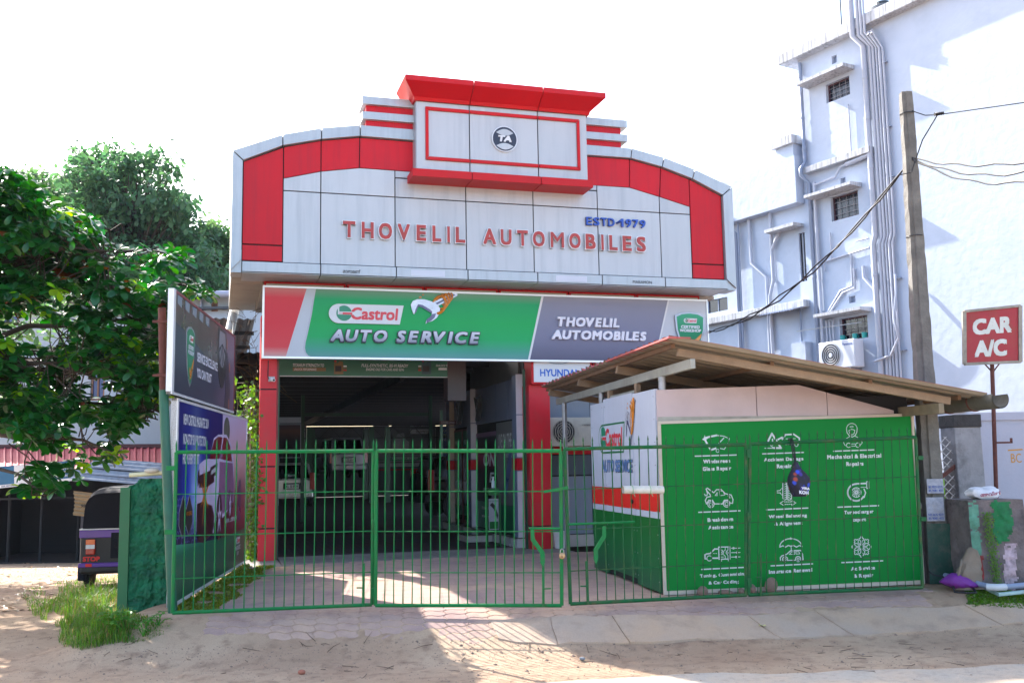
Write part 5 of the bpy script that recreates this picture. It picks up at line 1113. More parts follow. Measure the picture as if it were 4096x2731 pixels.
# front board
bz0, bz1 = .02, 2.075
MB().box(.01, -.03, bz0, SW, .025, bz1+.06).build('board_backing', m_cbeam, sh)
tz = lambda u: bz1+.02*u/SW*3.4*.55
for nm, p in (('board_trim', [(0, bz0-.01), (SW, bz0-.01), (SW, bz0+.035), (0, bz0+.035)]), ('board_trim', [(0, bz1-.03), (SW, bz1+.04), (SW, bz1+.075), (0, bz1+.005)]), ('board_trim', [(0, bz0+.036), (.035, bz0+.036), (.035, bz1-.031), (0, bz1-.031)]), ('board_trim', [(SW-.035, bz0+.036), (SW, bz0+.036), (SW, bz1+.04), (SW-.035, bz1+.039)])):
    MB().prism(p, -.06, -.031).build(nm, mat('cream_trim', (186, 174, 160), .5, 0, .1, 4), sh)
MB().prism([(.036, bz0+.036), (SW-.036, bz0+.036), (SW-.036, bz1+.038), (.036, bz1-.03)], -.04, -.031).build('board_face', m_brd, sh)
for a, b in ((0.005, 1.30), (1.31, 2.25), (2.26, 3.17)):
    tp = lambda u: 2.465+(2.52-2.465)*u/1.88 if u < 1.88 else 2.52-(u-1.88)*.256
    pts = [(a, bz1+.01+.02*a), (b, bz1+.01+.02*b), (b, tp(b))] + ([(1.88, tp(1.88))] if a < 1.88 < b else []) + [(a, tp(a))]
    MB().prism(pts, -.028, .0).build('gable_panel', m_pinkish, sh)
# the nine printed services
m_ico = mat('icon_white', (200, 204, 210), .45, 0, .03)
YI = -.0405
def B2(px, py): return FS.on(px, py, YI)
def icon_at(px, py, wpx):
    c = B2(px, py); s = (B2(px+wpx/2, py)[0]-B2(px-wpx/2, py)[0]); sl = -.0; return c, s
def svc(lines, tx, ty, lh, widths, bar):
    a, b = B2(*bar[0]), B2(*bar[1]); stroke(MB(), [a, b], .014, YI-.001, t=.001).build('icon_rule', m_ico, sh)
    for k, (t_, w_) in enumerate(zip(lines, widths)):
        x0, y0 = tx[k], ty[k]; a = B2(x0, y0); b = B2(x0+w_, y0-lh); asc = 1.0
        dsc = any(ch in 'gpqy,' for ch in t_)
        text('icon_caption', t_, a[0], b[0], a[1]-(.018 if dsc else 0), b[1], m_ico, sh, YI-.001, bold=.03, slope=.012)
Zx = lambda x, y: (2740+x*.36565, 1660+y*.36565)       # zoom coords of three crops
Zy = lambda x, y: (2740+x*.36565, 1900+y*.36565)
Zz = lambda x, y: (2740+x*.36565, 2120+y*.36565)
def cap(Z, lines, bar):
    a, b = bar; aa, bb = B2(*Z(*a)), B2(*Z(*b)); stroke(MB(), [aa, bb], .014, YI-.001, t=.001).build('icon_rule', m_ico, sh)
    for t_, x0, x1, yb, yt in lines:
        p = B2(*Z(x0, yb)); q = B2(*Z(x1, yt)); d = .30*(q[1]-p[1]) if any(ch in 'gpqy,' for ch in t_) else 0
        text('icon_caption', t_, p[0], q[0], p[1]-d, q[1], m_ico, sh, YI-.001, bold=.055, slope=.012, spacing=1.1)
cap(Zx, [('Windscreen', 200, 492, 527, 480), ('Glass Repair', 192, 505, 608, 560)], ((112, 447), (562, 434)))
cap(Zx, [('Accident Damage', 865, 1293, 505, 460), ('Repair', 1005, 1165, 580, 533)], ((850, 422), (1295, 406)))
cap(Zx, [('Mechanical & Electrical', 1557, 2145, 480, 425), ('Repairs', 1765, 1950, 555, 508)], ((1625, 393), (2065, 378)))
cap(Zy, [('Breakdown', 247, 525, 510, 460), ('Assistance', 255, 527, 592, 543)], ((150, 404), (602, 387)))
cap(Zy, [('Wheel Balancing', 917, 1332, 470, 423), ('& Alignment', 980, 1283, 550, 503)], ((892, 377), (1343, 357)))
cap(Zy, [('Turbocharger', 1740, 2060, 425, 378), ('Expert', 1832, 1978, 505, 462)], ((1673, 348), (2118, 331)))
cap(Zz, [('Tuning, Customizing', 163, 672, 515, 460), ('& Car Coding', 258, 587, 592, 543)], ((183, 426), (638, 404)))
cap(Zz, [('Insurance Renewal', 918, 1390, 475, 415)], ((942, 387), (1395, 365)))
cap(Zz, [('Ac Service', 1817, 2076, 440, 390), ('& Repair', 1847, 2057, 518, 470)], ((1715, 352), (2163, 332)))
def ic(Z, strokes, name='service_icon'):
    mb = MB()
    for s in strokes:
        pts = [B2(*Z(*p)) for p in s[0]]; stroke(mb, pts, s[1], YI-.001, s[2] if len(s) > 2 else False, t=.001, dash=s[3] if len(s) > 3 else None)
    return mb.build(name, m_ico, sh)
def circ(cx, cy, r, n=18, a0=0, a1=360, ry=None): return [(cx+r*math.cos(R(a0+(a1-a0)*i/n)), cy+(ry or r)*math.sin(R(a0+(a1-a0)*i/n))) for i in range(n+1)]
DS = (.012, .012)
o = ic(Zx, [([(215, 250), (270, 235), (345, 220)], .022), ([(345, 220), (420, 228), (485, 255), (470, 305), (430, 372), (370, 360)], .010, False, DS), ([(222, 275), (255, 335), (285, 380), (335, 362)], .022), ([(424, 250), (372, 305), (378, 340)], .012), (circ(357, 388, 17), .009)])
st = [B2(*Zx(*p)) for p in [(178, 262), (208, 250), (215, 217), (224, 246), (272, 240), (232, 264), (240, 300), (212, 276)]]; MB().prism(st, YI-.002, YI-.001).build('icon_star', m_ico, o)
ic(Zx, [([(905, 292), (950, 200), (1050, 358), (975, 358)], .022), ([(875, 360), (970, 360), (900, 295)], .010, False, DS), ([(957, 262), (958, 300)], .016), ([(957, 320), (958, 324)], .016), ([(1018, 265), (1060, 242), (1065, 262), (1100, 213), (1190, 208), (1250, 250), (1252, 305), (1235, 310)], .018), ([(1105, 258), (1215, 255)], .008, False, DS), ([(1085, 315), (1190, 315)], .016), (circ(1218, 322, 18, a0=0, a1=180), .010)])
ic(Zx, [(circ(1825, 150, 58, 20, 180, 360, 60), .009), ([(1767, 150), (1772, 190), (1795, 222), (1830, 238), (1862, 220), (1880, 185), (1883, 150)], .009), ([(1792, 168), (1825, 152), (1858, 165), (1850, 200), (1826, 215), (1800, 200), (1792, 168)], .007), ([(1805, 122), (1838, 118), (1840, 130), (1806, 132)], .005, True), ([(1810, 228), (1750, 262), (1735, 300), (1750, 328), (1765, 335)], .006), ([(1855, 226), (1915, 255), (1940, 300), (1915, 330)], .006), (circ(1790, 328, 24), .008, False, DS), (circ(1890, 326, 24), .008, False, DS), ([(1815, 315), (1865, 313)], .008, False, DS), ([(1815, 338), (1865, 336)], .008, False, DS)])
ic(Zy, [([(245, 140), (315, 190), (345, 157), (395, 155), (440, 200), (505, 215), (525, 265), (520, 305), (495, 303), (470, 270), (430, 272), (410, 312), (325, 312), (300, 272), (260, 272), (235, 312), (222, 275), (240, 238), (290, 230), (240, 170), (230, 150), (245, 140)], .012), ([(330, 220), (352, 188), (352, 222), (330, 220)], .007), ([(375, 170), (415, 172), (435, 215), (380, 222), (375, 170)], .007), ([(470, 222), (490, 232), (492, 248), (475, 240), (470, 222)], .006), (circ(283, 318, 34), .010, False, DS), (circ(283, 318, 18), .008, False, DS), (circ(455, 312, 34), .010, False, DS), (circ(455, 312, 18), .008, False, DS), ([(235, 168), (245, 195), (240, 220), (222, 222), (215, 205)], .010)])
ic(Zy, [([(1070, 90), (1085, 78), (1112, 80), (1112, 262), (1085, 268), (1070, 250), (1070, 90)], .010), ([(1125, 80), (1150, 82), (1165, 95), (1165, 255), (1150, 268), (1125, 268), (1125, 80)], .010)]+[([(1080, 105+k*24), (1105, 95+k*24)], .007) for k in range(7)]+[([(1132, 95+k*24), (1156, 107+k*24)], .007) for k in range(7)]+[([(1008, 170), (1040, 165), (1058, 145), (1068, 145)], .009, False, DS), ([(1008, 190), (1040, 192), (1058, 212), (1068, 212)], .009, False, DS), ([(1040, 305), (1085, 275), (1085, 290), (1170, 288), (1170, 275), (1212, 300), (1170, 330), (1170, 315), (1085, 318), (1085, 332), (1040, 305)], .009, False, DS)])
ic(Zy, [(circ(1872, 187, 92, 22, 30, 270), .020), ([(1872, 92), (1985, 88)], .018), ([(1985, 70), (2010, 68), (2012, 140), (1988, 143)], .010, True), ([(1916, 132), (1985, 130)], .008, False, DS), (circ(1874, 187, 52, 22), .009), (circ(1874, 187, 10, 10), .008), ([(1958, 150), (1975, 190), (1960, 240)], .014)]+[([(1874+12*math.cos(R(a)), 187+12*math.sin(R(a))), (1874+46*math.cos(R(a+28)), 187+46*math.sin(R(a+28)))], .007) for a in range(0, 360, 30)])
ic(Zz, [([(355, 203), (325, 203), (275, 252), (235, 258), (218, 268), (220, 310), (238, 312)], .016), (circ(267, 305, 28), .010), ([(305, 303), (357, 303)], .018), ([(310, 252), (360, 252)], .006, False, DS), ([(368, 182), (490, 180), (492, 312), (372, 315)], .012, True), ([(390, 190), (392, 215), (410, 215), (412, 240)], .007), ([(440, 185), (440, 215), (420, 228)], .007), ([(470, 188), (470, 215), (450, 228), (452, 250), (470, 275), (470, 305)], .007), ([(380, 265), (420, 262), (440, 282), (440, 305)], .007), ([(380, 292), (420, 290)], .007), (circ(412, 240, 12, 12), .007), (circ(460, 245, 12, 12), .007)]+[([(508, 195+k*48), (602, 193+k*48)], .008) for k in range(3)]+[(circ((530, 570, 560)[k], 194+k*48, 9, 10), .008) for k in range(3)]+[([(400, 325), (400, 348)], .007, False, DS), ([(473, 322), (473, 346)], .007, False, DS)])
ic(Zz, [(circ(1157, 178, 120, 20, 180, 360, 88), .012), ([(1037, 182), (1070, 168), (1100, 182), (1130, 165), (1157, 172), (1187, 165), (1220, 182), (1250, 165), (1280, 175)], .012), ([(1155, 82), (1156, 95)], .012), ([(1160, 175), (1163, 215)], .008), ([(1045, 325), (1042, 298), (1060, 278), (1110, 262), (1155, 222), (1265, 218), (1285, 260), (1292, 322), (1265, 325)], .012), ([(1125, 328), (1210, 326)], .012), ([(1140, 262), (1165, 235), (1200, 233), (1200, 260), (1140, 262)], .007), ([(1212, 232), (1245, 232), (1255, 256), (1215, 258), (1212, 232)], .007), (circ(1095, 315, 28), .010, False, DS), (circ(1095, 315, 12), .008, False, DS), (circ(1237, 312, 28), .010, False, DS), (circ(1237, 312, 12), .008, False, DS)])
sf = []
for a in range(0, 360, 45):
    c, s = math.cos(R(a)), math.sin(R(a)); q = lambda r, t: (1930+r*c-t*s, 180+(r*s+t*c)*1.06)
    sf += [([q(18, 7), q(58, 7), q(76, 26), q(88, 24), q(88, 12), q(104, 8), q(104, -8), q(88, -12), q(88, -24), q(76, -26), q(58, -7), q(18, -7)], .009)]
ic(Zz, sf)
# roof: pink corrugated sheets falling to the right
RU0, RU1, RV0, RV1 = -.14, 3.82, -1.0, 6.1; rz = lambda u: 2.965-.170*(u+.08)
cuts = [RV0, .0, 1.02, 2.04, 3.06, 4.08, 5.1, RV1]
for k, (a, b) in enumerate(zip(cuts, cuts[1:])):
    n = int((b-a)/.0318)+1; prof = [0, .038, .042, .042, .038, 0, 0, 0]; jag = random.Random(k); e0 = [jag.uniform(-.01, .02) for _ in range(n)]
    mb = MB(); top = lambda s, t, n=n, a=a, b=b, e0=e0: (lambda i, u: (u, a+(b-a)*s, rz(u)+prof[(i+4) % 8]+.008*math.sin(i*.9+u*2)*.3+.004*(k % 2)))(round(s*(n-1)), RU0+(RU1-RU0)*t - (e0[round(s*(n-1))] if t == 0 else 0))
    mb.grid(lambda s, t: top(s, t), n, 12); mb.build('roof_sheet', m_pinkr, sh)
    m2 = MB(); m2.grid(lambda s, t: tuple(Vector(top(s, t))-Vector((-.004, 0, .004))), n, 12); m2.build('roof_sheet_underside', m_under, sh)
MB().prism([(RU0-.03, rz(RU0)+.02), (.10, rz(.10)+.055), (.10, rz(.1)+.045), (RU0-.03, rz(RU0)+.0)], RV0-.02, 1.6).build('ridge_flashing', m_pinkr, sh)
# timbers and channel
def ubeam(v, u0, u1, w, h, m, dz=-.05): MB().bar((u0, v, rz(u0)+dz-h/2), (u1, v, rz(u1)+dz-h/2), w, h).build('rafter', m, sh, bevel=.004)
ubeam(-.72, .04, 3.5, .06, .09, m_wood); ubeam(1.45, -.06, 3.72, .07, .11, m_wood); ubeam(3.6, -.06, 3.72, .07, .11, m_wood); ubeam(5.75, -.06, 3.72, .07, .11, m_wood)
for u in (-.02, 1.2, 2.45, 3.62): MB().bar((u, RV0+.25, rz(u)-.035), (u, RV1-.05, rz(u)-.035), .045, .05).build('purlin', mat('brown_timber', (112, 84, 62), .8, 0, .2, 8), sh)
MB().bar((.10, -1.05, 2.685), (.10, 5.75, 2.685), .06, .11).build('channel_beam', m_cbeam, sh, bevel=.004); MB().bar((3.3, -.85, 2.17), (3.3, 5.5, 2.17), .07, .12).build('channel_beam', mat('grey_timber', (124, 112, 92), .8, 0, .2, 8), sh)
for u, v in ((.10, .03), (.10, 2.82), (.10, 5.25), (3.3, 3.0)): MB().cyl((u, v, 0), (u, v, 2.63 if u < 1 else 2.11), .045, 14).build('post', m_postg, sh, True)
for v in (.98, 2.30): MB().box(.07, v, 2.49, .13, v+.10, 2.63).build('post_stub', m_wood, sh)
MB().bar((.10, 1.05, 2.535), (.10, 2.32, 2.535), .03, .03).build('top_rail', m_cbeam, sh)
# gutter: old grey pipe cut open, along the low edge
gm = mat('mossy_gutter', (92, 88, 78), .8, 0, .3, 6, .4, 40, dirt=(58, 74, 46), damt=.6)
def gut(s, t): a = R(150+240*s); return (3.90+.115*math.cos(a), -1.12+1.6*t, 2.262+.115*math.sin(a)-.01*t)
gb = MB(); gb.grid(gut, 18, 6); gb.grid(lambda s, t: (lambda p: (3.90+(p[0]-3.90)*.9, p[1], 2.262+(p[2]-2.262)*.9))(gut(1-s, t)), 18, 6); gb.build('gutter', gm, sh, True)
for t_ in (.3, .62): MB().tube([tuple(Vector(gut(i/20, t_))*1) for i in range(21)], .012, 6).build('gutter_strap', m_rust, sh)
# stones holding the board
m_stone = mat('laterite_stone', (128, 104, 92), .95, 0, .25, 8, .6, 30)
def rock(P, r, sq, seed, label, m=m_stone):
    rr_ = random.Random(seed); mb = MB().ball((0, 0, 0), r, 12, 8, sq); mb.v = [tuple(Vector(v)*(1+.28*mnoise.noise(Vector(v)*(4.0/r*.12)+Vector((seed*3.1, 0, 0))))) for v in mb.v]
    o = mb.build('stone', m, None, False); o.location = P; o.rotation_euler = (0, 0, rr_.uniform(0, 6)); return tag(o, label, 'stone')
for k, (px, py, r, sq, lab) in enumerate(((2785, 2363, .075, (1.1, .7, .8), 'brown stone nearest the left end of the service board'), (2900, 2366, .06, (1.5, .7, .55), 'flat dark stone leaning on the foot of the service board'), (2962, 2364, .055, (1.3, .7, .7), 'small stone between the flat stone and the gate hinge'), (3000, 2360, .07, (1.1, .7, .85), 'rounded stone just left of the right gate hinge post'), (3062, 2352, .10, (.9, .7, 1.0), 'tallest stone, just right of the right gate hinge post'))):
    P = gz(px, py, .03); q = FS.loc(P); rock(FS.w(q[0], -.17, r*sq[2]*.85), r, sq, k+1, lab)
# air conditioner on the wall behind the posts
F_ac = Frame(FB.w(5.62, .46, 0), 16.5); ac = thing('air_conditioner', 'dusty white split air conditioner unit beside the right red pillar', 'air conditioner', F_ac.O, F_ac.ang)
a = F_ac.on(2192, 1785, -.32); b = F_ac.on(2400, 1668, -.32); u0, z0, z1 = a[0], a[1], b[1]; u1 = u0+.92
m_acw = mat('ac_white', (190, 186, 174), .5, 0, .1, 5, dirt=(130, 120, 104), damt=.4)
MB().box(u0, -.32, z0, u1, -.02, z1).build('casing', m_acw, ac, bevel=.015)
cx, cz, rr_ = u0+.33, (z0+z1)/2, (z1-z0)*.41; MB().prism(disc(cx, cz, rr_, 28), -.325, -.321).build('fan_opening', m_black, ac)
for k in range(5): MB().tube([(cx+rr_*(k+1)/5.2*math.cos(R(q)), -.332, cz+rr_*(k+1)/5.2*math.sin(R(q))) for q in range(0, 360, 15)], .004, 4, True).build('grille_ring', m_acw, ac)
g_ = MB()
for k in range(11): g_.bar((u0+.03+.06*k, -.334, z0+.05), (u0+.03+.06*k, -.334, z1-.05), .004)
g_.build('grille_bars', m_acw, ac)
for k in range(3): ag = R(30+120*k); MB().prism([(cx, cz), (cx+rr_*.9*math.cos(ag), cz+rr_*.9*math.sin(ag)), (cx+rr_*.75*math.cos(ag+.7), cz+rr_*.75*math.sin(ag+.7))], -.329, -.326).build('fan_blade', m_steel, ac)
MB().box(u0+.70, -.326, z1-.17, u0+.9, -.321, z1-.11).build('badge', m_acw, ac); text('lettering', 'A TATA PRODUCT', u0+.71, u0+.9, z1-.165, z1-.135, m_navy, ac, -.328)
for u in (u0+.1, u1-.1): MB().bar((u, -.3, z0-.03), (u, 0, z0-.03), .04).build('bracket', m_steel, ac)
# white bucket behind the gate by the pillar
P = gz(2245, 2192, 0.0); bu = thing('paint_bucket', 'white plastic paint bucket standing by the right red pillar', 'bucket', P)
MB().cyl((0, 0, .005), (0, 0, .30), .12, 18, .145).build('bucket_body', mat('bucket_white', (206, 204, 200), .4), bu, True); MB().tube([(0, 0, .29), (0, 0, .315)], [.15, .15], 18).build('rim', mat('bucket_white', (206, 204, 200)), bu); MB().tube([(.15*math.cos(R(q)), -.02, .28-.16*math.sin(R(q))) for q in range(0, 181, 15)], .004, 5).build('handle', m_postg, bu)
# ================================================================== white building on the right
m_wht = mat('white_plaster', (168, 180, 200), .85, 0, .04, 1.2, .35, 5.0, dirt=(136, 150, 170), damt=.4, dscale=.9, detail=8, bdist=.03); m_wht2 = mat('stained_white', (172, 176, 184), .85, 0, .12, 3, .3, 10, dirt=(52, 54, 54), damt=1.0, dscale=2.6, streak=True)
m_pvcw = mat('white_pvc_pipe', (156, 163, 180), .45, 0, .05, 4); m_pvcg = mat('grey_pvc_pipe', (120, 132, 156), .45, 0, .06, 4); m_wfr = mat('maroon_window', (64, 22, 40), .5)
m_wgl = mat('dark_pane', (26, 28, 44), .12, 0, .15, 3); m_grl = mat('window_grille', (120, 116, 122), .5, .4)
wb = fthing('white_building', 'tall white plastered building with small windows and many waste pipes', 'building', FW)
def holed_wall(u0, u1, z0, z1, holes, v0=0.0, d=.14):
    us = sorted({u0, u1, *[h[0] for h in holes], *[h[2] for h in holes]}); zs_ = sorted({z0, z1, *[h[1] for h in holes], *[h[3] for h in holes]}); mb = MB()
    for a, b in zip(us, us[1:]):
        for c, e in zip(zs_, zs_[1:]):
            cu, cz = (a+b)/2, (c+e)/2
            if any(h[0] < cu < h[2] and h[1] < cz < h[3] for h in holes): continue
            mb.quad((a, v0, c), (b, v0, c), (b, v0, e), (a, v0, e))
    for h in holes:
        a, c, b, e = h; mb.quad((a, v0, c), (a, v0+d, c), (b, v0+d, c), (b, v0, c)); mb.quad((a, v0, e), (b, v0, e), (b, v0+d, e), (a, v0+d, e)); mb.quad((a, v0, c), (a, v0, e), (a, v0+d, e), (a, v0+d, c)); mb.quad((b, v0, c), (b, v0+d, c), (b, v0+d, e), (b, v0, e))
    return mb
W1 = (-.21, 11.18, .59, 11.70); W2 = (-.265, 7.90, .64, 8.56); W3 = (-.20, 4.66, .70, 5.25)
V1_ = (.05, 12.2, .22, 12.42); V2_ = (.10, 8.80, .27, 9.0); V3_ = (.15, 5.62, .36, 5.8)
holed_wall(-1.14, 14, -1.0, 12.72, [W1, W2, W3, V1_, V2_, V3_]).build('wall', m_wht, wb)
MB().quad((-1.14, 0, -1), (-1.14, 8, -1), (-1.14, 8, 12.72), (-1.14, 0, 12.72)).quad((14, 8, -1), (14, 0, -1), (14, 0, 12.72), (14, 8, 12.72)).quad((14, 8, -1), (14, 8, 12.72), (-1.14, 8, 12.72), (-1.14, 8, -1)).build('wall_return', m_wht, wb)
MB().box(-1.62, -.28, 12.72, 14.2, 8.2, 13.03).build('roof_parapet', m_wht2, wb, bevel=.02)
def window(h, nx_=4, nz_=4):
    a, c, b, e = h; o = MB().box(a, .10, c, b, .16, c+.04).box(a, .10, e-.04, b, .16, e).box(a, .101, c+.04, a+.045, .159, e-.04).box(b-.045, .101, c+.04, b, .159, e-.04).build('window', m_wfr, wb)
    MB().box(a+.045, .13, c+.04, b-.045, .137, e-.04).build('pane', m_wgl, o); g_ = MB()
    for k in range(1, nx_): x = a+(b-a)*k/nx_; g_.bar((x, .09, c), (x, .09, e), .011)
    for k in range(1, nz_): z = c+(e-c)*k/nz_; g_.bar((a, .088, z), (b, .088, z), .009)
    g_.build('grille', m_grl, o); return o
for h in (W1, W2, W3): window(h)
for h in (V1_, V2_, V3_): MB().box(h[0], .1, h[1], h[2], .138, h[3]).build('vent_back', m_pvcg, wb)
for u0, u1, z in ((-.84, .78, 11.80), (-.79, .78, 8.60), (-.68, .85, 5.31)):
    MB().prism([(0, z+.0), (0, z+.12), (.45, z+.10), (.45, z+.02)], 0, 1, lambda x, y, zz: (u0+(u1-u0)*y, -x, zz)).build('sunshade', m_wht2, wb, fix=True)
MB().box(-.97, -.22, 9.38, 1.25, 0, 9.55).build('ledge', m_wht2, wb, bevel=.01)
MB().box(3.0, -.05, 2.6, 3.3, -.001, 2.75).build('ledge', m_wht2, wb)
# pipes
def pipe(pts, r, m=m_pvcw, nm='waste_pipe', n=10): return MB().tube(pts, r, n).build(nm, m, wb, True)
def rings(pts, r, m):
    for p in pts: MB().cyl((p[0], p[1], p[2]-.03), (p[0], p[1], p[2]+.03), r, 12).build('pipe_collar', m, wb, True)
pipe([(1.03, -.30, 14.5), (1.03, -.30, 12.55), (1.20, -.12, 12.25), (1.20, -.12, 7.2), (1.12, -.12, 7.0), (1.12, -.12, -.5)], .075); rings([(1.2, -.12, z) for z in (11.4, 10.3, 9.0, 7.6)]+[(1.12, -.12, z) for z in (6.2, 4.4)], .085, m_pvcw)
for k in range(5):
    u = 1.37+k*.098; r = (.045, .04, .03, .04, .028)[k]; m_ = (m_pvcw, m_pvcw, m_pvcw, m_pvcw, m_pvcw)[k]
    pipe([(u-.15, -.30, 14.5 if k < 3 else 12.4), (u-.15, -.30, 12.5), (u, -.09, 12.2-.05*k), (u, -.09, 7.15), (u-.08, -.09, 6.95), (u-.08, -.09, -.5)], r, m_)
for z in (11.6, 9.9, 8.6, 6.0, 4.2): MB().box(1.3, -.10, z, 1.85, -.02, z+.02).build('pipe_clip', m_pvcg, wb)
pipe([(-1.0, -.09, 12.6), (-1.0, -.09, 9.75), (-.98, -.30, 9.5), (-.98, -.30, 9.35), (-.9, -.09, 9.1), (-.88, -.09, -.5)], .055, m_pvcg); rings([(-1.0, -.09, z) for z in (12.2, 11.0, 10.1)]+[(-.89, -.09, z) for z in (8.4, 6.5, 5.2)], .063, m_pvcg)
pipe([(-.72, -.09, 9.1), (-.72, -.09, -.5)], .045); pipe([(-.70, -.1, 9.02), (.02, -.1, 9.05), (.2, -.1, 9.28), (.45, -.1, 9.30)], .035); pipe([(.42, -.12, 9.29), (1.15, -.12, 9.34)], .06)
pipe([(.55, -.05, 10.9), (.55, -.05, 9.6)], .02); pipe([(-.3, -.05, 7.6), (-.3, -.05, 6.9)], .02)
pipe([(-.55, -.06, 6.6), (-.55, -.06, 6.85), (.2, -.06, 6.9), (.95, -.06, 6.95)], .025); pipe([(.35, -.06, 6.9), (.35, -.06, 6.05), (-.05, -.06, 5.98), (-.55, -.07, 5.43)], .03); pipe([(.42, -.06, 6.5), (.42, -.06, 5.98), (.02, -.06, 5.92), (-.47, -.07, 5.43)], .03)
pipe([(.55, -.06, 7.2), (.95, -.06, 7.2)], .018); pipe([(.75, -.08, 6.5), (.75, -.08, 6.2), (1.1, -.1, 5.8)], .05)
for k in range(3): pipe([(-.58+k*.11, -.07, 5.25), (-.56+k*.11, -.07, -.5)], .028)
tag(MB().tube([FW.w(1.75, -.15, 6.1), FW.w(1.85, -.3, 5.6), FW.w(1.75, -.3, 5.0), FW.w(1.8, -.25, 4.5), FW.w(1.5, -.2, 4.1), FW.w(1.0, -.2, 4.0)], .03, 8).build('white_hose', m_pvcw, None, True), 'sagging white hose beside the pipe stack on the white wall', 'hose')
# lower wing
wg = fthing('white_wing', 'lower white wing of the plastered building, behind the workshop', 'building', FW); V2w = .02
NW = (-1.47, 6.46, -1.25, 7.83); NL = (-5.3, 6.1, -4.41, 6.5)
holed_wall(-6.6, -1.16, -1.0, 9.95, [NW, NL], V2w).build('wall', m_wht, wg); MB().quad((-1.16, V2w, -1), (-1.16, 8, -1), (-1.16, 8, 9.95), (-1.16, V2w, 9.95)).quad((-6.6, 8, -1), (-6.6, V2w, -1), (-6.6, V2w, 9.95), (-6.6, 8, 9.95)).quad((-6.6, V2w, 9.95), (-1.16, V2w, 9.95), (-1.16, 8, 9.95), (-6.6, 8, 9.95)).build('wall_return', m_wht, wg)
MB().box(-6.6, -.30, 8.62, -1.18, V2w-.002, 9.95).build('parapet_beam', m_wht, wg, bevel=.01); MB().box(-1.95, -.2, 9.97, -1.3, 1.5, 10.35).build('tank_room', m_wht, wg); MB().box(-2.05, -.3, 10.35, -1.25, 1.6, 10.6).build('tank_slab', m_wht2, wg)
MB().box(-6.6, -.22, 5.72, -1.2, V2w-.002, 5.92).build('ledge', m_wht2, wg, bevel=.01); MB().box(-2.36, -.40, 7.98, -1.26, V2w-.002, 8.07).build('sunshade', m_wht2, wg)
for h in (NW, NL): o = MB().box(h[0], V2w+.06, h[1], h[2], V2w+.1, h[3]).build('window', m_wgl, wg); MB().bar(((h[0]+h[2])/2, V2w+.05, h[1]), ((h[0]+h[2])/2, V2w+.05, h[3]), .03).build('frame', m_pvcg, o)
def pipew(pts, r, m=m_pvcw): return MB().tube(pts, r, 10).build('waste_pipe', m, wg, True)
pipew([(-3.9, -.38, 8.9), (-3.9, -.38, 8.55), (-3.79, -.12, 8.3), (-3.79, -.12, -.5)], .06, m_pvcg); pipew([(-3.68, -.12, 8.62), (-3.70, -.10, -.5)], .03, m_pvcg); pipew([(-3.25, -.08, 8.62), (-3.23, -.08, 7.3), (-2.66, -.08, 6.8), (-2.66, -.08, -.5)], .05)
pipew([(-2.42, -.08, 8.62), (-2.40, -.08, 6.65), (-2.58, -.08, 6.2), (-2.50, -.08, -.5)], .05); pipew([(-2.42, -.08, 7.5), (-2.1, -.08, 8.0)], .05); pipew([(-1.5, -.05, 5.7), (-1.5, -.05, 4.8)], .03, m_pvcg)
corr_ = MB(); corr(corr_, -2.55, -1.22, -.6, -.02, 5.62, 5.76, .1, .012); corr_.build('awning_sheet', m_pvcg, wg)
for k in range(2): MB().box(-1.7, -.25, .0, -1.2, V2w-.002, 4.75).build('buttress', m_wht, wg) if k == 0 else None
# tank on the roof and aerial
tk = thing('water_tank', 'black ribbed water tank on the roof of the white building', 'tank', FW.w(.55, 1.6, 13.03)); MB().tube([(0, 0, 0), (0, 0, .3), (0, 0, .33), (0, 0, .36), (0, 0, .7), (0, 0, .9), (0, 0, 1.0)], [.52, .52, .56, .52, .52, .40, .2], 22).build('tank_body', mat('tank_black', (42, 48, 56), .5), tk, True); MB().cyl((0, 0, 1.001), (0, 0, 1.08), .2, 16).build('lid', mat('tank_black', (42, 48, 56)), tk)
tag(MB().tube([FW.w(.2, .3, 13.0), FW.w(.2, .3, 16.0)], .02, 6).build('aerial_pole', m_steel), 'thin aerial pole beside the roof water tank', 'pole')
# air conditioner under the lowest window
acw = fthing('air_conditioner', 'white air conditioner on the white building under its lowest window', 'air conditioner', FW); A0, A1, AZ0, AZ1 = -.55, .62, 3.9, 4.62
m_acb = mat('ac_pale', (186, 192, 204), .45, 0, .06); MB().box(A0, -.46, AZ0, A1, -.1, AZ1).build('casing', m_acb, acw, bevel=.02); cx, cz, rr_ = A0+.40, (AZ0+AZ1)/2, .31
MB().prism(disc(cx, cz, rr_, 28), -.466, -.461).build('fan_opening', mat('ac_dark', (50, 52, 58), .6), acw)
for k in range(5): MB().tube([(cx+rr_*(k+1)/5.2*math.cos(R(q)), -.472, cz+rr_*(k+1)/5.2*math.sin(R(q))) for q in range(0, 360, 15)], .007, 4, True).build('grille_ring', m_acb, acw)
MB().cyl((cx, -.47, cz), (cx, -.485, cz), .05, 14).build('fan_hub', m_acb, acw); text('lettering', 'Panasonic', A0+.80, A1-.05, AZ1-.15, AZ1-.08, mat('panel_blue', (30, 70, 150), .4), acw, -.464, bold=.02)
for u in (A0+.2, A1-.2): MB().bar((u, -.44, AZ0-.03), (u, 0, AZ0-.03), .05).build('bracket', m_postg, acw)
tag(MB().bar(FW.w(-1.0, -.75, 4.98), FW.w(.75, -.3, 5.02), .05, .02).build('clothes_rod', m_postg), 'metal rod across the lowest window of the white building', 'rod')
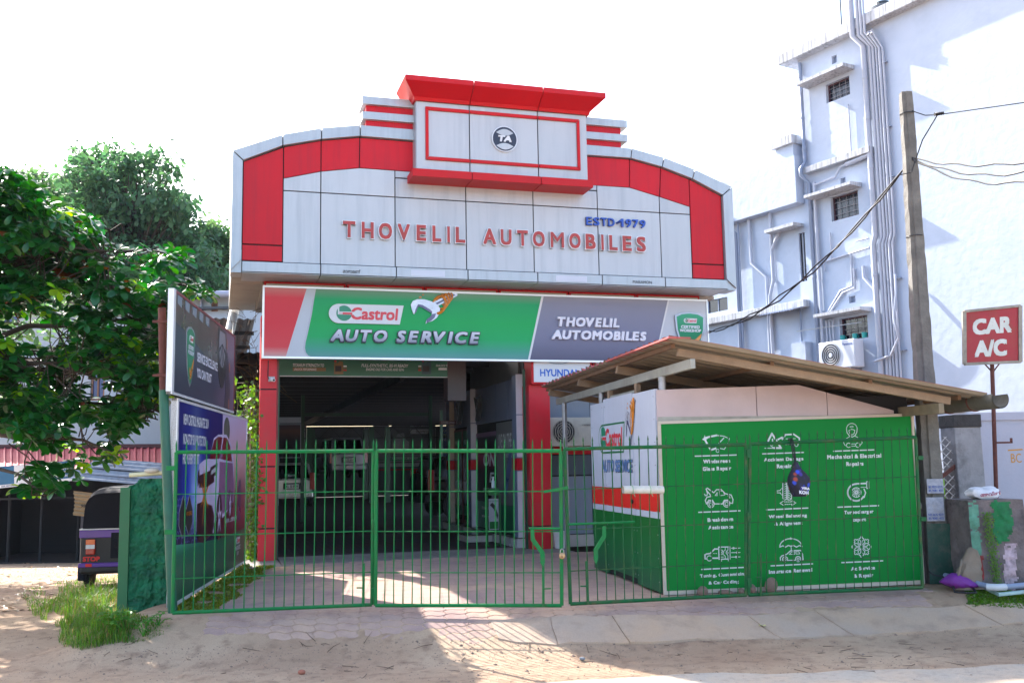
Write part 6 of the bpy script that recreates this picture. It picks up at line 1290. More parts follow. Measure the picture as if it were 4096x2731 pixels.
for k, u in enumerate((-.15, .25, .55)):
    mg = thing('plastic_mug', ('teal mug on the left of the lowest window sill', 'teal mug in the middle of the lowest window sill', 'teal mug on the right of the lowest window sill')[k], 'mug', FW.w(u, .03, 4.665)); MB().cyl((0, 0, 0), (0, 0, .14), .06, 12, .07).build('mug_body', mat('teal_plastic', (30, 150, 150), .4), mg, True); MB().tube([(.06+.04*math.sin(R(q)), 0, .07+.045*math.cos(R(q))) for q in range(0, 181, 30)], .009, 6).build('handle', mat('teal_plastic', (30, 150, 150)), mg)

# ------------------------------------------------------------------ concrete pole and wires
m_pole = mat('pole_concrete', (104, 102, 98), .95, 0, .25, 7, .7, 40, dirt=(64, 62, 58), damt=.6, dscale=2.5); PD_ = 12.95
pb0 = at_depth(3752, 2372, PD_); pt0 = at_depth(3622, 372, PD_); pole = thing('utility_pole', 'leaning grey concrete utility pole with pasted bills, behind the shed roof', 'pole', pb0); dv = pt0-pb0
def polef(s, t):
    k = [(-.5, -.36), (-.2, -.36), (-.14, -.5), (.5, -.42), (.5, .42), (-.1, .5), (-.5, .4)]; n = len(k); q = s*n; i = int(q+1e-6) % n; x, y = k[i]
    w = .27+(.14-.27)*t; j = .012*mnoise.noise((x*5, t*60, y*5)); return (dv.x*t+(x*w+j), dv.y*t+y*w, dv.z*t-.3*(1-t))
mb = MB(); mb.grid(polef, 7, 70, True); mb._add([polef(i/7, 1) for i in range(7)], [tuple(range(7))]); mb.build('shaft', m_pole, pole)
def pole_pt(t, x=0, y=-.2): w = .27-.13*t; return (dv.x*t+x*w, dv.y*t+y*w, dv.z*t)
m_bill = mat('paper_bill', (150, 154, 168), .7, 0, .25, 22, dirt=(150, 146, 140), damt=.6, dscale=14); m_bink = mat('bill_ink', (50, 80, 150), .6)
tp = lambda y: (2372-y)/(2372-372.0)
for y0, y1, x0, x1 in ((1990, 1935, -.42, .35), (2095, 2005, -.5, .3)):
    a, b = tp(y0), tp(y1); w0, w1 = .30-.14*a, .30-.14*b; y_ = -.56
    o = MB().quad((dv.x*a+x0*w0, y_*w0, dv.z*a), (dv.x*a+x1*w0, y_*w0, dv.z*a), (dv.x*b+x1*w1, y_*w1, dv.z*b), (dv.x*b+x0*w1, y_*w1, dv.z*b)).build('paper_bill', m_bill, pole)
    for k, s_ in enumerate(('85 9081 455', '80 7025 6219') if y0 < 2000 else ('85 9081 455', 'ND 4635 9219')): text('bill_print', s_, dv.x*a+(x0+.06)*w0, dv.x*a+(x1-.06)*w0, dv.z*a+.02+k*.045, dv.z*a+.05+k*.045, m_bink, o, y_*w0-.004, bold=.02)
a, b = tp(2330), tp(2105); MB().grid(lambda s, t: (lambda q, w: (dv.x*q+(-.53+1.06*s)*w, -.53*w, dv.z*q))(a+(b-a)*t, .30-.14*(a+(b-a)*t)), 8, 2).build('painted_band', mat('pole_green_paint', (18, 62, 50), .6, 0, .3, 10, dirt=(90, 86, 78), damt=.7, dscale=6), pole)
for t_ in (.955, .70, .40): MB().tube([pole_pt(t_, .6*math.cos(R(q)), .6*math.sin(R(q))) for q in range(0, 360, 30)], .006, 5, True).build('wire_loop', m_steel, pole)
m_wire = mat('black_cable', (22, 22, 26), .5); 
def sag(a, b, s, n=18): a = Vector(a); b = Vector(b); return [a+(b-a)*i/n-Vector((0, 0, s*4*(i/n)*(1-i/n))) for i in range(n+1)]
wp = pb0+Vector(pole_pt(tp(660)))
def cable(nm, lab, pts, r=.012): return tag(MB().tube(pts, r, 6).build(nm, m_wire, None, True), lab, 'cable')
e1 = FB.w(8.72, -.2, 4.15)
for k in range(2):
    pts = sag(wp+Vector((0, -.02, .03*k)), e1, .42+.06*k); pts = [p+Vector((.0, .02*math.sin(i*1.9+k*3), .025*math.cos(i*1.9+k*3))) for i, p in enumerate(pts)]
    cable('power_cable', ('lower strand of the black cable from pole to signboard', 'upper strand of the black cable from pole to signboard')[k], pts)
far = at_depth(4300, 610, 10.5)
for k in range(3):
    pts = sag(wp+Vector((0, -.03, .02)), far+Vector((0, 0, -.08*k)), (.12, .2, .26)[k]); cable('power_cable', ('upper black cable leaving the pole to the right', 'middle black cable leaving the pole to the right', 'lower black cable leaving the pole to the right')[k], [p+Vector((0, 0, .015*math.sin(i*1.4+k*2))) for i, p in enumerate(pts)], .011)
pa = pb0+Vector(pole_pt(tp(445))); sp_ = at_depth(3750, 460, 12.6); cable('stay_wire', 'thin wire from the pole top through a black insulator', [pa, at_depth(3700, 462, 12.8), sp_, at_depth(4300, 382, 11.0)], .007); cable('stay_wire', 'thin wire hanging from the insulator back down the pole', [sp_, at_depth(3690, 560, 12.8), at_depth(3645, 690, 12.85), at_depth(3600, 700, 12.85)], .008)
ins = thing('wire_insulator', 'small black ribbed insulator on the wire right of the pole top', 'insulator', at_depth(3757, 458, 12.55)); MB().tube([(i*.011-.06, 0, .0015*i) for i in range(12)], [.014 if i % 2 else .026 for i in range(12)], 10).build('ribbed_body', m_black, ins, True)

# ------------------------------------------------------------------ car A/C sign
SD_ = 13.6; P = at_depth(3975, 1960, SD_); P.z = -.2; sgn = thing('car_ac_sign', 'faded red square sign reading CAR A/C on a thin rusty post', 'sign', P)
m_sr = mat('faded_sign_red', (150, 16, 34), .5, 0, .12, 3, dirt=(88, 66, 30), damt=.65, dscale=3); m_sw = mat('weathered_white', (196, 200, 196), .6, 0, .2, 12, dirt=(130, 136, 120), damt=.5, dscale=6); m_sf = mat('sign_frame', (140, 134, 124), .6, .2, .3, 8, dirt=(70, 60, 44), damt=.6)
rl = lambda x, y, d=SD_: Vector(at_depth(x, y, d))-P
c = [rl(3858, 1456), rl(4081, 1447), rl(4080, 1223), rl(3856, 1246)]; xu = (c[1]-c[0]); zu = (c[3]-c[0])
Q = lambda s, t, y=0.0: tuple(c[0]*(1-s)*(1-t)+c[1]*s*(1-t)+c[2]*s*t+c[3]*(1-s)*t+Vector((0, y, 0)))
MB()._add([Q(0, 0), Q(1, 0), Q(1, 1), Q(0, 1), Q(0, 0, .03), Q(1, 0, .03), Q(1, 1, .03), Q(0, 1, .03)], [(0, 1, 2, 3), (7, 6, 5, 4), (0, 4, 5, 1), (1, 5, 6, 2), (2, 6, 7, 3), (3, 7, 4, 0)]).build('sign_face', m_sr, sgn)
for a, b in (((0, 0), (1, 0)), ((1, 0), (1, 1)), ((1, 1), (0, 1)), ((0, 1), (0, 0))): MB().bar(Q(*a), Q(*b), .05, .035).build('sign_frame', m_sf, sgn)
fq = lambda x, y, z: Q(x, z, y)
for w_, x0, x1, z0, z1 in (('CAR', .15, .85, .535, .835), ('A/C', .18, .76, .12, .43)): text_mb(w_, x0, x1, z0, z1, -.004, bold=.055, fn=fq).build('lettering', m_sw, sgn)
pr = rl(3968, 1455, SD_+.05); MB().cyl((0, .05, 0), tuple(pr), .028, 10).build('post', m_rust, sgn, True); MB().bar((pr.x, pr.y, pr.z-.12), (pr.x-.1, pr.y, pr.z), .015).bar((pr.x, pr.y, pr.z-.12), (pr.x+.1, pr.y, pr.z), .015).build('brace', m_rust, sgn); q = rl(3978, 1770, SD_+.02); MB().bar(tuple(q), tuple(q+Vector((.23, 0, 0))), .025).bar(tuple(q+Vector((.23, 0, -.01))), tuple(q+Vector((.23, 0, .06))), .025).build('hook_arm', m_rust, sgn)

# ------------------------------------------------------------------ low walls and block on the right
m_old = mat('mouldy_concrete', (104, 94, 94), .95, 0, .3, 5, .7, 25, dirt=(30, 28, 32), damt=.9, dscale=3.0, bdist=.02); m_old2 = mat('grey_render', (140, 140, 144), .9, 0, .2, 4, .4, 30, dirt=(46, 44, 46), damt=.8, dscale=2.4)
BD = 12.35; A = at_depth(3898, 2400, BD); blk = thing('masonry_block', 'stubby mossy masonry block with green paint, white sack on top', 'block', (A.x, A.y, gh0(A.x, A.y)-.1), R(6))
bh = at_depth(3898, 2000, BD).z-(gh0(A.x, A.y)-.1); bw = .72
def blf(s, t):
    k = [(0, 0), (bw, 0), (bw, .6), (0, .6)]; q = s*4; i = int(q) % 4; f = q-int(q); a, b = k[i], k[(i+1) % 4]; x = a[0]+(b[0]-a[0])*f; y = a[1]+(b[1]-a[1])*f; w_ = .03*mnoise.noise((x*5, y*5, t*5))+.015*mnoise.noise((x*15, y*15, t*18))
    if i == 1 or i == 0: x += .10*(1-t)*f if i == 0 else .10*(1-t)
    return (x+w_, y+w_-.05*(1-t), t*bh)
mb = MB(); mb.grid(blf, 60, 40, True); mb._add([blf(i/60, 1) for i in range(60)], [tuple(range(60))]); mb.build('masonry', m_old, blk, True)
def patch(poly, m, nm='paint_patch', off=.006):
    mb = MB(); n, k = 34, 44; keep = set()
    P = [[None]*(k+1) for _ in range(n+1)]
    for i in range(n+1):
        for j in range(k+1): q = blf(.25*i/n*.999, j/k); P[i][j] = (q[0], q[1]-off, q[2])
    for i in range(n):
        for j in range(k):
            cx, cz = (i+.5)/n+.05*mnoise.noise((i*.45, j*.45, 3)), (j+.5)/k+.06*mnoise.noise((i*.3, j*.5, 9))
            if in_poly(cx, cz, poly): mb.quad(P[i][j], P[i+1][j], P[i+1][j+1], P[i][j+1])
    return mb.build(nm, m, blk, True)
def in_poly(x, y, P):
    c = False; n = len(P); j = n-1
    for i in range(n):
        if (P[i][1] > y) != (P[j][1] > y) and x < (P[j][0]-P[i][0])*(y-P[i][1])/(P[j][1]-P[i][1]+1e-9)+P[i][0]: c = not c
        j = i
    return c
patch([(.0, .38), (.15, .36), (.17, .95), (.01, .97)], mat('mint_paint', (84, 132, 112), .8, 0, .3, 9, dirt=(24, 92, 66), damt=.8, dscale=5)); patch([(.02, .18), (.14, .18), (.15, .42), (.03, .42)], mat('red_paint', (120, 20, 24), .7, 0, .3, 9), off=.009); patch([(.38, .66), (.42, .98), (.74, .98), (.76, .70), (.6, .56), (.46, .55)], mat('bright_green_paint', (8, 104, 56), .8, 0, .3, 6, dirt=(20, 50, 44), damt=.8, dscale=5)); patch([(.45, .12), (.52, .48), (.74, .55), (.70, .25), (.6, .05)], mat('pale_efflorescence', (170, 150, 158), .9, 0, .3, 12, dirt=(90, 80, 84), damt=.9, dscale=9), off=.004)
m_moss = leaf_mat('moss_green', (70, 110, 20), transl=.3); ml = MB(); rm = random.Random(11)
def leaf_quad(mb, P, d, n, L, W): 
    d = Vector(d).normalized(); s = d.cross(Vector(n)).normalized()*W/2; P = Vector(P); mb._add([P, P+d*L*.5-s, P+d*L, P+d*L*.5+s], [(0, 1, 2, 3)])
for k in range(900):
    z = rm.uniform(.02, .88)*bh; x = bw*(.27+.10*(1-z/bh))+rm.gauss(0, .035); leaf_quad(ml, (x, -.05+.0*z-.05*(1-z/bh), z), (rm.gauss(0, 1), rm.uniform(-.9, -.1), rm.gauss(-.2, .8)), (rm.gauss(0, .4), -1, .4), rm.uniform(.012, .03), rm.uniform(.01, .022))
tag(ml.build('creeping_moss', m_moss, blk), kind='stuff')
sk = thing('white_sack', 'crumpled white plastic sack with red lettering on the mossy block', 'sack', blk.matrix_basis @ Vector((.36, .25, bh)), R(6))
def skf(s, t): a = 2*math.pi*s; ph = math.pi*(t-.5); r = (abs(math.cos(ph))**.5); k = 1+.22*mnoise.noise((math.cos(a)*2.4, math.sin(a)*2.4, t*3))+.07*mnoise.noise((math.cos(a)*8, math.sin(a)*8, t*8)); return (.21*r*k*math.cos(a), .13*r*k*math.sin(a), .07+.068*math.sin(ph)*k+.015*math.cos(a*2))
MB().grid(skf, 28, 14, True).build('sack_body', mat('sack_plastic', (206, 206, 212), .4, 0, .12, 9), sk, True); text('lettering', 'അവിൽ', -.13, .14, .035, .085, mat('sack_red', (130, 20, 60), .5), sk, -.158, bold=.03, slope=.08)
# low mouldy wall to its left and coping pipe
def on_wall(nm, lab, cat, x0, x1, yb, yt, D, th, m, rz=0.0, zb=None):
    a = at_depth(x0, yb, D); b = at_depth(x1, yb, D); zt = at_depth((x0+x1)/2, yt, D).z; z0 = zb if zb is not None else min(a.z, gh0(a.x, a.y))-.15; t = thing(nm, lab, cat, (a.x, a.y, z0), rz); return t, b.x-a.x, zt-z0
t, w_, h_ = on_wall('boundary_wall', 'low mouldy wall between the utility pole and the mossy block', 'wall', 3700, 4000, 2330, 2032, 12.95, .2, m_old, zb=-.3); MB().box(0, 0, 0, w_, .2, h_).build('masonry', m_old, t, bevel=.01); MB().tube([(0, .08, h_+.03), (w_, .08, h_+.03)], .05, 12).build('coping', mat('coping_cement', (170, 168, 160), .8, 0, .2, 6, dirt=(110, 100, 90)), t, True)
t, w_, h_ = on_wall('gate_pier', 'tall grey rendered pier blackened at the top, behind the mossy block', 'pier', 3845, 3960, 2050, 1662, 14.2, .4, m_old2, R(4), zb=-.3); MB().prism([(0, 0), (w_*1.02, 0), (w_*.93, h_), (-.02, h_)], 0, .4).build('shaft', m_old2, t, bevel=.015); MB().box(-.03, -.02, h_-.16, w_*.95, .42, h_+.02).build('cap', mat('black_mould', (58, 56, 56), .95, 0, .35, 12, .8, 40), t, bevel=.01)
t, w_, h_ = on_wall('compound_wall', 'pale compound wall with ochre chalk letters at the right edge', 'wall', 3940, 4500, 2050, 1650, 15.4, .2, m_wht, zb=-.5); MB().box(0, 0, 0, w_, .2, h_).build('masonry', mat('pale_wall', (166, 168, 182), .9, 0, .08, 2, .3, 20, dirt=(150, 146, 156), damt=.5, dscale=2), t); MB().box(0, -.03, h_-.10, w_, .23, h_+.02).build('coping', mat('pale_wall', (166, 168, 182)), t)
m_och = mat('ochre_chalk', (190, 136, 50), .8); a = at_depth(4045, 1850, 15.4); loc = a-t.location; text('chalk_letters', 'BC', loc.x, loc.x+.16, loc.z, loc.z+.14, m_och, t, -.004, bold=-.01); stroke(MB(), [(loc.x-.03, loc.z+.19), (loc.x+.18, loc.z+.2)], .02, -.004).build('chalk_line', m_och, t)
# chain link fence
fa = at_depth(3755, 2010, 14.3); fb = at_depth(3850, 2010, 14.3); fn_ = thing('chain_link_fence', 'chain link fence panel with rusty post beside the grey pier', 'fence', (fa.x-.25, fa.y, fa.z-.5)); zt = at_depth(3800, 1745, 14.3).z-fa.z+.5; wd = fb.x-fa.x+.25
mb = MB(); n = 10; st_ = .125
for k in range(-22, 14):
    for sgn_ in (1, -1):
        x0 = k*st_ if sgn_ > 0 else k*st_+zt; pts = [(x0, 0.0), (x0+sgn_*zt, zt)]
        (xa, za), (xb, zb2) = pts
        def clipx(x, pts=pts): (xa, za), (xb, zb2) = pts; return za+(zb2-za)*(x-xa)/(xb-xa)
        lo, hi = max(min(xa, xb), 0), min(max(xa, xb), wd)
        if lo < hi: mb.bar((lo, .01*sgn_, clipx(lo)), (hi, .01*sgn_, clipx(hi)), .009)
mb.build('mesh', m_postg, fn_); px_ = at_depth(3828, 1690, 14.3); MB().bar((px_.x-fn_.location.x, -.03, 0), (px_.x-fn_.location.x-.02, -.03, zt+.18), .045).bar((0, -.03, zt*.45), (px_.x-fn_.location.x, -.03, zt*.75), .05).build('post', m_rust, fn_)
# bags at the foot
m_pur = mat('purple_nylon', (104, 30, 124), .7, 0, .18, 9, .35, 30); P = gz(3845, 2400, -.12); P = Vector((P.x, P.y, gh(P.x, P.y))); bg = thing('purple_backpack', 'purple backpack lying on the ground beside the pole', 'backpack', P, R(-14))
def bgf(s, t):
    a = 2*math.pi*s; x = -.205+.41*t; r = (math.sin(math.pi*min(1, max(0, .06+t*.9)))**.55)*(.85+.15*math.sin(t*5)); k = 1+.16*mnoise.noise((t*7, math.cos(a)*2.2, math.sin(a)*2.2))+.06*mnoise.noise((t*19, math.cos(a)*6, math.sin(a)*6)); return (x+.06*math.sin(a)*(.5-t), .12*r*k*math.cos(a), .10+.035*(1-t)+.095*r*k*math.sin(a)*(1.1 if math.sin(a) > 0 else .8)-.02*t)
mb = MB(); mb.grid(bgf, 26, 20, True); mb._add([bgf(i/26, 0) for i in range(26)], [tuple(range(25, -1, -1))]); mb._add([bgf(i/26, 1) for i in range(26)], [tuple(range(26))]); mb.build('bag_body', m_pur, bg, True)
MB().tube([tuple(Vector(bgf(.70+.0*i, .05+.05*i))*1.02) for i in range(14)], .006, 6).build('zip', m_bagd, bg); MB().tube([bgf(.62, .3), (-.1, -.19, .02), (.05, -.2, .012), (.14, -.17, .012), bgf(.68, .8)], .012, 6).build('strap', m_bagd, bg); MB().tube([bgf(.25, .0), (-.3, -.0, .2), (-.34, .0, .24)], .01, 6).build('loop', m_bagd, bg)
m_brn = mat('khaki_canvas', (120, 106, 92), .85, 0, .15, 9, .3, 50); P = at_depth(3880, 2340, 12.28); P.z = gh(P.x, P.y); br_ = thing('canvas_bag', 'limp khaki canvas bag slumped against the mossy block', 'bag', P, R(10))
def brf(s, t): a = 2*math.pi*s; k = 1+.30*mnoise.noise((math.cos(a)*1.8, math.sin(a)*1.8, t*6))+.10*mnoise.noise((math.cos(a)*6, math.sin(a)*6, t*14)); w_ = (.15*(1-t)**.6+.05)*k; return (w_*math.cos(a)+.12*t**1.5-.02, .10*(1-.5*t)*k*math.sin(a)+.02*t, .02+.46*t-.03*math.cos(a)*t)
mb = MB(); mb.grid(brf, 22, 16, True); mb._add([brf(i/22, 1) for i in range(22)], [tuple(range(22))]); mb.build('bag_body', m_brn, br_, True); MB().tube([brf(.5, .1), (-.2, -.05, .12), (-.16, -.08, .30), brf(.45, .7)], .014, 6).build('strap', m_brn, br_)
# grey pipes at the foot of the block
pa_ = at_depth(3780, 2300, 12.75); pb_ = at_depth(3990, 2348, 11.95); pc = at_depth(4250, 2325, 12.3)
gpz = thing('ground_pipe', 'grey plastic water pipe bending round the foot of the mossy block', 'pipe', pb_); MB().tube([tuple(pa_-pb_), (-.06, .04, 0), (0, 0, 0), (.06, .01, 0), tuple(pc-pb_)], .033, 10).build('pipe_run', m_pvcg, gpz, True); MB().tube([(-.1, .06, 0), (0, -.0, 0), (.1, .01, .002)], .042, 10).build('elbow', mat('pale_pvc', (180, 184, 190), .4), gpz, True); MB().tube([tuple(pa_-pb_+Vector((.3, -.2, -.09))), (0, -.02, -.08), tuple(pc-pb_+Vector((0, 0, -.07)))], .024, 8).build('lower_pipe', mat('teal_white_pipe', (150, 176, 176), .5, 0, .2, 9), gpz, True)
# ================================================================== left side: yard, shop, rickshaw, house
def yard_pt(x, y):
    return ground_hit(x, y)
m_ab = mat('rickshaw_black', (26, 27, 36), .85, 0, .15, 4, .2, 30, spec=.2); m_ap = mat('rickshaw_purple', (70, 20, 140), .35, 0, .08, coat=.4); m_amb = mat('amber_lens', (210, 90, 20), .2, 0, .1, coat=.5); m_stop = mat('stop_red', (200, 24, 20), .5)
def rickshaw(label, P, rz, band=m_ap, group=None, stop=True):
    t = thing('auto_rickshaw', label, 'rickshaw', P, rz, group); W = .66
    def canopy(s, u):
        a = math.pi*s; y = -.02+2.0*u; n = 5.5; c, d = math.cos(a), math.sin(a); k = (abs(c)**n+abs(d)**n)**(-1/n); w = W*(1-.05*(1-u)**4); h = .78*(1-.14*max(0, (.22-u)/.22)**2-.10*max(0, (u-.8)/.2)**2)
        return (-w*k*c*(1-.05*d), y+.10*d*max(0, .3-u), .96+h*k*d*.92)
    mb = MB(); mb.grid(canopy, 30, 12); mb._add([canopy(i/29, 0) for i in range(30)], [tuple(range(30))]); mb.build('canopy', m_ab, t, True)
    for u in (.10, .42, .75): MB().tube([tuple(Vector(canopy(i/24, u))+Vector((0, 0, .004))) for i in range(25)], .006, 5).build('canopy_seam', mat('seam_grey', (120, 120, 124), .6), t)
    MB().tube([(-.48+.12*math.cos(R(q))*.9+.0, -.03, 1.24+.17*math.sin(R(q))) for q in range(0, 360, 15)], .012, 6, True)
    win = [(.20+.17*max(-1, min(1, 1.25*math.cos(R(q)))), 1.30+.15*max(-1, min(1, 1.25*math.sin(R(q))))) for q in range(0, 360, 12)]; o = MB().prism(win, -.045, -.01).build('rear_window', mat('window_rim_purple', (60, 30, 110), .4), t); MB().prism([(.20+(x-.20)*.85, 1.30+(z-1.30)*.85) for x, z in win], -.05, -.044).build('pane', m_autog, o)
    MB().box(-W, -.03, .24, W, 1.5, .95).build('tub', m_black if stop else m_ab, t, bevel=.05); MB().box(-W-.008, -.045, .84, W+.008, 1.2, .97).build('band', band, t, bevel=.01); MB().box(-W-.01, -.05, .972, W+.01, 1.2, .99).build('band_line', m_white, t); MB().box(-W-.008, -.06, .36, W+.008, .3, .43).build('lower_band', band, t, bevel=.01)
    MB().box(-.16, -.055, .50, .62, -.03, .92).build('engine_door', m_ab, t, bevel=.01)
    for k in range(5): MB().box(-.10, -.068, .54+k*.07, .54, -.055, .575+k*.07).build('louvre', m_ab, t, bevel=.008)
    for s in (-1, 1):
        l = MB().box(s*.48-.075, -.075, .56, s*.48+.075, -.03, .82).build('tail_lamp', m_tail, t, bevel=.02); MB().box(s*.48-.07, -.08, .735, s*.48+.07, -.07, .815).build('indicator', m_amb, l); MB().box(s*.48-.07, -.08, .665, s*.48+.07, -.07, .73).build('reverse_lens', m_white, l)
        w = MB().tube([(s*(W-.14), .35, .22), (s*(W-.12), .35, .22), (s*(W-.03), .35, .22), (s*(W-.01), .35, .22)], [.17, .22, .22, .17], 18).build('wheel', m_tyre, t, True); MB().cyl((s*(W-.02), .35, .22), (s*(W+.004), .35, .22), .10, 14).build('rim', m_rim, w)
        MB().box(s*W-.09 if s > 0 else -W-.04, .02, .13, s*W+.04 if s > 0 else -W+.09, .75, .42).build('mudguard', m_ab, t, bevel=.03); MB().box(s*.5-.05, -.07, .37, s*.5+.05, -.061, .42).build('reflector', m_stop, t)
    w = MB().tube([(-.05, 2.25, .22), (-.04, 2.25, .22), (.04, 2.25, .22), (.05, 2.25, .22)], [.17, .22, .22, .17], 18).build('wheel', m_tyre, t, True); MB().box(-.4, 1.5, .34, .4, 2.4, .95).build('nose', m_ab, t, bevel=.12); MB().bar((-.5, 1.55, .95), (-.5, 1.75, 1.6), .04).bar((.5, 1.55, .95), (.5, 1.75, 1.6), .04).build('pillar', m_ab, t); MB().box(-.55, .5, .34, .55, .9, .75).build('seat', m_ab, t, bevel=.04)
    if stop: text('lettering', 'STOP', -.60, -.33, .455, .535, m_stop, t, -.037, bold=.05)
    return t
P = Vector((-6.62, 17.0, 0)); P.z = gh(P.x, P.y)
rickshaw('black rickshaw with purple bands seen from behind, left of the green pillar', P, R(8))

# ------------------------------------------------------------------ shop with the red roof
D0 = 29.5; sp0 = at_depth(-150, 2235, D0); zsh = -1.03
shop = thing('repair_shop', 'low open workshop with faded red sheet roof and dark interior behind the tree', 'shop', (sp0.x, D0, zsh))
rs = lambda x, y, d: tuple(Vector(at_depth(x, y, d))-Vector((sp0.x, D0, zsh)))
m_rr = mat('faded_red_sheet', (170, 66, 70), .6, .1, .12, 2, dirt=(110, 50, 50), damt=.5, dscale=2); m_shd = mat('shop_dark', (30, 32, 38), .9, 0, .3, 2); m_tin = mat('rusty_tin', (140, 146, 156), .5, .5, .25, 5, dirt=(96, 62, 46), damt=.6, dscale=3)
E0, E1, G0, G1 = Vector(rs(-150, 1868, D0-.6)), Vector(rs(790, 1918, D0-.6)), Vector(rs(-150, 1792, D0+3)), Vector(rs(790, 1788, D0+3)); NS = 9
for k in range(NS):
    a, b = k/NS, (k+1)/NS; mb = MB(); n = 17; pr = [0, .0, .05, .0]
    mb.grid(lambda s, t: tuple((E0+(E1-E0)*(a+(b-a)*s))*(1-t)+(G0+(G1-G0)*(a+(b-a)*s))*t+Vector((0, 0, pr[round(s*16) % 4]+.006*(k % 2)))), n, 3); mb.build('roof_sheet', m_rr, shop)
MB().bar(G0+Vector((0, 0, .05)), G1+Vector((0, 0, .05)), .3, .12).build('ridge_cap', mat('ridge_dark', (84, 48, 52), .7), shop)
Lw = E1.x-E0.x
MB().box(0, 3.4, 0, Lw, 3.5, 2.6).build('back_wall', m_shd, shop); MB().box(-.1, 0, 0, 0, 3.4, 2.4).build('side_wall', m_shd, shop)
MB().box(0, .0, -.05, Lw, 3.4, .015).build('shop_floor', mat('oily_floor', (34, 32, 32), .8, 0, .3, 2), shop)
for px in (20, 150, 300): q = rs(px, 2000, D0); MB().cyl((q[0], .3, 0), (q[0], .3, 2.05), .05, 8).build('post', m_shd, shop)
MB().bar((0, 0, rs(0, 1995, D0)[2]), (rs(300, 1990, D0)[0], 0, rs(300, 1990, D0)[2]), .06).build('front_beam', m_shd, shop)

# timber slats wall on its right
for k in range(10): q = rs(322+k*19, 2100, D0); MB().box(q[0], .0, 0, q[0]+.13, .03, 1.55+.05*(k % 3)).build('wall_board', mat('dark_tiles', (74, 74, 82), .8, 0, .3, 5), shop)
# blue sign board on the roof edge
bs = thing('blue_shop_sign', 'blue and white shop sign over the repair shop, partly hidden by leaves', 'sign', (sp0.x, D0-.75, zsh))
r2 = lambda x, y: (lambda q: (q[0], q[2]))(rs(x, y, D0-.75))
c = [r2(-160, 1968), r2(298, 1921), r2(295, 1841), r2(-160, 1878)]
m_sblue = mat('sign_blue', (16, 90, 130), .4, 0, .06); MB().prism(c, 0, .05).build('sign_face', m_sblue, bs)
lp = lambda s, t: (c[0][0]*(1-s)*(1-t)+c[1][0]*s*(1-t)+c[2][0]*s*t+c[3][0]*(1-s)*t, c[0][1]*(1-s)*(1-t)+c[1][1]*s*(1-t)+c[2][1]*s*t+c[3][1]*(1-s)*t)
MB().prism([lp(.475, .12), lp(.74, .12), lp(.74, .98), lp(.475, .98)], -.006, 0).build('white_field', m_white, bs); MB().prism([lp(0, 0), lp(1, 0), lp(1, .14), lp(0, .14)], -.008, 0).build('white_strip', m_white, bs)
fs_ = lambda x, y, z: (lambda p: (p[0], y, p[1]))(lp(x, z))
for w_, a, b, z0, z1, m_ in (('No.1', .55, .70, .35, .72, mat('no_blue', (20, 70, 120), .4)), ('AYYAPPAS AUTO G', .735, .985, .60, .80, m_white), ('Mob: 8086750925', .78, .97, .42, .54, m_white), ('MARAMAN', .82, .94, .24, .35, m_white), ('ARA MOTORS', .36, .48, .03, .11, mat('no_blue', (20, 70, 120)))): text_mb(w_, a, b, z0, z1, -.011, bold=.03, fn=fs_).build('lettering', m_, bs)
# stacked tin sheets and a hanging sheet
tn = [(3, -.55, 350, 1868, 745, 1900), (2, -.8, 330, 1892, 735, 1926), (1, -1.05, 300, 1912, 745, 1950)]
for k, (i, dy, x0, y0, x1, y1) in enumerate(tn):
    a = Vector(rs(x0, y0, D0-1.0)); b = Vector(rs(x1, y1, D0-1.0)); mb = MB(); pr = [0, .02, .03, .02, 0, -.02, -.03, -.02]
    mb.grid(lambda s, t: tuple(a+(b-a)*t+Vector((0, -.2*k+.5*s, .28*s+pr[round(s*24) % 8]))), 25, 4); o = mb.build('tin_sheet', m_tin); o.location = (sp0.x, D0, zsh); tag(o, ('topmost loose tin sheet on the lean-to right of the shop', 'middle loose tin sheet on the lean-to right of the shop', 'lowest loose tin sheet on the lean-to right of the shop')[k], 'tin sheet')
a = Vector(rs(293, 1962, D0-.9)); b = Vector(rs(405, 1960, D0-.9)); h_ = rs(300, 1960, D0)[2]-rs(300, 2055, D0)[2]
mb = MB(); mb.grid(lambda s, t: (a.x+(b.x-a.x)*s+.05*math.sin(t*3), a.y+.03*math.sin(t*40), a.z-h_*t-.1*s), 6, 40); hs2 = mb.build('hanging_sheet', mat('tan_sheet', (150, 132, 104), .7, .1, .15, 5, dirt=(110, 96, 76), damt=.5)); hs2.location = (sp0.x, D0, zsh); tag(hs2, 'tan corrugated sheet with a phone number hanging beside the rickshaw', 'sheet')
text('phone_number', '98470526', a.x+.25, a.x+.85, a.z-h_*.68, a.z-h_*.56, m_black, hs2, a.y-.05); text('phone_number', 'ANIL', a.x+.35, a.x+.65, a.z-h_*.85, a.z-h_*.74, m_black, hs2, a.y-.05)

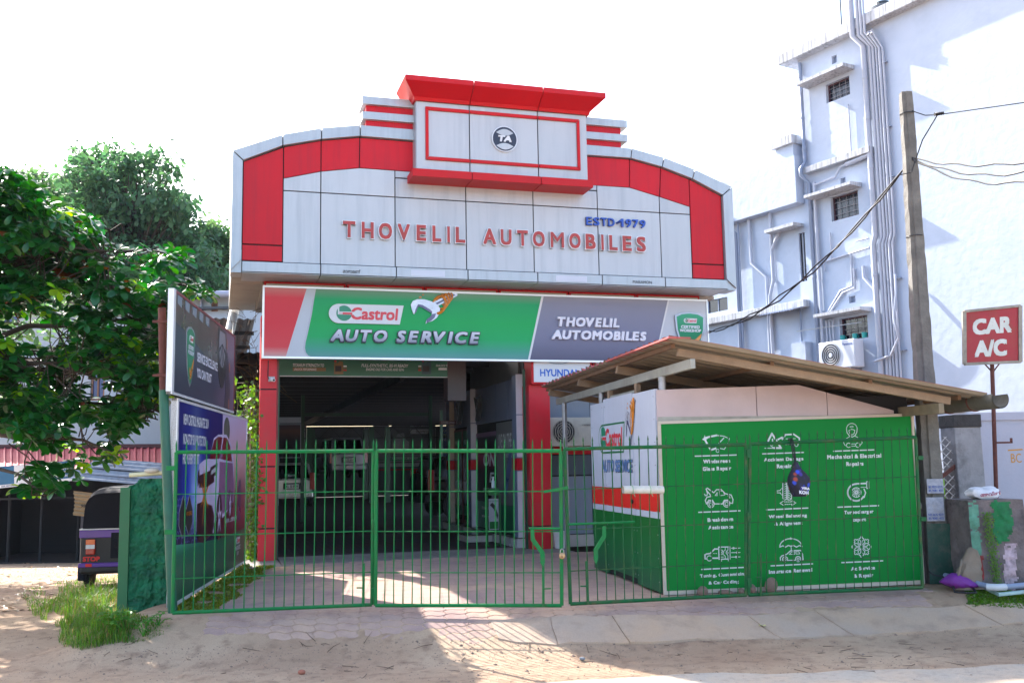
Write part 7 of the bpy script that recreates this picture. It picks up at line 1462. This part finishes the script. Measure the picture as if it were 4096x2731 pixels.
# ------------------------------------------------------------------ pale house behind the trees on the left
DH = 37.0; hp = at_depth(-300, 1820, DH); hs = thing('pale_house', 'pale two-storey house with grey gutter behind the leaves on the left', 'house', (hp.x, DH, -1.1))
rh_ = lambda x, y, d=DH: Vector(at_depth(x, y, d))-Vector((hp.x, DH, -1.1))
ztop = rh_(400, 1195).z; wid = rh_(975, 1200).x
m_hw = mat('house_wall', (158, 168, 178), .85, 0, .08, 1.5, .2, 10, dirt=(150, 158, 160), damt=.4, dscale=1.5); m_gut = mat('gutter_grey', (150, 154, 172), .5, 0, .06); m_wbr = mat('brown_frame', (120, 84, 64), .6); m_pbl = mat('blue_pane', (52, 70, 120), .15, 0, .2)
wins = []
for x0, y0, x1, y1 in ((-80, 1190, 78, 1300), (360, 1480, 420, 1602), (545, 1205, 640, 1318), (844, 1207, 872, 1246)):
    a = rh_(x0, y1); b = rh_(x1, y0); wins.append((a.x, a.z, b.x, b.z))
holed_wall(0, wid, 0, ztop, wins).build('wall', m_hw, hs); MB().quad((0, 6, 0), (0, 0, 0), (0, 0, ztop), (0, 6, ztop)).quad((wid, 0, 0), (wid, 6, 0), (wid, 6, ztop), (wid, 0, ztop)).quad((wid, 6, 0), (0, 6, 0), (0, 6, ztop), (wid, 6, ztop)).build('wall_return', m_hw, hs)
for h in wins:
    o = MB().box(h[0], .05, h[1], h[2], .1, h[1]+.06).box(h[0], .05, h[3]-.06, h[2], .1, h[3]).box(h[0], .051, h[1], h[0]+.07, .099, h[3]).box(h[2]-.07, .051, h[1], h[2], .099, h[3]).box((h[0]+h[2])/2-.03, .052, h[1], (h[0]+h[2])/2+.03, .098, h[3]).build('window', m_wbr, hs); MB().box(h[0], .1, h[1], h[2], .11, h[3]).build('pane', m_pbl, o)
mb = MB(); corr(mb, -.4, wid+.4, -.6, 6.2, ztop+.05, ztop+1.1, .3, .03); mb.build('roof_sheet', mat('grey_roof_sheet', (96, 100, 110), .6, .2, .15, 2), hs); MB().tube([(-.4, -.65, ztop+.02), (wid+.4, -.65, ztop-.02)], .13, 12).build('gutter', m_gut, hs, True); MB().box(-.1, -.30, ztop-.5, wid, -.002, ztop-.42).build('eave_board', mat('eave_dark', (70, 76, 86), .7), hs)
MB().box(0, -.45, rh_(0, 1440).z, wid, -.002, rh_(0, 1425).z).build('ledge', m_hw, hs); MB().tube([(rh_(805, 1300).x, -.1, 0), (rh_(805, 1300).x, -.1, ztop)], .05, 8).build('drain_pipe', m_gut, hs)
# side lean-to of the garage, seen between board and sign
m_ltr = mat('lean_to_sheet', (70, 74, 82), .5, .3, .15, 3); mb = MB(); corr(mb, -2.6, .02, 3.6, 37, 4.75, 4.55, .16, .018); lt = fthing('side_lean_to', 'dark sheet lean-to with a fat downpipe left of the garage front', 'lean-to', FB); mb.build('roof_sheet', m_ltr, lt)  # rear length is unseen, added to keep direct sun out of the garage
for k in range(13): MB().box(-2.6, 3.7+k*2.6, 4.42, 0, 3.76+k*2.6, 4.5).build('rafter', m_steel, lt)
a = FB.on(938, 1240, 3.6); b = FB.on(918, 1330, 3.2); MB().tube([(a[0], 3.6, a[1]), (b[0], 3.2, b[1])], .10, 14).build('downpipe', mat('old_pvc', (196, 192, 182)), lt, True); a = FB.on(935, 1480, 3.4); MB().tube([(a[0], 3.4, -.3), (a[0], 3.4, 3.4)], .05, 10).build('downpipe', m_pvcw, lt, True); MB().box(-2.6, 36.8, -1.2, -.46, 36.9, 4.5).build('end_wall', mat('lean_to_wall', (110, 116, 120), .8, 0, .2), lt); MB().box(-.46, 1.4, -.4, -.455, 9, 4.4).build('side_wall', mat('lean_to_wall', (110, 116, 120)), lt)
# bamboo stake fence with a vine
bf = fthing('bamboo_fence', 'row of thin bamboo stakes beside the left red pillar', 'fence', FB); m_bam = mat('dry_bamboo', (150, 132, 108), .7, 0, .2, 9, objrand=.25); rb = random.Random(4)
for k in range(34):
    v = .35+k*.085; u = -.12-.06*math.sin(k*1.3)-.0*k; h_ = 2.75+rb.uniform(-.12, .12)+.010*k; MB().tube([(u, v, -.1), (u+rb.uniform(-.03, .03), v+rb.uniform(-.03, .03), h_)], [.013, .010], 5).build('stake', m_bam, bf)
m_vine = leaf_mat('vine_leaf', (70, 108, 32), transl=.32); vn = fthing('climbing_vine', 'leafy vine climbing the bamboo stakes and left red pillar', 'vine', FB); ml = MB(); rv_ = random.Random(21); sm = MB()
for k in range(7):
    p = Vector((-.10+rv_.uniform(-.08, .08), .05+rv_.uniform(-.1, .9), -.1)); pts = [p.copy()]
    for i in range(26): p = p+Vector((rv_.gauss(0, .03), rv_.gauss(0, .05), rv_.uniform(.08, .17))); p.x = max(-.45, min(.0, p.x)); pts.append(p.copy())
    sm.tube(pts, .006, 5)
    for q in pts[1:]:
        for _ in range(7): leaf_quad(ml, q+Vector((rv_.gauss(0, .06), rv_.gauss(-.05, .05), rv_.gauss(0, .06))), (rv_.gauss(0, 1), rv_.gauss(-.5, .6), rv_.gauss(-.5, .6)), (rv_.gauss(0, .6), -1, .6), rv_.uniform(.05, .10), rv_.uniform(.04, .08))
for k in range(90):
    q = Vector((-.15+rv_.gauss(0, .18), .3+rv_.random()*1.2, rv_.uniform(2.5, 4.6))); d = Vector((rv_.gauss(0, .12), rv_.gauss(0, .1), rv_.gauss(0, .12))); sm.tube([q, q+d, q+d*2+Vector((0, 0, -.08))], .004, 4)
sm.build('stems', mat('vine_stem', (92, 76, 50), .8), vn); tag(ml.build('leaves', m_vine, vn), kind='stuff')
# ================================================================== vegetation
def in_poly(x, y, P):
    c = False; n = len(P); j = n-1
    for i in range(n):
        if (P[i][1] > y) != (P[j][1] > y) and x < (P[j][0]-P[i][0])*(y-P[i][1])/(P[j][1]-P[i][1]+1e-9)+P[i][0]: c = not c
        j = i
    return c
def leaf_verts(L, W, bend=.25, fold=.15):
    """obovate leaf, base at origin, pointing +x, up +z"""
    prof = [(0, .03), (.25, .45), (.55, .92), (.78, 1.0), (.93, .66), (1.0, .06)]; vs_ = []; fs_ = []
    for i, (x, w) in enumerate(prof):
        z = -bend*L*x*x; vs_ += [(x*L, -w*W/2, z+fold*w*W), (x*L, 0, z), (x*L, w*W/2, z+fold*w*W)]
    for i in range(len(prof)-1):
        a = i*3; b = a+3; fs_ += [(a, a+1, b+1, b), (a+1, a+2, b+2, b+1)]
    return vs_, fs_
LV = [leaf_verts(1, .56, .22), leaf_verts(1, .5, .45), leaf_verts(1, .6, .1)]
def leaf_at(mb, P, d, up, L, k=0):
    d = Vector(d).normalized(); s = Vector(up).cross(d)
    if s.length < .01: s = Vector((0, 1, 0)).cross(d)
    s.normalize(); n = d.cross(s); vs_, fs_ = LV[k]; mb._add([P+d*(x*L)+s*(y*L)+n*(z*L) for x, y, z in vs_], fs_)
# ---- broad-leaved almond tree on the left
m_alm = leaf_mat('almond_leaf', (24, 80, 34), rough=.28, transl=.25, var=.45); m_almy = leaf_mat('almond_leaf_turning', (120, 70, 20), rough=.5, transl=.15, var=.3); m_almn = leaf_mat('almond_young_leaf', (92, 150, 24), rough=.35, transl=.5, var=.25)
m_bark = mat('grey_brown_bark', (60, 50, 42), .9, 0, .25, 9, .6, 30)
TB = Vector((-9.3, 14.6, 0)); TB.z = gh0(TB.x, TB.y); alm = thing('almond_tree', 'broad-leaved tree with big glossy leaves reaching in from the left edge', 'tree', TB)
out = [(-260, 600), (60, 690), (240, 800), (330, 850), (420, 880), (430, 990), (560, 1000), (730, 1000), (760, 1040), (640, 1085), (560, 1120), (700, 1130), (840, 1140), (860, 1168), (730, 1205), (690, 1300), (640, 1400), (690, 1450), (655, 1560), (680, 1610), (600, 1650), (560, 1690), (500, 1730), (480, 1850), (405, 1850), (395, 1745), (352, 1770), (345, 1930), (278, 1915), (270, 1770), (240, 1770), (235, 1955), (165, 1980), (92, 1955), (110, 1780), (60, 1735), (-260, 1745)]
holes = [[(20, 1262), (170, 1262), (300, 1310), (280, 1375), (120, 1400), (0, 1350)], [(560, 1395), (690, 1390), (690, 1445), (600, 1450)], [(330, 1490), (440, 1490), (430, 1600), (350, 1600)], [(250, 1660), (430, 1700), (400, 1800), (280, 1760)], [(440, 1040), (560, 1080), (520, 1130), (420, 1100)]]
rt = random.Random(12); ros = []; tries = 0
while len(ros) < 2300 and tries < 90000:
    tries += 1; x = rt.uniform(-260, 870); y = rt.uniform(590, 1990)
    if not in_poly(x, y, out) or any(in_poly(x, y, h) for h in holes): continue
    if y > 1735 and rt.random() < .5: continue
    D = rt.uniform(12.7, 15.6); P = Vector(at_depth(x, y, D))
    if mnoise.noise(P*Vector((.9, .9, 1.9)).x if False else Vector((P.x*.9, P.y*.9, P.z*2.0))) < -.22 + .10*rt.random(): continue
    ros.append((P, x, y, D))
wood = MB(); wood.tube([(0, 0, -.3), (.05, 0, 1.2), (.0, -.05, 2.6), (.15, -.1, 4.2), (.3, -.1, 5.6)], [.24, .2, .17, .13, .08], 12)
limbs = []
for px, py, D in ((740, 1015, 14.0), (850, 1152, 14.3), (690, 1300, 13.6), (660, 1500, 14.0), (590, 1650, 13.4), (460, 1800, 13.2), (160, 1950, 13.0), (400, 890, 14.4), (230, 820, 14.0), (420, 1000, 13.2), (300, 1480, 13.0), (520, 1420, 14.8)):
    e = Vector(at_depth(px, py, D))-TB; z0 = min(5.2, max(1.8, e.z*.8+.2)); s = Vector((.1, -.05, z0)); pts = [s+(e-s)*(i/8)+Vector((0, .25*math.sin(i*.7)*(1-i/8), .35*math.sin(math.pi*i/8)+.05*math.sin(i*2.1))) for i in range(9)]; limbs.append(pts); wood.tube(pts, [.055*(1-.85*i/8)+.006 for i in range(9)], 7)
lp_ = [p for l in limbs for p in l[1:]]
cr = MB(); cn = MB(); cy = MB(); near = []
for P, x, y, D in sorted(ros, key=lambda r: r[3]):
    Pl = P-TB; q = min(lp_, key=lambda a: (a-Pl).length_squared)
    if (q-Pl).length < .75 and rt.random() < .6: wood.tube([q+Vector((rt.gauss(0, .1), 0, rt.gauss(0, .04))), (q+Pl)/2+Vector((0, 0, -.06)), Pl], [.010, .008, .005], 4)
    ax = Vector((rt.gauss(.25, .35), rt.gauss(-.15, .35), 1)).normalized(); n = rt.randint(6, 9); a0 = rt.uniform(0, 6.28); s = ax.cross(Vector((1, .2, .1))).normalized(); t_ = ax.cross(s); big = rt.uniform(.12, .215)
    young = rt.random() < .05; turn = rt.random() < .004
    for i in range(n):
        a = a0+2*math.pi*i/n+rt.gauss(0, .15); tilt = rt.uniform(-.15, .55) if i % 2 else rt.uniform(-.45, .2); d = (s*math.cos(a)+t_*math.sin(a))*math.cos(tilt)+ax*math.sin(tilt); L = big*rt.uniform(.75, 1.15)
        tgt = cy if (turn or rt.random() < .004) else cn if young else cr
        if tgt is cr and len(near) < 300 and i % 2 == 0: near.append((Pl, d, ax, L)); continue
        leaf_at(tgt, Pl, d, ax, L, rt.randrange(3))
wood.build('trunk', m_bark, alm, True)
tag(cr.build('crown', m_alm, alm, True), kind='stuff'); tag(cn.build('young_leaves', m_almn, alm, True), kind='stuff'); tag(cy.build('turning_leaves', m_almy, alm, True), kind='stuff')
lm_ = []
for k in range(3): mb = MB(); leaf_at(mb, Vector((0, 0, 0)), (1, 0, 0), (0, 0, 1), 1.0, k); me = mb.mesh('leaf', m_alm); me.polygons.foreach_set('use_smooth', [True]*len(me.polygons)); lm_.append(me)
for k, (Pl, d, ax, L) in enumerate(near):
    o = bpy.data.objects.new('leaf', lm_[k % 3]); col.objects.link(o); o.parent = alm; d = d.normalized(); s = ax.cross(d).normalized(); n = d.cross(s); o.matrix_local = Matrix(((d.x*L, s.x*L, n.x*L, Pl.x), (d.y*L, s.y*L, n.y*L, Pl.y), (d.z*L, s.z*L, n.z*L, Pl.z), (0, 0, 0, 1)))
# ---- trees further back
def far_tree(name, label, poly, D, dd, n, L, m, seed, trunk_px, base_y=None, cl=.9, thr=-.12):
    rr_ = random.Random(seed); xs_ = [p[0] for p in poly]; ys_ = [p[1] for p in poly]; zb = -1.2; tb = Vector(at_depth(trunk_px, 1700, D)); tb.z = zb; t = thing(name, label, 'tree', tb, 0, 'trees behind the houses on the left'); mb = MB(); wd = MB()
    top = Vector(at_depth((min(xs_)+max(xs_))/2, min(ys_)+60, D))-tb; wd.tube([(0, 0, 0), tuple(top*.35), tuple(top*.7), tuple(top)], [.4, .3, .18, .04], 9); cnt = 0; tr_ = 0; cen = []
    while len(cen) < n//14 and tr_ < 60000:
        tr_ += 1; x = rr_.uniform(min(xs_), max(xs_)); y = rr_.uniform(min(ys_), max(ys_))
        if not in_poly(x, y, poly): continue
        d_ = D+rr_.uniform(-dd, dd); P = Vector(at_depth(x, y, d_))
        if mnoise.noise(Vector((P.x*.45, P.y*.45, P.z*.5+seed))) < thr: continue
        cen.append(P-tb)
    for P in cen:
        s = top*min(.9, max(.2, P.z/top.z*.75))
        if rr_.random() < .35: wd.tube([s, (s+P)/2+Vector((0, 0, .3)), P], [.08, .05, .015], 5)
        for _ in range(14):
            q = P+Vector((rr_.gauss(0, .36), rr_.gauss(0, .36), rr_.gauss(0, .26)))*cl; d = Vector((rr_.gauss(0, 1), rr_.gauss(0, 1), rr_.gauss(-.45, .6))); leaf_at(mb, q, d, (rr_.gauss(0, .4), rr_.gauss(0, .4), 1), L*rr_.uniform(.6, 1.2), rr_.randrange(3))
    wd.build('trunk', m_bark, t, True); tag(mb.build('crown', m, t, True), kind='stuff'); return t
m_tk = leaf_mat('teak_leaf', (62, 96, 66), rough=.6, transl=.34, var=.45); m_tk2 = leaf_mat('pale_teak_leaf', (70, 104, 64), rough=.6, transl=.36, var=.4)
far_tree('teak_tree', 'tallest background tree with clumped leaves left of the garage front', [(250, 1180), (225, 900), (262, 740), (285, 665), (322, 580), (345, 600), (378, 650), (415, 595), (450, 575), (500, 610), (545, 625), (598, 588), (640, 590), (690, 645), (722, 705), (695, 765), (755, 800), (735, 880), (795, 930), (830, 1000), (850, 1180)], 46, 2.8, 13000, .36, m_tk, 3, 520, thr=-.02)
far_tree('teak_tree', 'background tree behind the top of the big-leaved tree at the left edge', [(-80, 800), (40, 700), (80, 675), (180, 695), (240, 725), (300, 705), (420, 900), (420, 1180), (-80, 1180)], 50, 2.5, 9000, .38, m_tk2, 5, 150, thr=-.2)
far_tree('teak_tree', 'small background tree touching the left edge of the garage front', [(770, 1185), (790, 1010), (812, 925), (850, 880), (878, 930), (925, 940), (1000, 930), (1060, 960), (1060, 1185)], 49, 2.0, 5200, .36, m_tk2, 8, 900, thr=-.05)
# low dark mass of shrubs under them, filling the gap above the house roof
far_tree('mango_tree', 'low round tree behind the house roof between the teak trees', [(250, 1200), (240, 1080), (330, 1000), (450, 980), (620, 1000), (800, 980), (930, 1080), (1000, 1200)], 44, 1.6, 5200, .30, m_tk, 11, 560, thr=-.3)
# ---- tree added off the left edge of view to shade the yard
lt0 = Vector((-13.2, 21.6, 0)); lt0.z = gh0(lt0.x, lt0.y); ltr = thing('yard_shade_tree', 'leafy tree at the far left edge behind the big-leaved tree', 'tree', lt0); lw = MB(); ll = MB(); rl_ = random.Random(44)
lw.tube([(0, 0, -.2), (.1, 0, 2.0), (.0, .1, 4.2), (.1, 0, 6.5)], [.26, .2, .15, .05], 10)
for k in range(120):
    a = rl_.uniform(0, 6.28); r = 3.1*rl_.random()**.5; c = Vector((r*math.cos(a), r*math.sin(a), 6.0+rl_.uniform(-1.6, 1.8)*(1-.5*r/3.1)))
    if k % 3 == 0: lw.tube([(.05, .05, 3.0+rl_.random()*2.5), tuple(c*.6+Vector((0, 0, 2.2))), tuple(c)], [.06, .04, .012], 5)
    for _ in range(26): leaf_at(ll, c+Vector((rl_.gauss(0, .34), rl_.gauss(0, .34), rl_.gauss(0, .2))), (rl_.gauss(0, 1), rl_.gauss(0, 1), rl_.gauss(-.2, .5)), (0, 0, 1), rl_.uniform(.16, .30), rl_.randrange(3))
lw.build('trunk', m_bark, ltr, True); tag(ll.build('crown', m_tk2, ltr, True), kind='stuff')
# ---- coconut palm fronds
pm_ = Vector(at_depth(575, 1700, 42)); pm_.z = -1.2; pal = thing('coconut_palm', 'coconut palm with drooping fronds above the grey gutter', 'palm', pm_); hd = Vector(at_depth(590, 1130, 42))-pm_
MB().tube([(0, 0, 0), tuple(hd*.5+Vector((.3, 0, 0))), tuple(hd)], [.2, .16, .13], 9).build('trunk', m_bark, pal, True); m_pl = leaf_mat('palm_leaf', (70, 116, 66), transl=.4); rp = random.Random(2)
for k in range(13):
    a = 2*math.pi*k/13+rp.uniform(-.2, .2); el = rp.uniform(.1, 1.0); L = rp.uniform(1.9, 2.6); mb = MB(); pts = []
    for i in range(13): f = i/12; r = L*f*math.cos(el*(1-.2*f)); z = L*f*math.sin(el)-1.25*f*f; pts.append(hd+Vector((r*math.cos(a), r*math.sin(a)*.8, z)))
    mb.tube(pts, .018, 4)
    for i in range(1, 13):
        for q in range(3):
            f = (i-1+q/3)/12; p = pts[i-1]+(pts[i]-pts[i-1])*(q/3); d = (pts[i]-pts[i-1]).normalized(); s = d.cross(Vector((0, 0, 1))).normalized(); ln = .62*math.sin(math.pi*min(1, .15+.8*f))
            for sg in (-1, 1): e = p+(s*sg+d*.7+Vector((0, 0, -.55))).normalized()*ln; w_ = d*.025; mb._add([p-w_, p+w_, e], [(0, 1, 2)])
    mb.build('frond', m_pl, pal)
# ---- banana plant behind the chain fence
bp_ = at_depth(3800, 2010, 14.9); bp_.z = -.3; ban = thing('banana_plant', 'small banana plant behind the chain link fence', 'plant', bp_); m_ban = leaf_mat('banana_leaf', (70, 140, 40), transl=.4, rough=.35)
for k, (px, py, tx, ty) in enumerate(((3790, 2030, 3810, 1900), (3780, 2040, 3770, 1960), (3815, 2030, 3850, 1985))):
    mb = MB(); b_ = Vector(at_depth(px, py, 14.9))-bp_; e_ = Vector(at_depth(tx, ty, 14.8))-bp_; leaf_at(mb, b_, e_-b_, (.3, -1, .2), (e_-b_).length, 0); mb.tube([(0, 0, 0), tuple(b_*.6), tuple(b_)], .02, 6); mb.build('leaf', m_ban, ban, True)
tag(MB().tube([(0, 0, 0), (.02, 0, .3), (.0, 0, .6)], .05, 8).build('stem', m_ban, ban, True))
sb_ = MB(); rs_ = random.Random(9)
for k in range(260):
    P = at_depth(rs_.uniform(3655, 3700), rs_.uniform(1880, 2010), rs_.uniform(14.5, 15.5)); leaf_at(sb_, P, (rs_.gauss(0, 1), rs_.gauss(-.3, .7), rs_.gauss(0, .7)), (0, -.4, 1), rs_.uniform(.05, .10), 0)
tag(sb_.build('yellow_green_shrub', m_vine), 'sliver of bright shrub between the shed board and the pole', 'shrub')
# ---- grass clump, weeds, moss
m_gr = leaf_mat('grass_blade', (70, 112, 34), rough=.6, transl=.32, var=.5); m_grd = leaf_mat('dry_grass_blade', (140, 124, 74), rough=.7, transl=.2, var=.4); grd = MB(); gr = MB(); rg = random.Random(31)
gp_ = [(70, 2360), (240, 2330), (420, 2300), (480, 2300), (480, 2440), (660, 2480), (690, 2520), (560, 2570), (470, 2570), (330, 2600), (230, 2580), (250, 2520), (130, 2460)]
n = 0
while n < 9500:
    x = rg.uniform(60, 690); y = rg.uniform(2290, 2610)
    if not in_poly(x, y, gp_) or mnoise.noise((x*.012, y*.022, 4)) < -.32+.3*rg.random()-.3*(260 < x < 480): continue
    rr0 = math.hypot((x-385)/320, (y-2450)/175)
    if rg.random() > 1.35-rr0: continue
    P = yard_pt(x, y); h = max(.22, 1.25-rr0)* (rg.uniform(.06, .30)+(.14 if rg.random() < .05 else 0))*(1.0 if 230 < x < 500 and y > 2380 else .7 if x < 520 else .28); a = rg.uniform(0, 6.28); ln = rg.uniform(.2, 1.5); w_ = rg.uniform(.0022, .005); n += 1
    d = Vector((math.cos(a), math.sin(a), 0)); s = Vector((-d.y, d.x, 0))*w_; z = Vector((0, 0, 1)); P.z = gh(P.x, P.y)-.005
    p1 = P+z*h*.55+d*h*.15*ln; p2 = P+z*h*(.95-.25*ln)+d*h*.6*ln; (grd if rg.random() < .13 else gr)._add([P-s, P+s, p1+s*.9, p1-s*.9, p2], [(0, 1, 2, 3), (3, 2, 4)])
gt_ = MB(); gt_.v = gr.v+grd.v; gt_.f = gr.f+[tuple(i+len(gr.v) for i in f) for f in grd.f]; gt_.m = [0]*len(gr.f)+[1]*len(grd.f)
tag(gt_.build('grass', [m_gr, m_grd]), 'tall green grass growing at the foot of the rough green pillar', 'grass', kind='stuff')
m_wd = leaf_mat('weed_leaf', (60, 120, 44), transl=.4)
for k, (x, y, s) in enumerate(((520, 2505, 1.0), (590, 2520, .8), (470, 2490, .9), (650, 2480, .7))):
    P = yard_pt(x, y); P.y -= .12; P.z = gh(P.x, P.y); wt = thing('weed_plant', ('leafy weed in the middle of the green pillar foot', 'low weed at the right half of the green pillar foot', 'broad weed at the left corner of the green pillar foot', 'small weed beside the gate post foot')[k], 'weed', P, 0, 'weeds at the pillar foot'); mb = MB(); st_ = MB()
    for j in range(6):
        tip = Vector((rg.gauss(0, .10), rg.gauss(-.02, .07), rg.uniform(.08, .24)))*s; st_.tube([(0, 0, 0), tuple(tip*.6+Vector((0, 0, .02))), tuple(tip)], .004, 4)
        for q in range(6): leaf_at(mb, tip, (math.cos(q*1.05+j), math.sin(q*1.05+j), .15), (0, 0, 1), .085*s*rg.uniform(.7, 1.1), q % 3)
    st_.build('stems', m_wd, wt); mb.build('leaves', m_wd, wt)
ms = MB(); n = 0
for k in range(9000):
    u = rg.uniform(-.05, 5.1); edge = -.50-.22*mnoise.noise((u*1.3, 2, 0)); v = rg.uniform(edge, -.02); 
    if mnoise.noise((u*2.2, v*4, 1)) < -.18: continue
    P = FL.w(u, v, 0); P.z = gh0(P.x, P.y)+.003; hgt = rg.uniform(.01, .035)*(1.8 if v > -.16 else .8)
    leaf_quad(ms, P, (rg.gauss(0, 1), rg.gauss(0, 1), rg.uniform(.3, 1.2)), (rg.gauss(0, 1), rg.gauss(0, 1), .3), hgt*1.3, hgt)
tag(ms.build('moss_strip', leaf_mat('moss_leaf', (96, 112, 22), transl=.25, var=.4)), 'yellow-green moss and creepers along the foot of the advert boards', 'moss', kind='stuff')
ms = MB()
for k in range(2600):
    x = rg.uniform(3870, 4150); y = 2405+rg.gauss(0, 18)-.02*(x-3870); P = at_depth(x, y-6, 11.95+rg.uniform(-.12, .35)); P.z = gh(P.x, P.y); leaf_quad(ms, P, (rg.gauss(0, 1), rg.gauss(0, 1), rg.uniform(.3, 1.2)), (rg.gauss(0, 1), rg.gauss(0, 1), .3), rg.uniform(.02, .05), rg.uniform(.015, .03))
tag(ms.build('weed_strip', m_moss), 'low weeds at the foot of the mossy block', 'weeds', kind='stuff')
# ---- litter: fallen leaves, pebbles
lf_ = MB(); m_dl = leaf_mat('dry_leaf', (150, 126, 92), transl=.1, var=.5)
for k in range(700):
    x = rg.uniform(-200, 420); y = 2245+ (rg.random()**1.3)*200; P = yard_pt(x, y); P.z = gh(P.x, P.y)+.006; leaf_at(lf_, P, (rg.gauss(0, 1), rg.gauss(0, 1), rg.gauss(0, .12)), (rg.gauss(0, .2), rg.gauss(0, .2), 1), rg.uniform(.05, .13), rg.randrange(3))
tag(lf_.build('leaf_litter', m_dl), 'dry fallen leaves scattered over the yard on the left', 'leaves', kind='stuff')
pbm = MB()
for k in range(3600):
    x = rg.uniform(-100, 4200); y = rg.uniform(2470, 2725); P = ground_hit(x, y); P.z = gh(P.x, P.y)
    if gate_y(P.x)-P.y < .9 and -4 < P.x < 4: continue
    r = rg.uniform(.003, .009)*(2.4 if rg.random() < .05 else 1); q = [Vector((rg.uniform(-1, 1), rg.uniform(-1, 1), rg.uniform(-.4, .6)))*.25*r for _ in range(6)]; o6 = [Vector(v)*r for v in ((1, 0, 0), (0, 1, 0), (-1, 0, 0), (0, -1, 0), (0, 0, .8), (0, 0, -.6))]
    pbm._add([P+a+b for a, b in zip(o6, q)], [(0, 1, 4), (1, 2, 4), (2, 3, 4), (3, 0, 4), (1, 0, 5), (2, 1, 5), (3, 2, 5), (0, 3, 5)])
tag(pbm.build('pebbles', mat('pebble_grey', (130, 110, 96), .9, 0, .35, 30)), 'small pebbles strewn over the dirt in front of the gate', 'pebbles', kind='stuff')

tw = MB()
for k in range(70):
    x = rg.uniform(60, 4000); y = rg.uniform(2560, 2700) if x > 700 else rg.uniform(2480, 2640); P = ground_hit(x, y); a = rg.uniform(0, 6.28); L = rg.uniform(.04, .22); d = Vector((math.cos(a), math.sin(a), 0))*L; q = [P+d*f+Vector((rg.gauss(0, .01), rg.gauss(0, .01), 0)) for f in (0, .5, 1)]
    tw.tube([(p.x, p.y, gh(p.x, p.y)+.006) for p in q], [.0035, .003, .0015], 5)
tag(tw.build('twigs', mat('dry_twig', (92, 72, 56), .9)), 'dry twigs scattered over the dirt in front of the gate', 'twigs', kind='stuff')
for k, (x, y, c, sz, lab) in enumerate(((1205, 2695, (150, 90, 70), .035, 'broken reddish stone chip on the sunlit sand'), (3050, 2510, (196, 190, 120), .04, 'small yellow and white wrapper on the concrete slabs'), (2330, 2640, (120, 122, 126), .025, 'grey stone on the sand right of the sun patch'))):
    P = ground_hit(x, y); P.z = gh(P.x, P.y)+.03
    if k == 1: mb = MB(); mb.grid(lambda s_, t_: (.07*(s_-.5), .05*(t_-.5), .006*math.sin(s_*7)), 6, 4); o = mb.build('wrapper', mat('wrapper', c, .5)); o.location = P; tag(o, lab, 'litter')
    else: rock(P-Vector((0, 0, .012)), sz, (1.3, 1, .7), 20+k, lab, mat('chip%d' % k, c, .9, 0, .2))

# ================================================================== air
hz = MB().box(-60, -6, -4, 45, 75, 18).build('haze', bpy.data.materials.new('thin_haze')); hm = hz.data.materials[0]; hm.use_nodes = True; hm.node_tree.nodes.clear()
_ho = hm.node_tree.nodes.new('ShaderNodeOutputMaterial'); _hv = hm.node_tree.nodes.new('ShaderNodeVolumePrincipled'); _hv.inputs['Density'].default_value = .00016; _hv.inputs['Color'].default_value = (.72, .86, 1, 1); _hv.inputs['Anisotropy'].default_value = .0
hm.node_tree.links.new(_hv.outputs[0], _ho.inputs['Volume']); tag(hz, 'thin pale haze over the whole place', 'haze', kind='stuff')
